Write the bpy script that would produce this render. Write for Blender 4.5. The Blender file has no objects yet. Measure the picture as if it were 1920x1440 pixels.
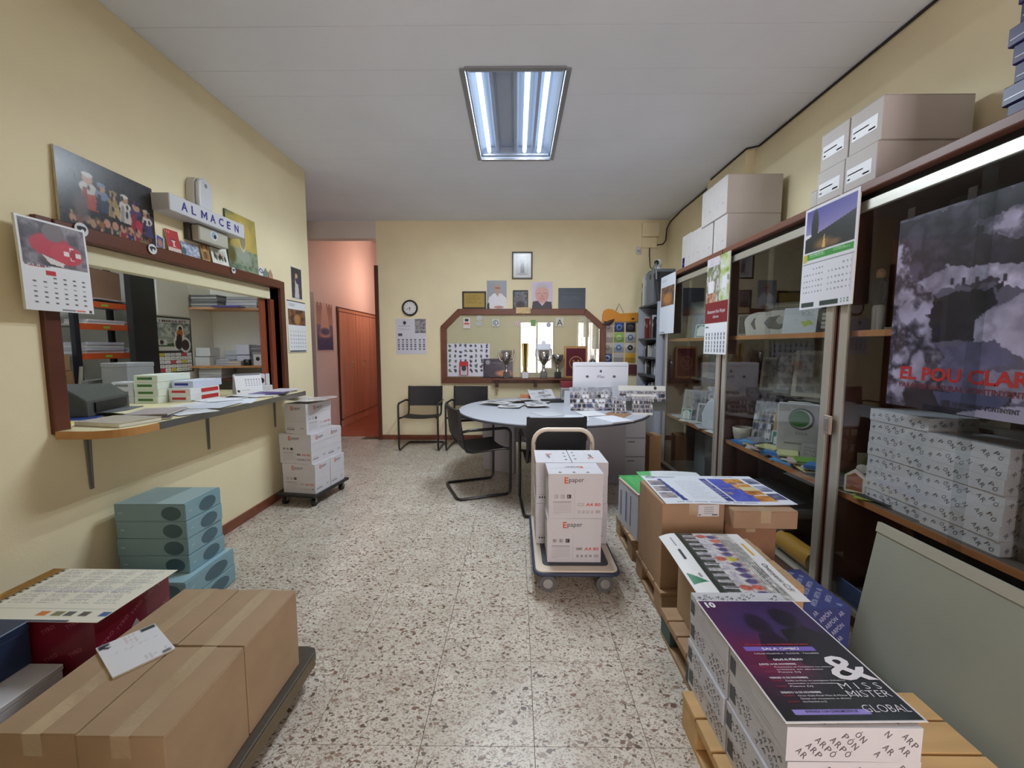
import bpy, bmesh, math, random
import numpy as np
from mathutils import Matrix, Vector

# ------------------------------------------------------------------ camera, world, light, exposure
SC = bpy.context.scene
COL = SC.collection
R = math.radians
_cam = bpy.data.cameras.new('camera')
_cam.sensor_width = 36.0
_cam.lens = 36.0 * 790.0 / 1920.0
_cam.clip_start = 0.02
cam = bpy.data.objects.new('camera', _cam)
COL.objects.link(cam)
cam.location = (0, 0, 1.40)
cam.rotation_euler = (R(90 - 5.207), 0, R(0.578))
SC.camera = cam

world = bpy.data.worlds.new('daylight')
SC.world = world
world.use_nodes = True
_bg = world.node_tree.nodes['Background']
_bg.inputs['Color'].default_value = (1.0, 0.89, 0.89, 1)
_bg.inputs['Strength'].default_value = 8.5

def portal(loc, sx, sy, rot):
    l = bpy.data.lights.new('daylight_portal', 'AREA')
    l.shape = 'RECTANGLE'; l.size = sx; l.size_y = sy
    l.cycles.is_portal = True
    o = bpy.data.objects.new('daylight_portal', l)
    o.location = loc; o.rotation_euler = rot
    COL.objects.link(o)
portal((0.75, -2.9, 1.15), 1.3, 2.3, (R(90), 0, 0))

vs = SC.view_settings
vs.view_transform = 'Standard'; vs.look = 'None'; vs.gamma = 1.0; vs.use_curve_mapping = False
vs.exposure = 0.85
TUBE = 1.1         # glow of the fluorescent tube glass
TUBE_W = 14.5      # watts each tube throws down into the room
HALL = 27.0        # watts of the corridor globe
STORE = 60.0       # emission of the store room tube

# ------------------------------------------------------------------ helpers
rnd = random.Random(7)
def lin(c):
    return tuple(((x / 255.0) / 12.92 if x <= 10 else ((x / 255.0 + 0.055) / 1.055) ** 2.4) for x in c)

MATS = {}
def mat(name, rgb=(200, 200, 200), rough=0.5, metal=0.0, spec=0.5, var=0.0, vscale=8.0, bump=0.0, bscale=60.0, stretch=None, coat=0.0):
    if name in MATS: return MATS[name]
    m = bpy.data.materials.new(name); m.use_nodes = True
    nt = m.node_tree; b = nt.nodes['Principled BSDF']
    c = lin(rgb)
    b.inputs['Base Color'].default_value = (*c, 1)
    b.inputs['Roughness'].default_value = rough
    b.inputs['Metallic'].default_value = metal
    b.inputs['Specular IOR Level'].default_value = spec
    b.inputs['Coat Weight'].default_value = coat
    vec = None
    if var or bump:
        tc = nt.nodes.new('ShaderNodeTexCoord'); vec = tc.outputs['Object']
        if stretch:
            mp = nt.nodes.new('ShaderNodeMapping'); mp.inputs['Scale'].default_value = stretch
            nt.links.new(vec, mp.inputs['Vector']); vec = mp.outputs['Vector']
    if var:
        n = nt.nodes.new('ShaderNodeTexNoise'); n.inputs['Scale'].default_value = vscale; n.inputs['Detail'].default_value = 5
        r = nt.nodes.new('ShaderNodeValToRGB')
        r.color_ramp.elements[0].position = 0.3; r.color_ramp.elements[1].position = 0.7
        r.color_ramp.elements[0].color = (*[x * (1 - var) for x in c], 1)
        r.color_ramp.elements[1].color = (*[min(1, x * (1 + var)) for x in c], 1)
        nt.links.new(vec, n.inputs['Vector']); nt.links.new(n.outputs['Fac'], r.inputs['Fac']); nt.links.new(r.outputs['Color'], b.inputs['Base Color'])
    if bump:
        n = nt.nodes.new('ShaderNodeTexNoise'); n.inputs['Scale'].default_value = bscale; n.inputs['Detail'].default_value = 3
        bp = nt.nodes.new('ShaderNodeBump'); bp.inputs['Strength'].default_value = bump; bp.inputs['Distance'].default_value = 0.004
        nt.links.new(vec, n.inputs['Vector']); nt.links.new(n.outputs['Fac'], bp.inputs['Height']); nt.links.new(bp.outputs['Normal'], b.inputs['Normal'])
    MATS[name] = m
    return m

def emit(name, col, strength):
    if name in MATS: return MATS[name]
    m = bpy.data.materials.new(name); m.use_nodes = True
    b = m.node_tree.nodes['Principled BSDF']
    b.inputs['Base Color'].default_value = (0.8, 0.8, 0.8, 1)
    b.inputs['Emission Color'].default_value = (*col, 1); b.inputs['Emission Strength'].default_value = strength
    MATS[name] = m
    return m

def thin_glass(name, tint=(1, 1, 1), refl=0.0, rough=0.0, ior=1.4):
    if name in MATS: return MATS[name]
    m = bpy.data.materials.new(name); m.use_nodes = True
    nt = m.node_tree; nt.nodes.clear()
    out = nt.nodes.new('ShaderNodeOutputMaterial'); mx = nt.nodes.new('ShaderNodeMixShader')
    tr = nt.nodes.new('ShaderNodeBsdfTransparent'); gl = nt.nodes.new('ShaderNodeBsdfGlossy'); fr = nt.nodes.new('ShaderNodeFresnel')
    tr.inputs['Color'].default_value = (*tint, 1); gl.inputs['Roughness'].default_value = rough
    gl.inputs['Color'].default_value = (1, 1, 1, 1)
    gn = nt.nodes.new('ShaderNodeNewGeometry'); io = nt.nodes.new('ShaderNodeMapRange'); io.inputs['To Min'].default_value = ior; io.inputs['To Max'].default_value = 1 / ior
    nt.links.new(gn.outputs['Backfacing'], io.inputs['Value']); nt.links.new(io.outputs['Result'], fr.inputs['IOR'])
    ad = nt.nodes.new('ShaderNodeMath'); ad.operation = 'ADD'; ad.use_clamp = True; ad.inputs[1].default_value = refl
    nt.links.new(fr.outputs['Fac'], ad.inputs[0]); nt.links.new(ad.outputs[0], mx.inputs['Fac'])
    nt.links.new(tr.outputs[0], mx.inputs[1]); nt.links.new(gl.outputs[0], mx.inputs[2]); nt.links.new(mx.outputs[0], out.inputs['Surface'])
    MATS[name] = m
    return m

def print_mat(rough=0.45, name='printed_paper'):
    if name in MATS: return MATS[name]
    m = bpy.data.materials.new(name); m.use_nodes = True
    nt = m.node_tree; b = nt.nodes['Principled BSDF']
    a = nt.nodes.new('ShaderNodeAttribute'); a.attribute_name = 'Col'
    nt.links.new(a.outputs['Color'], b.inputs['Base Color']); b.inputs['Roughness'].default_value = rough
    MATS[name] = m
    return m

def terrazzo():
    m = bpy.data.materials.new('terrazzo'); m.use_nodes = True
    nt = m.node_tree; N = nt.nodes.new; L = nt.links.new
    b = nt.nodes['Principled BSDF']
    geo = N('ShaderNodeNewGeometry'); oi = N('ShaderNodeObjectInfo')
    wn = N('ShaderNodeTexNoise'); wn.inputs['Scale'].default_value = 60; wn.inputs['Detail'].default_value = 2
    L(geo.outputs['Position'], wn.inputs['Vector'])
    off = N('ShaderNodeVectorMath'); off.operation = 'SCALE'; off.inputs['Scale'].default_value = 0.012
    sub = N('ShaderNodeVectorMath'); sub.operation = 'SUBTRACT'; sub.inputs[1].default_value = (.5, .5, .5)
    L(wn.outputs['Color'], sub.inputs[0]); L(sub.outputs[0], off.inputs[0])
    add = N('ShaderNodeVectorMath'); add.operation = 'ADD'; L(geo.outputs['Position'], add.inputs[0]); L(off.outputs[0], add.inputs[1])
    jit = N('ShaderNodeMath'); jit.operation = 'MULTIPLY'; jit.inputs[1].default_value = 9.0; L(oi.outputs['Random'], jit.inputs[0])
    cmb = N('ShaderNodeCombineXYZ'); L(jit.outputs[0], cmb.inputs['X']); L(jit.outputs[0], cmb.inputs['Y'])
    add2 = N('ShaderNodeVectorMath'); add2.operation = 'ADD'; L(add.outputs[0], add2.inputs[0]); L(cmb.outputs[0], add2.inputs[1])
    base = N('ShaderNodeTexNoise'); base.inputs['Scale'].default_value = 5; base.inputs['Detail'].default_value = 6
    L(geo.outputs['Position'], base.inputs['Vector'])
    br = N('ShaderNodeValToRGB'); br.color_ramp.elements[0].position = .35; br.color_ramp.elements[1].position = .7
    br.color_ramp.elements[0].color = (*lin((196, 187, 174)), 1); br.color_ramp.elements[1].color = (*lin((216, 209, 198)), 1)
    L(base.outputs['Fac'], br.inputs['Fac'])
    prev = br.outputs['Color']
    for sc, thr, keep, cols in ((150, .10, .45, ((164, 150, 134), (182, 172, 158), (140, 126, 112))), (62, .16, .30, ((128, 106, 90), (160, 144, 128), (164, 138, 122), (112, 94, 80))), (36, .19, .14, ((124, 94, 78), (148, 124, 108), (172, 158, 142), (104, 84, 72)))):
        mp = N('ShaderNodeMapping'); mp.inputs['Scale'].default_value = (1.0, 1.45, 1.0); mp.inputs['Rotation'].default_value = (0, 0, sc * 0.37)
        L(add2.outputs[0], mp.inputs['Vector'])
        v = N('ShaderNodeTexVoronoi'); v.voronoi_dimensions = '2D'; v.feature = 'F1'; v.inputs['Scale'].default_value = sc
        e = N('ShaderNodeTexVoronoi'); e.voronoi_dimensions = '2D'; e.feature = 'DISTANCE_TO_EDGE'; e.inputs['Scale'].default_value = sc
        L(mp.outputs['Vector'], v.inputs['Vector']); L(mp.outputs['Vector'], e.inputs['Vector'])
        g = N('ShaderNodeMath'); g.operation = 'GREATER_THAN'; g.inputs[1].default_value = thr; L(e.outputs['Distance'], g.inputs[0])
        sp = N('ShaderNodeSeparateColor'); L(v.outputs['Color'], sp.inputs['Color'])
        k = N('ShaderNodeMath'); k.operation = 'LESS_THAN'; k.inputs[1].default_value = keep; L(sp.outputs['Red'], k.inputs[0])
        mu = N('ShaderNodeMath'); mu.operation = 'MULTIPLY'; L(g.outputs[0], mu.inputs[0]); L(k.outputs[0], mu.inputs[1])
        cr = N('ShaderNodeValToRGB'); cr.color_ramp.interpolation = 'CONSTANT'
        for i, c in enumerate(cols):
            el = cr.color_ramp.elements[i] if i < 2 else cr.color_ramp.elements.new(0.5)
            el.position = i / len(cols); el.color = (*lin(c), 1)
        L(sp.outputs['Green'], cr.inputs['Fac'])
        mx = N('ShaderNodeMix'); mx.data_type = 'RGBA'; L(mu.outputs[0], mx.inputs['Factor']); L(prev, mx.inputs['A']); L(cr.outputs['Color'], mx.inputs['B'])
        prev = mx.outputs['Result']
    L(prev, b.inputs['Base Color'])
    rr = N('ShaderNodeTexNoise'); rr.inputs['Scale'].default_value = 3; L(geo.outputs['Position'], rr.inputs['Vector'])
    mr = N('ShaderNodeMapRange'); mr.inputs['To Min'].default_value = .22; mr.inputs['To Max'].default_value = .48; L(rr.outputs['Fac'], mr.inputs['Value'])
    L(mr.outputs['Result'], b.inputs['Roughness'])
    MATS['terrazzo'] = m
    return m

def tag(o, label=None, cat=None, group=None, kind=None):
    if label: o['label'] = label
    if cat: o['category'] = cat
    if group: o['group'] = group
    if kind: o['kind'] = kind
    return o

def T(name, label, cat, loc=(0, 0, 0), rz=0.0, group=None):
    o = bpy.data.objects.new(name, None); o.empty_display_size = 0.05
    o.location = loc; o.rotation_euler = (0, 0, rz); COL.objects.link(o)
    return tag(o, label, cat, group)

GLY = {}
def glyph(s, bold):
    k = (s, bold)
    if k not in GLY:
        c = bpy.data.curves.new('glyph', 'FONT'); c.body = s; c.size = 1; c.resolution_u = 2; c.dimensions = '2D'; c.fill_mode = 'BOTH'; c.offset = bold
        o = bpy.data.objects.new('glyph', c); me = bpy.data.meshes.new_from_object(o)
        vs_ = np.array([v.co[:2] for v in me.vertices]) if len(me.vertices) else np.zeros((1, 2))
        fs = [tuple(p.vertices) for p in me.polygons]
        x0 = vs_[:, 0].min(); vs_[:, 0] -= x0
        GLY[k] = (vs_, fs, float(vs_[:, 0].max()))
        bpy.data.objects.remove(o); bpy.data.curves.remove(c); bpy.data.meshes.remove(me)
    return GLY[k]

class MB:
    def __init__(s): s.v = []; s.f = []; s.m = []; s.col = None; s.smooth = set()
    def add(s, vs_, fs, m=0, smooth=False):
        n = len(s.v); s.v.extend([tuple(map(float, p)) for p in vs_])
        for f in fs:
            if smooth: s.smooth.add(len(s.f))
            s.f.append(tuple(i + n for i in f)); s.m.append(m)
        return s
    def box(s, x0, x1, y0, y1, z0, z1, m=0):
        if x0 > x1: x0, x1 = x1, x0
        if y0 > y1: y0, y1 = y1, y0
        if z0 > z1: z0, z1 = z1, z0
        p = [(x0, y0, z0), (x1, y0, z0), (x1, y1, z0), (x0, y1, z0), (x0, y0, z1), (x1, y0, z1), (x1, y1, z1), (x0, y1, z1)]
        return s.add(p, [(0, 3, 2, 1), (4, 5, 6, 7), (0, 1, 5, 4), (1, 2, 6, 5), (2, 3, 7, 6), (3, 0, 4, 7)], m)
    def quad(s, a, b, c, d, m=0): return s.add([a, b, c, d], [(0, 1, 2, 3)], m)
    def prism(s, pts, z0, z1, m=0, axis='z'):
        n = len(pts)
        def P(a, b, c): return (a, b, c) if axis == 'z' else ((c, a, b) if axis == 'x' else (a, c, b))
        vs_ = [P(a, b, z0) for a, b in pts] + [P(a, b, z1) for a, b in pts]
        fs = [tuple(range(n - 1, -1, -1)), tuple(range(n, 2 * n))] + [(i, (i + 1) % n, n + (i + 1) % n, n + i) for i in range(n)]
        return s.add(vs_, fs, m)
    def tube(s, pts, r, n=8, m=0, closed=False, caps=True):
        pts = [Vector(p) for p in pts]; k = len(pts); rings = []; prev = None
        for i in range(k):
            if closed: d = pts[(i + 1) % k] - pts[i - 1]
            else: d = (pts[min(i + 1, k - 1)] - pts[max(i - 1, 0)])
            d.normalize()
            if prev is None:
                a = Vector((0, 0, 1)) if abs(d.z) < .9 else Vector((1, 0, 0)); u = d.cross(a).normalized()
            else: u = (prev - d * prev.dot(d)).normalized()
            prev = u; w = d.cross(u)
            rings.append([pts[i] + (u * math.cos(2 * math.pi * j / n) + w * math.sin(2 * math.pi * j / n)) * (r[i] if hasattr(r, '__len__') else r) for j in range(n)])
        vs_ = [p for q in rings for p in q]; fs = []
        for i in range(k if closed else k - 1):
            a, b = i * n, ((i + 1) % k) * n
            fs += [(a + j, a + (j + 1) % n, b + (j + 1) % n, b + j) for j in range(n)]
        s.add(vs_, fs, m, True)
        if caps and not closed: s.add([*rings[0], *rings[-1]], [tuple(range(n - 1, -1, -1)), tuple(range(n, 2 * n))], m)
        return s
    def lathe(s, prof, c=(0, 0, 0), n=20, m=0):
        vs_ = []; fs = []
        for r, z in prof: vs_ += [(c[0] + r * math.cos(2 * math.pi * j / n), c[1] + r * math.sin(2 * math.pi * j / n), c[2] + z) for j in range(n)]
        for i in range(len(prof) - 1): fs += [(i * n + j, i * n + (j + 1) % n, (i + 1) * n + (j + 1) % n, (i + 1) * n + j) for j in range(n)]
        s.add(vs_, fs, m, True)
        return s
    def disc(s, c, r, ux, uy, m=0, n=20, ry=None):
        c, ux, uy = Vector(c), Vector(ux), Vector(uy); ry = ry or r
        return s.add([c + ux * (r * math.cos(2 * math.pi * j / n)) + uy * (ry * math.sin(2 * math.pi * j / n)) for j in range(n)], [tuple(range(n))], m)
    def text(s, t, o, ux, uy, h, m=0, w=None, bold=0.0, align='l', shear=0.0):
        """flat lettering: cap height h, optional total width w; ux / uy = right / up unit vectors"""
        vs_, fs, wd = glyph(t, bold)
        sy = h / 0.69; sx = (w / wd) if w else sy
        o, ux, uy = Vector(o), Vector(ux), Vector(uy)
        dx = {'l': 0, 'c': -wd * sx / 2, 'r': -wd * sx}[align]
        return s.add([o + ux * (dx + p[0] * sx + shear * p[1] * sy) + uy * (p[1] * sy) for p in vs_], fs, m)
    def xf(s, mtx, start=0):
        for i in range(start, len(s.v)): s.v[i] = tuple(mtx @ Vector(s.v[i]))
        return s
    def mesh(s, name, mats):
        me = bpy.data.meshes.new(name); me.from_pydata(s.v, [], s.f)
        for k in mats: me.materials.append(k)
        me.polygons.foreach_set('material_index', s.m)
        if s.smooth: me.polygons.foreach_set('use_smooth', [i in s.smooth for i in range(len(s.f))])
        if s.col is not None:
            a = me.color_attributes.new('Col', 'FLOAT_COLOR', 'POINT')
            c = np.ones((len(s.v), 4), dtype=np.float32) * 0.8; c[:len(s.col), :3] = s.col; c[:, 3] = 1
            a.data.foreach_set('color', c.ravel())
        me.update()
        return me
    def build(s, name, mats, parent=None, loc=None, rz=None, bevel=0.0, seg=1, rot=None):
        if not isinstance(mats, (list, tuple)): mats = [mats]
        o = bpy.data.objects.new(name, s.mesh(name, mats)); COL.objects.link(o)
        if parent: o.parent = parent
        if loc is not None: o.location = loc
        if rz is not None: o.rotation_euler = (0, 0, rz)
        if rot is not None: o.rotation_euler = rot
        if bevel:
            b = o.modifiers.new('bevel', 'BEVEL'); b.width = bevel; b.segments = seg; b.limit_method = 'ANGLE'
        return o

def obj(name, me, parent=None, loc=None, rot=None):
    o = bpy.data.objects.new(name, me); COL.objects.link(o)
    if parent: o.parent = parent
    if loc is not None: o.location = loc
    if rot is not None: o.rotation_euler = rot
    return o

def copy_tree(o, parent=None, loc=None, rz=None, label=None):
    c = o.copy(); COL.objects.link(c)
    if parent: c.parent = parent
    if loc is not None: c.location = loc
    if rz is not None: c.rotation_euler = (0, 0, rz)
    if label: c['label'] = label
    for ch in list(o.children): copy_tree(ch, c)
    return c

def vnoise(ny, nx, f, seed, octv=4):
    rs = np.random.RandomState(seed); out = np.zeros((ny, nx)); amp = 1.0; tot = 0
    for k in range(octv):
        gy, gx = max(2, int(f * ny / nx) + 2), int(f) + 2
        g = rs.rand(gy + 1, gx + 1)
        yy = np.linspace(0, gy - 1.001, ny); xx = np.linspace(0, gx - 1.001, nx)
        y0 = yy.astype(int); x0 = xx.astype(int); fy = (yy - y0)[:, None]; fx = (xx - x0)[None, :]
        fy = fy * fy * (3 - 2 * fy); fx = fx * fx * (3 - 2 * fx)
        a = g[np.ix_(y0, x0)] * (1 - fx) + g[np.ix_(y0, x0 + 1)] * fx; b = g[np.ix_(y0 + 1, x0)] * (1 - fx) + g[np.ix_(y0 + 1, x0 + 1)] * fx
        out += amp * (a * (1 - fy) + b * fy); tot += amp; amp *= .55; f *= 2
    return out / tot

class Cv:
    """a small printed picture, drawn in numbers; u to the right, v downwards, both 0..1"""
    def __init__(s, nx, ny, bg=(240, 240, 240)):
        s.nx, s.ny = nx, ny; s.a = np.ones((ny, nx, 3)) * np.array(bg, float)
        s.u, s.v = np.meshgrid((np.arange(nx) + .5) / nx, (np.arange(ny) + .5) / ny)
    def put(s, k, c):
        k = np.clip(k, 0, 1)[..., None]; s.a = s.a * (1 - k) + np.array(c, float) * k; return s
    def rect(s, u0, v0, u1, v1, c): return s.put(((s.u >= u0) & (s.u <= u1) & (s.v >= v0) & (s.v <= v1)).astype(float), c)
    def ell(s, cu, cv, ru, rv, c, soft=0.15):
        d = np.sqrt(((s.u - cu) / ru) ** 2 + ((s.v - cv) / rv) ** 2); return s.put((1 - d) / soft + .5, c)
    def ring(s, cu, cv, ru, rv, w, c):
        d = np.sqrt(((s.u - cu) / ru) ** 2 + ((s.v - cv) / rv) ** 2); return s.put((np.abs(d - 1) < w).astype(float), c)
    def poly(s, pts, c):
        k = np.zeros_like(s.u, bool); n = len(pts)
        for i in range(n):
            (x0, y0), (x1, y1) = pts[i], pts[(i + 1) % n]
            if y0 == y1: continue
            k ^= ((s.v > min(y0, y1)) & (s.v <= max(y0, y1)) & (s.u < (x1 - x0) * (s.v - y0) / (y1 - y0) + x0))
        return s.put(k.astype(float), c)
    def line(s, x0, y0, x1, y1, w, c):
        dx, dy = x1 - x0, y1 - y0; L2 = dx * dx + dy * dy + 1e-9
        t = np.clip(((s.u - x0) * dx + (s.v - y0) * dy) / L2, 0, 1); d = np.hypot(s.u - x0 - t * dx, s.v - y0 - t * dy)
        return s.put((d < w).astype(float), c)
    def grad(s, u0, v0, u1, v1, c0, c1, horiz=False):
        t = (s.u - u0) / (u1 - u0) if horiz else (s.v - v0) / (v1 - v0)
        k = ((s.u >= u0) & (s.u <= u1) & (s.v >= v0) & (s.v <= v1))
        t = np.clip(t, 0, 1)[..., None]; col = np.array(c0) * (1 - t) + np.array(c1) * t
        s.a = np.where(k[..., None], col, s.a); return s
    def noise(s, u0, v0, u1, v1, f, stops, seed, mix=1.0):
        n = vnoise(s.ny, s.nx, f, seed); n = (n - n.min()) / (n.max() - n.min() + 1e-9)
        xs = np.linspace(0, 1, len(stops)); st = np.array(stops, float)
        col = np.stack([np.interp(n, xs, st[:, i]) for i in range(3)], -1)
        k = ((s.u >= u0) & (s.u <= u1) & (s.v >= v0) & (s.v <= v1)).astype(float)[..., None] * mix
        s.a = s.a * (1 - k) + col * k; return s
    def lines(s, u0, v0, u1, v1, rows, c, seed=1, fill=.5, mix=.7):
        rs = np.random.RandomState(seed); h = (v1 - v0) / rows
        for i in range(rows):
            x = u0; e = u1 - (u1 - u0) * rs.rand() * .35
            while x < e:
                w = (u1 - u0) * (.04 + .1 * rs.rand()); y = v0 + i * h
                s.put(((s.u >= x) & (s.u <= min(x + w, e)) & (s.v >= y) & (s.v <= y + h * fill)) * mix, c); x += w + (u1 - u0) * .02
        return s
    def dots(s, u0, v0, u1, v1, nc, nr, c, du=.5, dv=.5, skip=0, mix=.85):
        cu = (u1 - u0) / nc; ch = (v1 - v0) / nr
        for j in range(nr):
            for i in range(nc):
                if j == 0 and i < skip: continue
                x = u0 + i * cu; y = v0 + j * ch
                s.put(((s.u >= x + cu * (1 - du) / 2) & (s.u <= x + cu * (1 + du) / 2) & (s.v >= y + ch * (1 - dv) / 2) & (s.v <= y + ch * (1 + dv) / 2)) * mix, c)
        return s

UP = Vector((0, 0, 1))
ORI = {'back': (Vector((1, 0, 0)), Vector((0, 0, -1))), 'left': (Vector((0, 1, 0)), Vector((0, 0, -1))), 'right': (Vector((0, -1, 0)), Vector((0, 0, -1))), 'flat': (Vector((1, 0, 0)), Vector((0, -1, 0)))}
def panel(name, cv, w, h, O, ori, t=0.003, label=None, cat=None, group=None, parent=None, bend=None, extra=None, edge=None, rz=0.0, tilt=0.0, gloss=.45, spin=0.0):
    """a printed sheet or board with thickness t; O = its top left corner seen from the front; extra(mb, P) adds lettering"""
    U, V = ORI[ori]; U = U.copy(); V = V.copy()
    if rz: m = Matrix.Rotation(rz, 3, 'Z'); U = m @ U; V = m @ V
    N = V.cross(U)
    if spin: m = Matrix.Rotation(spin, 3, N); U = m @ U; V = m @ V
    if tilt: m = Matrix.Rotation(tilt, 3, U); V = m @ V; N = m @ N
    mb = MB(); nx, ny = cv.nx, cv.ny
    bend = bend or (lambda u, v: 0.0)
    uu = np.linspace(0, 1, nx); vv = np.linspace(0, 1, ny)
    def P(u, v, lift=0.0):
        return U * (u * w) + V * (v * h) + N * (bend(u, v) + lift)
    Un, Vn, Nn = np.array(U), np.array(V), np.array(N)
    B = np.array([[bend(a, b) for a in uu] for b in vv])
    pts = (uu[None, :, None] * w) * Un + (vv[:, None, None] * h) * Vn + B[..., None] * Nn
    fs = []
    for j in range(ny - 1):
        r0 = j * nx
        fs += [(r0 + i, r0 + nx + i, r0 + nx + i + 1, r0 + i + 1) for i in range(nx - 1)]
    c = np.clip(cv.a, 0, 255) / 255.0
    c = np.where(c <= .04045, c / 12.92, ((c + .055) / 1.055) ** 2.4)
    mb.v = [tuple(p) for p in pts.reshape(-1, 3)]; mb.f = list(fs); mb.m = [0] * len(fs); mb.col = c.reshape(-1, 3)
    # rim and back
    rim = [i for i in range(nx)] + [j * nx + nx - 1 for j in range(1, ny)] + [(ny - 1) * nx + i for i in range(nx - 2, -1, -1)] + [j * nx for j in range(ny - 2, 0, -1)]
    front = [mb.v[i] for i in rim]; back = [tuple(Vector(p) - N * t) for p in front]; k = len(rim)
    mb.add(front + back, [(i, (i + 1) % k, k + (i + 1) % k, k + i) for i in range(k)], 1)
    kk = [0, nx - 1, nx + ny - 2, 2 * nx + ny - 3]
    if B.any():
        mb.add([tuple(Vector(p) - N * t) for p in mb.v[:nx * ny]], [f[::-1] for f in fs], 1)
    else: mb.add([back[i] for i in kk], [(0, 1, 2, 3)], 1)
    mats = [print_mat(gloss, 'printed_paper_%d' % int(gloss * 100)), edge or mat('paper_edge', (225, 222, 214), .7)]
    if extra: mats += extra(mb, P, U, -V, N) or []
    o = mb.build(name, mats, parent, O)
    if parent is None: tag(o, label, cat, group)
    return o

NTH = ['first', 'second', 'third', 'fourth', 'fifth', 'sixth', 'seventh', 'eighth', 'ninth', 'tenth', 'eleventh', 'twelfth', 'thirteenth', 'fourteenth', 'fifteenth', 'sixteenth', 'seventeenth', 'eighteenth', 'nineteenth', 'twentieth', 'twenty-first', 'twenty-second', 'twenty-third', 'twenty-fourth', 'twenty-fifth', 'twenty-sixth', 'twenty-seventh', 'twenty-eighth']
ORD = ['bottom', 'second from the bottom', 'third from the bottom', 'fourth from the bottom', 'fifth from the bottom', 'sixth from the bottom', 'seventh from the bottom', 'eighth from the bottom']
# ------------------------------------------------------------------ the setting
WALL = mat('cream_wall_paint', (237, 224, 188), .75, var=.05, vscale=2.0, bump=.12, bscale=90)
WALLW = mat('white_wall_paint', (226, 226, 220), .7, var=.03, vscale=2.0, bump=.06, bscale=90)
PINK = mat('pale_pink_wall_paint', (232, 212, 204), .6, var=.03, vscale=2.0)
CEIL = mat('white_ceiling_panel', (230, 235, 246), .8, var=.03, vscale=1.5)
DARKWOOD = mat('dark_red_brown_wood', (92, 46, 30), .35, var=.25, vscale=5, stretch=(1, .15, 1), bump=.05, bscale=30)
FRAMEWOOD = mat('mahogany_frame_wood', (110, 62, 42), .4, var=.18, vscale=6, stretch=(.2, 1, 1))
BEIGEWOOD = mat('light_edge_wood', (190, 138, 82), .45, var=.15, vscale=9, stretch=(1, .2, 1))
ALU = mat('brushed_aluminium', (178, 178, 176), .33, metal=1.0, var=.06, vscale=20)
GREYMETAL = mat('grey_painted_metal', (120, 120, 122), .45)
BLACK = mat('black_plastic', (22, 22, 24), .45)
WHITE = mat('white_plastic', (210, 211, 216), .4)
PAPER = mat('white_paper', (214, 215, 220), .65)
SKIRT = mat('brown_skirting', (124, 70, 50), .4, var=.15, vscale=12)
TERR = terrazzo()

def S(o): o['kind'] = 'structure'; return o

# floor: base slab, grout and one object for each terrazzo tile
fb = MB(); fb.box(-3.3, 2.4, -3.2, 11.2, -.1, -.012)
floor = S(fb.build('floor', mat('grout', (92, 82, 70), .8)))
tm = MB(); g = .001; tm.box(g, .4 - g, g, .4 - g, -.012, 0)
tme = tm.mesh('tile', [TERR])
JX, JY = .065, .156
def tile_at(x0, y0, x1, y1):
    if x1 - x0 > .399 and y1 - y0 > .399: return obj('tile', tme, floor, (x0, y0, 0))
    b = MB(); b.box(g, x1 - x0 - g, g, y1 - y0 - g, -.012, 0); return b.build('tile', TERR, floor, (x0, y0, 0))
for i in range(-7, 7):
    for j in range(0, 16):
        x0, x1 = JX + .4 * i, JX + .4 * i + .4; y0, y1 = JY + .4 * j, JY + .4 * j + .4
        if y0 < 4.4 - .001 and x1 < -2.17: continue
        lo = -2.17 if y0 < 4.3 else -3.05
        x0, x1 = max(x0, lo), min(x1, 2.17)
        if y0 >= 6.2: x1 = min(x1, -2.02)
        elif y1 > 6.2 and x1 > -2.02: y1 = 6.2
        y1 = min(y1, 6.4)
        if x1 - x0 < .02 or y1 - y0 < .02: continue
        tile_at(x0, y0, x1, y1)
b = MB(); b.box(-2.17, 2.17, -3.0, JY, -.012, 0); S(b.build('floor_entrance', TERR))
b = MB(); b.box(-3.05, -2.02, 6.4, 11, -.012, .001); S(b.build('floor_corridor', mat('red_corridor_tile', (168, 98, 76), .3, var=.15, vscale=6)))
b = MB(); b.box(-4.6, -2.17, 1.0, 4.4, -.012, 0); S(b.build('floor_storeroom', mat('grey_storeroom_floor', (120, 116, 110), .7)))

# walls
def wall(name, boxes, m=WALL):
    b = MB()
    for q in boxes: b.box(*q)
    return S(b.build(name, m))
HY0, HY1, HZ0, HZ1 = 1.985, 3.875, 1.0, 1.925
wall('wall_left', [(-2.32, -2.17, -3.0, HY0, 0, 3.4), (-2.32, -2.17, HY1, 4.47, 0, 3.4), (-2.32, -2.17, HY0, HY1, 0, HZ0 - .03), (-2.32, -2.17, HY0, HY1, HZ1, 3.4)])
wall('wall_left_end', [(-3.05, -2.32, 4.36, 4.47, 0, 3.4)])
wall('wall_right', [(2.17, 2.3, -3.0, 6.35, 0, 3.4), (2.085, 2.17, 4.03, 4.8, 0, 3.18)])
wall('wall_back', [(-2.02, 2.17, 6.2, 6.35, 0, 3.4)])
wall('wall_back_beam', [(-3.05, -2.02, 6.2, 6.35, 2.935, 3.7)], mat('beam_white', (222, 214, 206), .7))
wall('wall_corridor_left', [(-3.2, -3.05, 4.36, 11.1, 0, 3.7)], PINK)
wall('wall_corridor_right', [(-2.02, -1.9, 6.35, 11.1, 0, 3.7)], PINK)
wall('wall_corridor_end', [(-3.05, -2.02, 11, 11.1, 0, 3.7)], PINK)
wall('wall_front', [(-2.17, .1, -3.1, -3, 0, 3.4), (1.4, 2.17, -3.1, -3, 0, 3.4), (.1, 1.4, -3.1, -3, 2.3, 3.4)])
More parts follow.
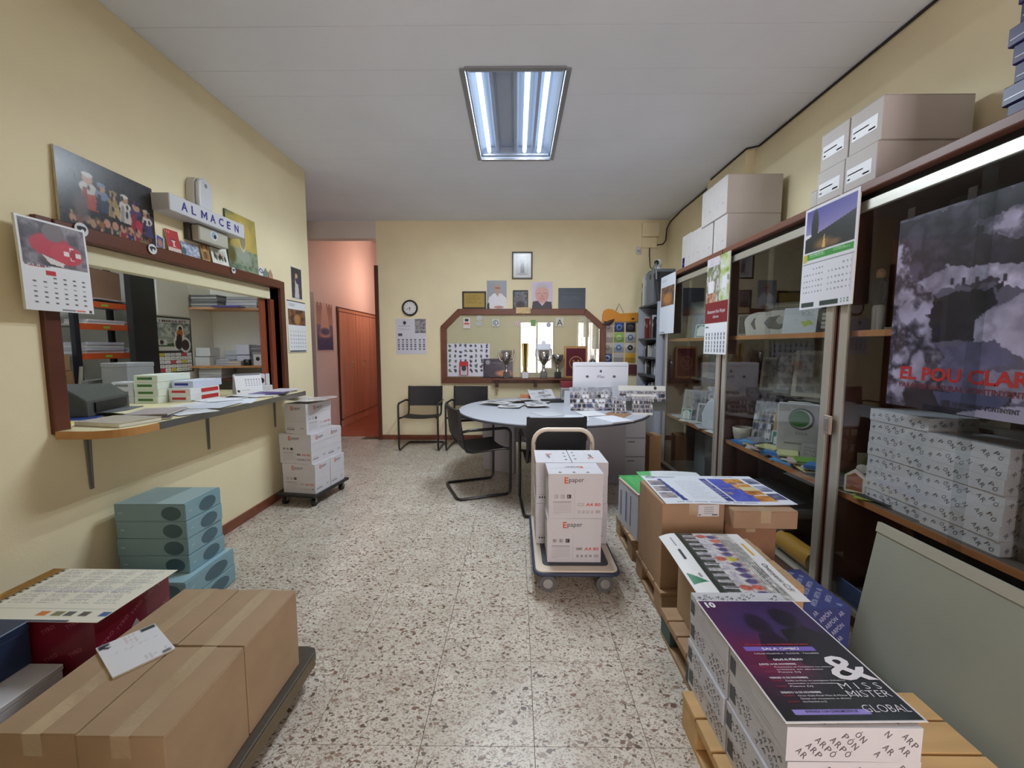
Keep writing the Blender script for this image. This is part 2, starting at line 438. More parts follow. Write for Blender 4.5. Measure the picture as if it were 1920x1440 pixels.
wall('wall_light_block', [(-2.17, -.3, -.45, -.33, 0, 3.18)])  # unseen wall added to keep door light off the boxes on the left
wall('wall_storeroom', [(-4.6, -4.5, 1.0, 4.47, 0, 3.0), (-4.5, -2.32, .9, 1.0, 0, 3.0), (-4.5, -3.3, 4.3, 4.36, 0, 3.0), (-3.3, -3.1, 3.63, 4.36, 0, 3.0), (-3.1, -2.32, 4.3, 4.355, 0, 3.0)], WALLW)

# ceiling: slab above, panels below it, hole for the recessed lamp
LX0, LX1, LY0, LY1, CZ = -.34, .325, 2.9, 4.2, 3.18
b = MB()
for q in ((-3.2, LX0, -3.1, 6.35), (LX1, 2.3, -3.1, 6.35), (LX0, LX1, -3.1, LY0), (LX0, LX1, LY1, 6.35)): b.box(q[0], q[1], q[2], q[3], CZ + .012, CZ + .2)
b.box(-3.2, -1.9, 6.35, 11.1, 3.6, 3.7); b.box(-4.6, -2.32, .9, 4.36, 2.9, 3.0)
ceiling = S(b.build('ceiling', mat('ceiling_slab', (200, 198, 192), .8)))
def cpanel(x0, x1, y0, y1):
    b = MB(); e = .0015; b.box(x0 + e, x1 - e, y0 + e, y1 - e, CZ, CZ + .012); b.build('ceiling_panel', CEIL, ceiling)
y = 2.521 - .657 * 8
while y < 6.2:
    y0, y1 = max(y, -3.0), min(y + .657, 6.2)
    cuts = sorted({y0, y1, *[c for c in (LY0, LY1) if y0 < c < y1]})
    for a, c in zip(cuts[:-1], cuts[1:]):
        lo = -3.05 if a >= 4.4 else -2.17
        if LY0 - .001 <= a and c <= LY1 + .001: cpanel(lo, LX0, a, c); cpanel(LX1, 2.17, a, c)
        else: cpanel(lo, 2.17, a, c)
    y += .657

b = MB(); b.box(-2.17, -2.156, -3, 4.47, 0, .075); S(b.build('baseboard_left', SKIRT))
b = MB(); b.box(-2.02, 2.17, 6.186, 6.2, 0, .07); S(b.build('baseboard_back', SKIRT))
b = MB(); b.box(-2.05, -2.0, 6.17, 6.36, 0, 2.55); S(b.build('trim_1', mat('trim_brown', (88, 48, 34), .4)))
b = MB(); b.box(-3.05, -3.03, 5.6, 6.36, 0, 2.19); b.box(-3.03, -3.02, 5.7, 6.28, .02, 2.1)
S(b.build('door_2', mat('grey_door_paint', (168, 160, 158), .5)))

# entrance behind the camera: glazed door and shop window
def glazed(name, x0, x1, z0, z1, mull):
    o = S(T(name, None, None, ((x0 + x1) / 2, -3.05, z0)))
    b = MB(); w = (x1 - x0) / 2; h = z1 - z0
    b.box(-w, -w + .07, -.03, .03, 0, h); b.box(w - .07, w, -.03, .03, 0, h); b.box(-w + .07, w - .07, -.03, .03, h - .07, h); b.box(-w + .07, w - .07, -.03, .03, 0, .09)
    for k in range(1, mull): x = -w + 2 * w * k / mull; b.box(x - .03, x + .03, -.03, .03, .09, h - .07)
    b.build('frame', ALU, o)
    b = MB(); b.box(-w + .07, w - .07, -.004, .004, .09, h - .07); b.build('pane', thin_glass('entrance_glass'), o)
glazed('door_1', .1, 1.4, 0, 2.3, 2)

# window_1: the hatch in the left wall
w1 = S(T('window_1', None, None, (-2.17, 2.9, 1.0)))
def part(name, boxes, m, parent, off=(0, 0, 0), bevel=0.0):
    b = MB()
    for q in boxes: b.box(q[0] - off[0], q[1] - off[0], q[2] - off[1], q[3] - off[1], q[4] - off[2], q[5] - off[2])
    return b.build(name, m, parent, bevel=bevel)
o1 = (-2.17, 2.9, 1.0)
part('jamb', [(-2.33, -2.145, 1.915, 1.985, .985, 1.985)], DARKWOOD, w1, o1, .004)
part('jamb', [(-2.33, -2.145, 3.875, 3.945, .985, 1.985)], DARKWOOD, w1, o1, .004)
part('header', [(-2.33, -2.135, 1.985, 3.875, 1.915, 1.985)], DARKWOOD, w1, o1, .004)
part('track_board', [(-2.27, -2.2, 1.985, 3.8, 1.815, 1.915)], mat('cream_track', (226, 218, 184), .5), w1, o1, .003)
for k, yy in enumerate((3.73, 3.80)):
    st = part('sliding_stile', [(-2.27 + .04 * k, -2.24 + .04 * k, yy, yy + .055, 1.0, 1.815)], mat('red_stile_wood', (134, 66, 40), .4, var=.15, vscale=8, stretch=(1, 1, .1)), w1, o1, .003)
# the cut-out's reveal
# window_2: the octagonal window in the back wall
w2 = S(T('window_2', None, None, (.1, 6.2, .85)))
OUT = [(-1.10, .85), (1.30, .85), (1.30, 1.68), (1.005, 1.93), (-.845, 1.93), (-1.10, 1.68)]
def inset(pts, d):
    n = len(pts); res = []
    for i in range(n):
        p0, p1, p2 = Vector(pts[i - 1]), Vector(pts[i]), Vector(pts[(i + 1) % n])
        a = (p1 - p0).normalized(); c = (p2 - p1).normalized(); na = Vector((-a.y, a.x)); nc = Vector((-c.y, c.x))
        k = (na + nc); k = k / (k.length_squared / 2); res.append(tuple(p1 + k * d))
    return res
INN = inset(OUT, .085)
for i in range(6):
    j = (i + 1) % 6; b = MB()
    b.prism([(OUT[i][0] - .1, OUT[i][1] - .85), (OUT[j][0] - .1, OUT[j][1] - .85), (INN[j][0] - .1, INN[j][1] - .85), (INN[i][0] - .1, INN[i][1] - .85)], -.045, 0, axis='y')
    b.build('frame_board', FRAMEWOOD, w2, bevel=.004)
b = MB(); b.prism([(p[0] - .1, p[1] - .85) for p in INN], -.02, -.016, axis='y'); b.build('pane', thin_glass('office_glass', (.97, .98, .97), .05), w2)
b = MB(); b.prism([(p[0] - .1, p[1] - .85) for p in INN], -.003, -.001, axis='y'); b.build('backing', mat('beige_backing', (178, 166, 138), .8), w2)
b = MB(); z = .94
while z < 1.84:
    t = max(0, z - 1.68) * 1.02; b.box(-1.01 - .1 + t, 1.21 - .1 - t, -.008, -.004, z - .85, z - .85 + .017); z += .02
tag(b.build('blind_slat', mat('beige_blind', (222, 212, 182), .5), w2), kind='stuff')
part('ledge', [(-.35, .95, 6.03, 6.155, .905, .93)], FRAMEWOOD, w2, (.1, 6.2, .85), .003)
for x in (-.28, .28, .86): part('ledge_bracket', [(x - .02, x + .02, 6.05, 6.155, .80, .905)], mat('dark_bracket_wood', (60, 34, 26), .5), w2, (.1, 6.2, .85))
# ------------------------------------------------------------------ ceiling lamp
lamp = T('ceiling_light', 'recessed fluorescent ceiling light with three lit tubes and one empty slot', 'ceiling light', (0, 3.55, CZ))
cx = (LX0 + LX1) / 2
LAMPW = mat('white_enamel', (170, 184, 206), .35)
b = MB()
b.box(LX0, LX1, LY0 - 3.55, LY1 - 3.55, .085, .095)
b.box(LX0, LX0 + .006, LY0 - 3.55, LY1 - 3.55, 0, .085); b.box(LX1 - .006, LX1, LY0 - 3.55, LY1 - 3.55, 0, .085)
b.box(LX0, LX1, LY0 - 3.55, LY0 - 3.544, 0, .085); b.box(LX0, LX1, LY1 - 3.556, LY1 - 3.55, 0, .085)
b.build('housing', LAMPW, lamp)
b = MB()
for s in (-1, 1): x = cx + s * .345; b.box(x - .018, x + .018, -.67, .67, -.012, -.001)
for yy in (-.668, .668): b.box(cx - .327, cx + .327, yy - .018, yy + .018, -.012, -.001)
b.build('trim_frame', mat('grey_lamp_trim', (150, 152, 160), .35, metal=.6), lamp, bevel=.002)
REFL = mat('lamp_reflector', (176, 190, 214), .3, metal=.3)
for k in range(3):
    x = cx + (-.165 + .165 * k); b = MB()
    b.prism([(x - .03, .084), (x - .012, .03), (x + .012, .03), (x + .03, .084)], -.63, .63, axis='y'); b.build('reflector_ridge', REFL, lamp)
for s in (-1, 1):
    b = MB(); x = cx + s * .32; b.quad((x, -.63, .02), (x, .63, .02), (x - s * .06, .63, .083), (x - s * .06, -.63, .083)); b.build('side_reflector', LAMPW, lamp)
for yy in (-.635, .6):
    b = MB(); b.box(cx - .31, cx + .31, yy, yy + .035, .012, .084); b.build('end_plate', LAMPW, lamp, bevel=.003)
TM = emit('fluorescent_tube', (.72, .87, 1.0), TUBE)
CAP = mat('tube_cap', (170, 172, 176), .3, metal=.8)
for x in (cx - .2475, cx + .0825, cx + .2475 - .03):
    b = MB(); b.tube([(x, -.595, .04), (x, .595, .04)], .019, 12); t = b.build('tube', TM, lamp)
    al = bpy.data.lights.new('tube_light', 'AREA'); al.shape = 'RECTANGLE'; al.size = .036; al.size_y = 1.18; al.energy = TUBE_W; al.color = (.80, .91, 1.0)
    ao = bpy.data.objects.new('tube_light', al); COL.objects.link(ao); ao.parent = lamp; ao.location = (x, 0, .0195)
    for yy in (-.6, .6): b = MB(); b.tube([(x, yy - .012, .04), (x, yy + .012, .04)], .0196, 12); b.build('tube_cap', CAP, t)

# corridor lamp (its light reaches the room through the passage)
cl = T('corridor_lamp', 'warm globe lamp hanging in the corridor', 'lamp', (-2.28, 8.3, 2.75))
b = MB(); b.lathe([(.001, -.19), (.06, -.18), (.1, -.13), (.11, -.09), (.1, -.04), (.06, -.01), (.05, 0)], n=16)
b.build('globe', emit('warm_globe', (1.0, .70, .58), HALL), cl)
b = MB(); b.lathe([(.06, -.01), (.06, 0.0), (.012, 0.02), (.012, .85)], n=16); b.build('stem', WHITE, cl)
# store room tube lamp
sl = T('storeroom_lamp', 'tube lamp on the store room ceiling behind the hatch', 'lamp', (-3.0, 2.7, 2.9))
b = MB(); b.box(-.05, .05, -.62, .62, -.05, 0); b.build('housing', WHITE, sl)
b = MB(); b.tube([(0, -.6, -.07), (0, .6, -.07)], .014, 10); b.build('tube', emit('store_tube', (.85, .93, 1.0), STORE), sl)

# ------------------------------------------------------------------ counter shelf under the hatch
cs = T('counter_shelf', 'cream counter shelf with aluminium edge on three brackets below the hatch', 'shelf', (-2.17, 2.85, .96))
b = MB()
pts = [(-.15, 1.04 - .03), (-.15, -.87), (0, -.905), (.02, -.93)]
for a in range(0, 91, 15): pts.append((.15 + .15 * math.sin(R(a)), -.93 + .15 - .15 * math.cos(R(a)) ))
pts += [(.3, .84), (.02, 1.09), (0, 1.09), (0, 1.01)]
b.prism(pts, .005, .04); b.build('board', [mat('cream_laminate', (222, 212, 170), .4)], cs, bevel=.002)
b = MB(); b.box(.3, .307, -.70, .84, .003, .041); b.build('edge_strip', ALU, cs)
b = MB()
ep = [(.02, -.935)] + [(.155 + .155 * math.sin(R(a)), -.93 + .15 - .155 * math.cos(R(a))) for a in range(0, 91, 10)] + [(.31, -.7)]
for p, q in zip(ep[:-1], ep[1:]): b.quad((*p, .003), (*q, .003), (*q, .041), (*p, .041))
b.build('wooden_edge', BEIGEWOOD, cs)
for yy in (2.075, 2.9, 3.72):
    b = MB(); y = yy - 2.85; b.prism([(.0, .004), (.25, .004), (.25, -.004), (.016, -.016), (.012, -.27), (.006, -.29), (0, -.29)], y - .004, y + .004, axis='y'); b.prism([(y - .02, .004), (y + .02, .004), (y + .012, -.29), (y - .012, -.29)], 0, .006, axis='x')
    b.build('bracket', GREYMETAL, cs, bevel=.003)

# ------------------------------------------------------------------ things on and above the hatch
def cal_page(cv, v0, rows=5, cols=7, c=(60, 60, 70), u0=.08, u1=.94, v1=.93, du=.32, dv=.28):
    return cv.dots(u0, v0, u1, v1, cols, rows, c, du, dv, skip=2)
cv = Cv(84, 116, (232, 232, 238))
cv.noise(.04, .03, .97, .5, 5, [(40, 36, 44), (92, 84, 94), (150, 144, 152), (84, 74, 82)], 3)
cv.ell(.45, .27, .3, .13, (190, 50, 70)); cv.ell(.66, .34, .24, .12, (200, 58, 78)); cv.rect(.72, .25, .77, .4, (232, 226, 226)); cv.rect(.62, .3, .88, .35, (232, 226, 226)); cv.rect(.70, .29, .8, .36, (176, 30, 56)); cv.rect(.73, .27, .78, .385, (176, 30, 56))
cv.poly([(.3, .38), (.62, .45), (.58, .49), (.4, .47)], (226, 216, 214)); cv.ell(.5, .12, .16, .1, (120, 108, 112)); cv.rect(0, 0, 1, .025, (236, 236, 240))
cv.lines(.05, .5, .45, .53, 1, (60, 50, 60)); cv.rect(.32, .555, .46, .6, (196, 40, 50)); cv.rect(.1, .52, .32, .53, (190, 60, 60))
cal_page(cv, .6, 6, 6, (70, 66, 76)); cv.rect(.72, .965, .86, .985, (220, 110, 90)); cv.rect(.5, .965, .7, .98, (120, 120, 130)); cv.rect(.92, .955, .97, .99, (70, 70, 80))
panel('wall_calendar', cv, .29, .40, (-2.105, 1.80, 1.955), 'left', .012, 'large wall calendar with a red-cross rescuer photo at the hatch corner', 'calendar', bend=lambda u, v: .006 * math.sin(3 * v) + .012 * v * v)
# figurine picture
cv = Cv(150, 112, (24, 24, 30)); cv.grad(0, 0, 1, 1, (46, 50, 58), (16, 16, 20)); cv.noise(0, 0, 1, 1, 6, [(14, 14, 18), (40, 42, 48)], 5, .5)
rs = random.Random(3)
def fig(u, v, h, robe, shawl, skin=(196, 150, 124)):
    w = h * .2
    cv.poly([(u - w, v), (u + w, v), (u + w * .6, v - h * .7), (u - w * .6, v - h * .7)], robe); cv.ell(u, v - h * .6, w * .95, h * .17, shawl)
    cv.poly([(u - w * .9, v), (u - w * .3, v), (u - w * .1, v - h * .6), (u - w * .55, v - h * .6)], tuple(x * .75 for x in robe))
    cv.ell(u, v - h * .85, w * .55, h * .15, skin); cv.ell(u, v - h * .96, w * .6, h * .07, shawl)
for a in ((.28, .62, .44, (186, 66, 50), (214, 208, 204)), (.41, .6, .36, (38, 58, 88), (112, 140, 176)), (.53, .62, .34, (196, 168, 120), (170, 140, 90)), (.65, .63, .36, (214, 208, 202), (228, 224, 220)), (.78, .72, .42, (190, 44, 72), (70, 50, 110)), (.9, .72, .36, (56, 54, 110), (224, 214, 206))): fig(*a)
for k in range(16):
    u = .12 + .045 * k + rs.uniform(-.01, .01); v = .72 + .1 * rs.random(); cv.ell(u, v, .032, .055, rs.choice([(150, 100, 60), (120, 80, 66), (196, 150, 124), (186, 150, 120), (150, 90, 84)]), .4)
for k in range(5): u = .44 + .085 * k; cv.poly([(u - .04, .94), (u + .04, .94), (u + .03, .72), (u - .03, .72)], rs.choice([(48, 44, 112), (30, 62, 72), (150, 34, 62), (40, 46, 60)])); cv.ell(u, .72, .034, .055, (204, 150, 128))
for k in range(40): cv.ell(.1 + .85 * rs.random(), .68 + .22 * rs.random(), .012, .02, rs.choice([(206, 170, 140), (60, 50, 70), (150, 60, 60), (90, 70, 50), (180, 150, 90)]), .6)
for k in range(30): cv.ell(.2 + .75 * rs.random(), .3 + .4 * rs.random(), .012, .03, (24, 22, 28), .9)
cv.noise(0, 0, 1, 1, 30, [(20, 18, 22), (120, 100, 90), (40, 36, 40)], 17, .22)
cv.ell(.2, .62, .07, .16, (98, 84, 86), .8); cv.ell(.86, .86, .09, .08, (120, 100, 70), .5)
panel('figurine_picture', cv, .53, .405, (-2.155, 2.03, 2.335), 'left', .012, 'black photo board of painted crib figurines standing on the hatch frame', 'picture', tilt=-R(2), gloss=.25, edge=mat('board_edge', (200, 190, 170), .6), spin=R(-1.5))
# round stickers
def sticker(name, y, z, r, label):
    b = MB(); U, V = Vector((0, 1, 0)), Vector((0, 0, 1)); n = 20
    ring = [(0, r * math.cos(2 * math.pi * k / n), r * math.sin(2 * math.pi * k / n)) for k in range(n)]
    b.add([(.003, p[1], p[2]) for p in ring] + [(0, p[1], p[2]) for p in ring], [tuple(range(n)), *[(k, n + k, n + (k + 1) % n, (k + 1) % n) for k in range(n)]], 0)
    b.add([(.0035, .62 * r * math.cos(t) * (1 + .25 * math.sin(3 * t)), .62 * r * math.sin(t) * (1 + .2 * math.cos(2 * t))) for t in [k * math.pi / 10 for k in range(20)]], [tuple(range(20))], 1)
    b.add([(.004, .28 * r * math.cos(t) + .1 * r, .34 * r * math.sin(t) - .25 * r) for t in [k * math.pi / 6 for k in range(12)]], [tuple(range(12))], 0)
    tag(b.build(name, [PAPER, mat('ink_black', (30, 30, 34), .6)], None, (-2.13, y, z)), label, 'sticker', 'round stickers on the hatch frame')
sticker('round_sticker', 2.10, 1.965, .033, 'round white sticker with black emblem beside the large wall calendar')
sticker('round_sticker', 2.505, 1.962, .029, 'round white sticker with black emblem under the figurine picture')
sticker('round_sticker', 3.215, 1.963, .022, 'smallest round white sticker, below the green religious print')
# ALMACEN box sign
sg = T('box_sign', 'white box sign with blue lettering above the hatch', 'sign', (-2.17, 2.9, 2.2))
b = MB(); b.box(0, .125, -.35, .34, 0, .1); b.build('case', mat('sign_white', (206, 207, 212), .35), sg, bevel=.004)
b = MB(); [b.text(ch, (.1263, -.262 + .0815 * k, .026), (0, 1, 0), (0, 0, 1), .05, 0, w=(.05, .036, .054, .05, .046, .036, .043)[k], bold=.02) for k, ch in enumerate('ALMACEN') if ch != 'M']; mo = -.262 + .0815 * 2; [b.quad(*[(.1263, mo + y_, .026 + z_) for y_, z_ in q_]) for q_ in (((0, 0), (.011, 0), (.011, .05), (0, .05)), ((.043, 0), (.054, 0), (.054, .05), (.043, .05)), ((.011, .05), (.011, .033), (.027, .006), (.027, .024)), ((.027, .024), (.027, .006), (.043, .033), (.043, .05)))]; b.build('lettering', mat('sign_blue', (44, 40, 136), .5), sg)
# emergency light under the sign
el = T('emergency_light', 'grey emergency light box with a round sticker under the box sign', 'light', (-2.17, 2.965, 2.095))
b = MB(); b.box(0, .03, -.16, .15, 0, .105); b.build('mount', mat('dark_mount', (70, 62, 56), .6), el)
b = MB(); b.box(.03, .085, -.135, .145, .0, .1); b.build('cover', mat('grey_diffuser', (186, 184, 170), .45), el, bevel=.006)
b = MB(); b.disc((.0862, .0, .06), .034, (0, 1, 0), (0, 0, 1), 0); b.disc((.0868, .0, .06), .024, (0, 1, 0), (0, 0, 1), 1); b.disc((.0872, .008, .052), .014, (0, 1, 0), (0, 0, 1), 2)
b.build('sticker', [PAPER, mat('pale_blue_ink', (150, 170, 196), .6), mat('ink_black')], el)
# dispenser
dp = T('air_freshener', 'white plastic air freshener dispenser on the wall above the box sign', 'dispenser', (-2.17, 2.915, 2.3))
b = MB(); prof = [(-.07, 0), (.07, 0), (.075, .08), (.07, .17), (.05, .205), (0, .22), (-.05, .205), (-.07, .17), (-.075, .08)]
b.prism([(a, c) for a, c in prof], 0, .055, axis='x'); b.build('back_shell', mat('dispenser_shell', (206, 202, 200), .4), dp, bevel=.008, seg=2)  # back shell in a warm off-white
b = MB(); b.prism([(a * .9, c * .96 + .005) for a, c in prof], .055, .085, axis='x'); c_ = b.build('front_cover', WHITE, dp, bevel=.02, seg=3)
b = MB(); b.disc((.0858, .0, .165), .014, (0, 1, 0), (0, 0, 1), 0); b.disc((.0858, -.02, .18), .004, (0, 1, 0), (0, 0, 1), 0); b.build('nozzle', mat('nozzle_grey', (130, 132, 142), .4), dp)
# small cards standing along the frame
def simple(nx, ny, bg, *ops):
    c = Cv(nx, ny, bg)
    for o in ops: getattr(c, o[0])(*o[1:])
    return c
def card(name, cv, w, h, y, z, label, cat='card', x=-2.161, t=.003, spin=0.0, gloss=.4, grp='cards standing on the hatch frame', tilt=-R(9)):
    return panel(name, cv, w, h, (x, y, z + h), 'left', t, label, cat, grp, spin=spin, gloss=gloss, tilt=tilt)
card('prayer_card', simple(20, 26, (230, 228, 224), ('rect', .08, .06, .92, .94, (72, 70, 140)), ('ell', .5, .55, .3, .3, (170, 120, 100), .5)), .06, .085, 2.575, 1.985, 'small tilted blue card beside the figurine picture', spin=R(-14))
card('red_card', simple(40, 50, (178, 36, 40), ('rect', 0, .82, 1, 1, (214, 190, 182)), ('poly', [(.3, .42), (.7, .42), (.56, .6), (.56, .72), (.68, .76), (.34, .76), (.46, .72), (.46, .6)], (226, 200, 196)), ('rect', .3, .42, .7, .47, (90, 20, 26)), ('lines', .1, .08, .4, .2, 2, (226, 180, 178), 2)), .1, .135, 2.64, 1.985, 'red card with a wine glass standing on the hatch frame')
card('figure_cutout', simple(40, 30, (222, 224, 232), ('noise', 0, 0, 1, 1, 8, [(232, 232, 238), (196, 200, 214), (120, 134, 170), (230, 230, 236)], 8), ('ell', .1, .7, .12, .25, (60, 90, 110))), .15, .09, 2.76, 1.985, 'pale blue and white fan-shaped cutout on the hatch frame')
card('gold_icon', simple(24, 34, (196, 170, 128), ('rect', .1, .06, .9, .94, (150, 104, 52)), ('ell', .5, .4, .25, .25, (206, 164, 92), .5), ('rect', .35, .5, .65, .9, (120, 74, 40))), .07, .125, 2.925, 1.985, 'narrow gold icon card standing on the hatch frame')
cv = simple(60, 46, (232, 230, 222), ('rect', .1, .2, .9, .78, (200, 206, 196)), ('lines', .25, .86, .8, .92, 1, (60, 60, 60), 4))
for k in range(8): cv.ell(.2 + .085 * k, .55 + .1 * (k % 2), .05, .16, [(40, 44, 48), (70, 90, 70), (200, 160, 140), (36, 36, 40)][k % 4], .3); cv.ell(.2 + .085 * k, .34 + .1 * (k % 2), .025, .05, (190, 150, 130), .3)
card('group_card', cv, .17, .13, 3.02, 1.985, 'white card with a drawing of a group of people on the hatch frame')
cv = Cv(84, 112, (120, 130, 90)); cv.noise(0, 0, 1, 1, 4, [(66, 92, 84), (126, 134, 92), (180, 164, 84), (90, 116, 104)], 11); cv.ell(.55, .36, .42, .42, (206, 178, 92), 1.0)
cv.ell(.5, .38, .1, .22, (150, 140, 110), .3); cv.ell(.5, .22, .05, .06, (190, 168, 132)); cv.noise(0, .62, 1, 1, 9, [(52, 78, 66), (110, 130, 108), (150, 156, 130), (60, 70, 50)], 13); cv.ell(.5, .72, .3, .14, (156, 164, 150), .8); cv.ell(.12, .75, .12, .14, (96, 88, 46), .6); cv.ring(.5, .38, .12, .25, .08, (206, 196, 160))
panel('religious_print', cv, .36, .43, (-2.157, 3.195, 2.412), 'left', .01, 'green and gold religious print standing on the hatch frame', 'picture', gloss=.3, edge=mat('print_edge', (70, 84, 70), .6), tilt=-R(2))
def _do(mb, P, U, V, N):
    mb.text('DO', P(.08, .68, .001), U, V, .04, 2, w=.1, bold=.02); return [mat('purple_ink', (70, 50, 110), .6)]
panel('ticket_card', simple(20, 14, (226, 224, 230)), .12, .075, (-2.162, 3.525, 2.06), 'left', .003, 'white card with two purple letters at the end of the hatch frame', 'card', extra=_do, tilt=-R(10))
for k, (yy, c, n) in enumerate(((3.66, (110, 140, 126), 'green'), (3.73, (186, 140, 116), 'orange'))):
    b = MB(); b.prism([(-.03, 0), (.03, 0), (.03, .03), (0, .075), (-.03, .03)], 0, .006, axis='x')
    tag(b.build('pointed_ornament', mat('ornament_%s' % n, c, .5, var=.3, vscale=60), None, (-2.15, yy, 1.985)), 'small %s pointed ornament at the right end of the hatch frame' % n, 'ornament')
# pictures on the wall right of the hatch
cv = simple(36, 60, (226, 226, 230), ('rect', .06, .04, .94, .96, (30, 28, 34)), ('noise', .06, .04, .94, .96, 6, [(24, 24, 32), (60, 58, 74), (110, 80, 70)], 21, .6), ('poly', [(.3, .95), (.7, .95), (.62, .4), (.38, .4)], (196, 192, 196)), ('ell', .5, .3, .12, .1, (196, 160, 140)), ('ell', .62, .42, .2, .1, (60, 50, 90)))
panel('saint_picture', cv, .21, .31, (-2.166, 4.10, 2.165), 'left', .004, 'small dark picture of a robed saint right of the hatch', 'picture', gloss=.25)
cv = simple(44, 70, (226, 228, 232), ('rect', 0, 0, 1, .03, (70, 70, 74)), ('noise', .05, .17, .96, .47, 7, [(34, 28, 26), (70, 48, 36), (150, 96, 60), (40, 34, 34)], 25), ('ell', .5, .36, .16, .1, (176, 124, 76), .6), ('dots', .08, .56, .94, .92, 7, 5, (150, 152, 160), .4, .3), ('rect', .05, .96, .9, .985, (60, 64, 66)), ('lines', .1, .07, .5, .13, 2, (120, 122, 130), 3))
panel('wall_calendar', cv, .35, .5, (-2.166, 4.005, 1.835), 'left', .006, 'calendar with a night photo on the wall right of the hatch', 'calendar', bend=lambda u, v: .006 * v)

# ------------------------------------------------------------------ papers on the counter (top at z = 1.0)
CT = 1.0005
def slab(name, w, d, h, loc, rz, m, label, cat, group=None, m2=None, bevel=.001):
    """book or pad: cover colour outside, paper colour on three sides"""
    b = MB(); b.box(-w / 2, w / 2, -d / 2, d / 2, 0, h)
    mats = [m]
    if m2:
        b = MB(); c = min(.002, h * .25); b.box(-w / 2, w / 2, -d / 2, d / 2, 0, c); b.box(-w / 2, w / 2, -d / 2, d / 2, h - c, h); b.box(-w / 2 + .002, w / 2 - .003, -d / 2 + .003, d / 2 - .003, c, h - c, 1); mats = [m, m2]
    o = b.build(name, mats, None, loc, rz)
    return tag(o, label, cat, group)
EDGE = mat('page_edges', (224, 220, 208), .7)
slab('thick_book', .21, .28, .022, (-2.05, 2.13, CT), R(80), mat('grey_beige_cover', (176, 166, 150), .5), 'thick grey-beige book at the near end of the counter', 'book', m2=EDGE)
slab('magazine', .22, .3, .012, (-2.06, 2.31, CT + .0), R(35), mat('dark_cover', (54, 46, 48), .35), 'dark magazine lying behind the thick book on the counter', 'magazine', m2=EDGE)
slab('magazine', .21, .28, .01, (-2.09, 2.40, CT + .0125), R(20), mat('grey_pink_cover', (172, 160, 160), .4), 'grey magazine on top of the dark magazine on the counter', 'magazine', m2=EDGE)
slab('magazine', .21, .29, .006, (-2.05, 2.62, CT), R(12), mat('pale_grey_cover', (198, 196, 198), .4), 'pale magazine in the middle of the counter', 'magazine', m2=EDGE)
slab('paper_sheet', .3, .42, .0012, (-2.13, 2.83, CT + .0), R(-14), PAPER, 'large white sheet lying in the middle of the counter', 'paper')
slab('paper_sheet', .22, .31, .0012, (-2.0, 2.98, CT + .0014), R(24), mat('blue_white_paper', (222, 228, 238), .6), 'bluish white sheet near the front edge of the counter', 'paper')
slab('paper_sheet', .21, .3, .0012, (-2.2, 3.1, CT + .0028), R(-30), PAPER, 'white sheet turned askew towards the store room', 'paper')
slab('envelope', .12, .24, .004, (-2.2, 3.3, CT), R(10), mat('brown_envelope', (176, 150, 108), .7), 'brown envelope on the counter before the desk calendar', 'envelope')
slab('purple_folder', .24, .33, .012, (-2.05, 3.52, CT), R(4), mat('purple_cover', (70, 54, 130), .4), 'purple folder lying at the far end of the counter', 'folder', m2=EDGE)
slab('magazine', .2, .26, .006, (-2.03, 3.6, CT + .0125), R(-8), mat('white_purple_cover', (214, 208, 222), .4), 'white magazine on the purple folder', 'magazine', m2=EDGE)
slab('magazine', .18, .2, .008, (-1.99, 3.3, CT), R(14), mat('olive_cover', (206, 202, 190), .4), 'cream brochure in front of the purple folder', 'magazine', m2=EDGE)
for k, (x, yv, w, d, a, c, lb) in enumerate(((-1.98, 2.5, .21, .297, 60, (206, 208, 214), 'white sheet under the pale magazine near the front of the counter'), (-2.12, 3.02, .15, .21, -50, (224, 226, 232), 'small white sheet across the large sheets on the counter'), (-1.99, 2.74, .21, .297, 8, (196, 200, 212), 'pale blue sheet at the aluminium edge of the counter'), (-2.08, 3.3, .21, .297, 70, (212, 212, 216), 'white sheet under the brown envelope on the counter'), (-1.96, 3.42, .15, .21, 20, (60, 56, 62), 'dark leaflet beside the purple folder on the counter'), (-2.2, 2.5, .21, .297, -20, (214, 208, 176), 'cream sheet at the inner side of the counter'))):
    slab('paper_sheet', w, d, .0012, (x, yv, CT + .0042 + .0014 * k), R(a), mat('counter_sheet_%d' % k, c, .6), lb, 'paper', 'loose sheets on the counter')
# desk calendar (tent)
def tent_calendar(name, cv, w, h, loc, rz, label):
    o = T(name, label, 'calendar', loc, rz)
    p = panel('page', cv, w, h, (-w / 2, -.003, h * .97), 'back', .002, parent=o, tilt=R(-14))
    b = MB(); b.quad((-w / 2, .05, 0), (w / 2, .05, 0), (w / 2, 0.024, h * .97), (-w / 2, .024, h * .97)); b.quad((-w / 2, -.045, .0), (w / 2, -.045, .0), (w / 2, .05, 0.0005), (-w / 2, .05, 0.0005)); b.build('stand', PAPER, o)
    b = MB(); b.tube([(-w / 2, -.0, h * .97), (w / 2, -.0, h * .97)], .005, 8); b.build('binding', GREYMETAL, o)
    return o
cv = simple(40, 34, (232, 232, 234), ('dots', .36, .25, .95, .62, 6, 4, (110, 112, 120), .5, .4), ('rect', .05, .04, .95, .09, (120, 120, 126)), ('ell', .1, .82, .05, .06, (30, 30, 34)), ('lines', .2, .76, .6, .84, 1, (150, 150, 156), 3))
tent_calendar('desk_calendar', cv, .2, .17, (-2.24, 3.48, CT), R(52), 'white tent calendar standing at the far end of the counter')
tp = T('tape_dispenser', 'white cardboard display with a round black emblem beside the tent calendar', 'box', (-2.26, 3.70, CT), R(45))
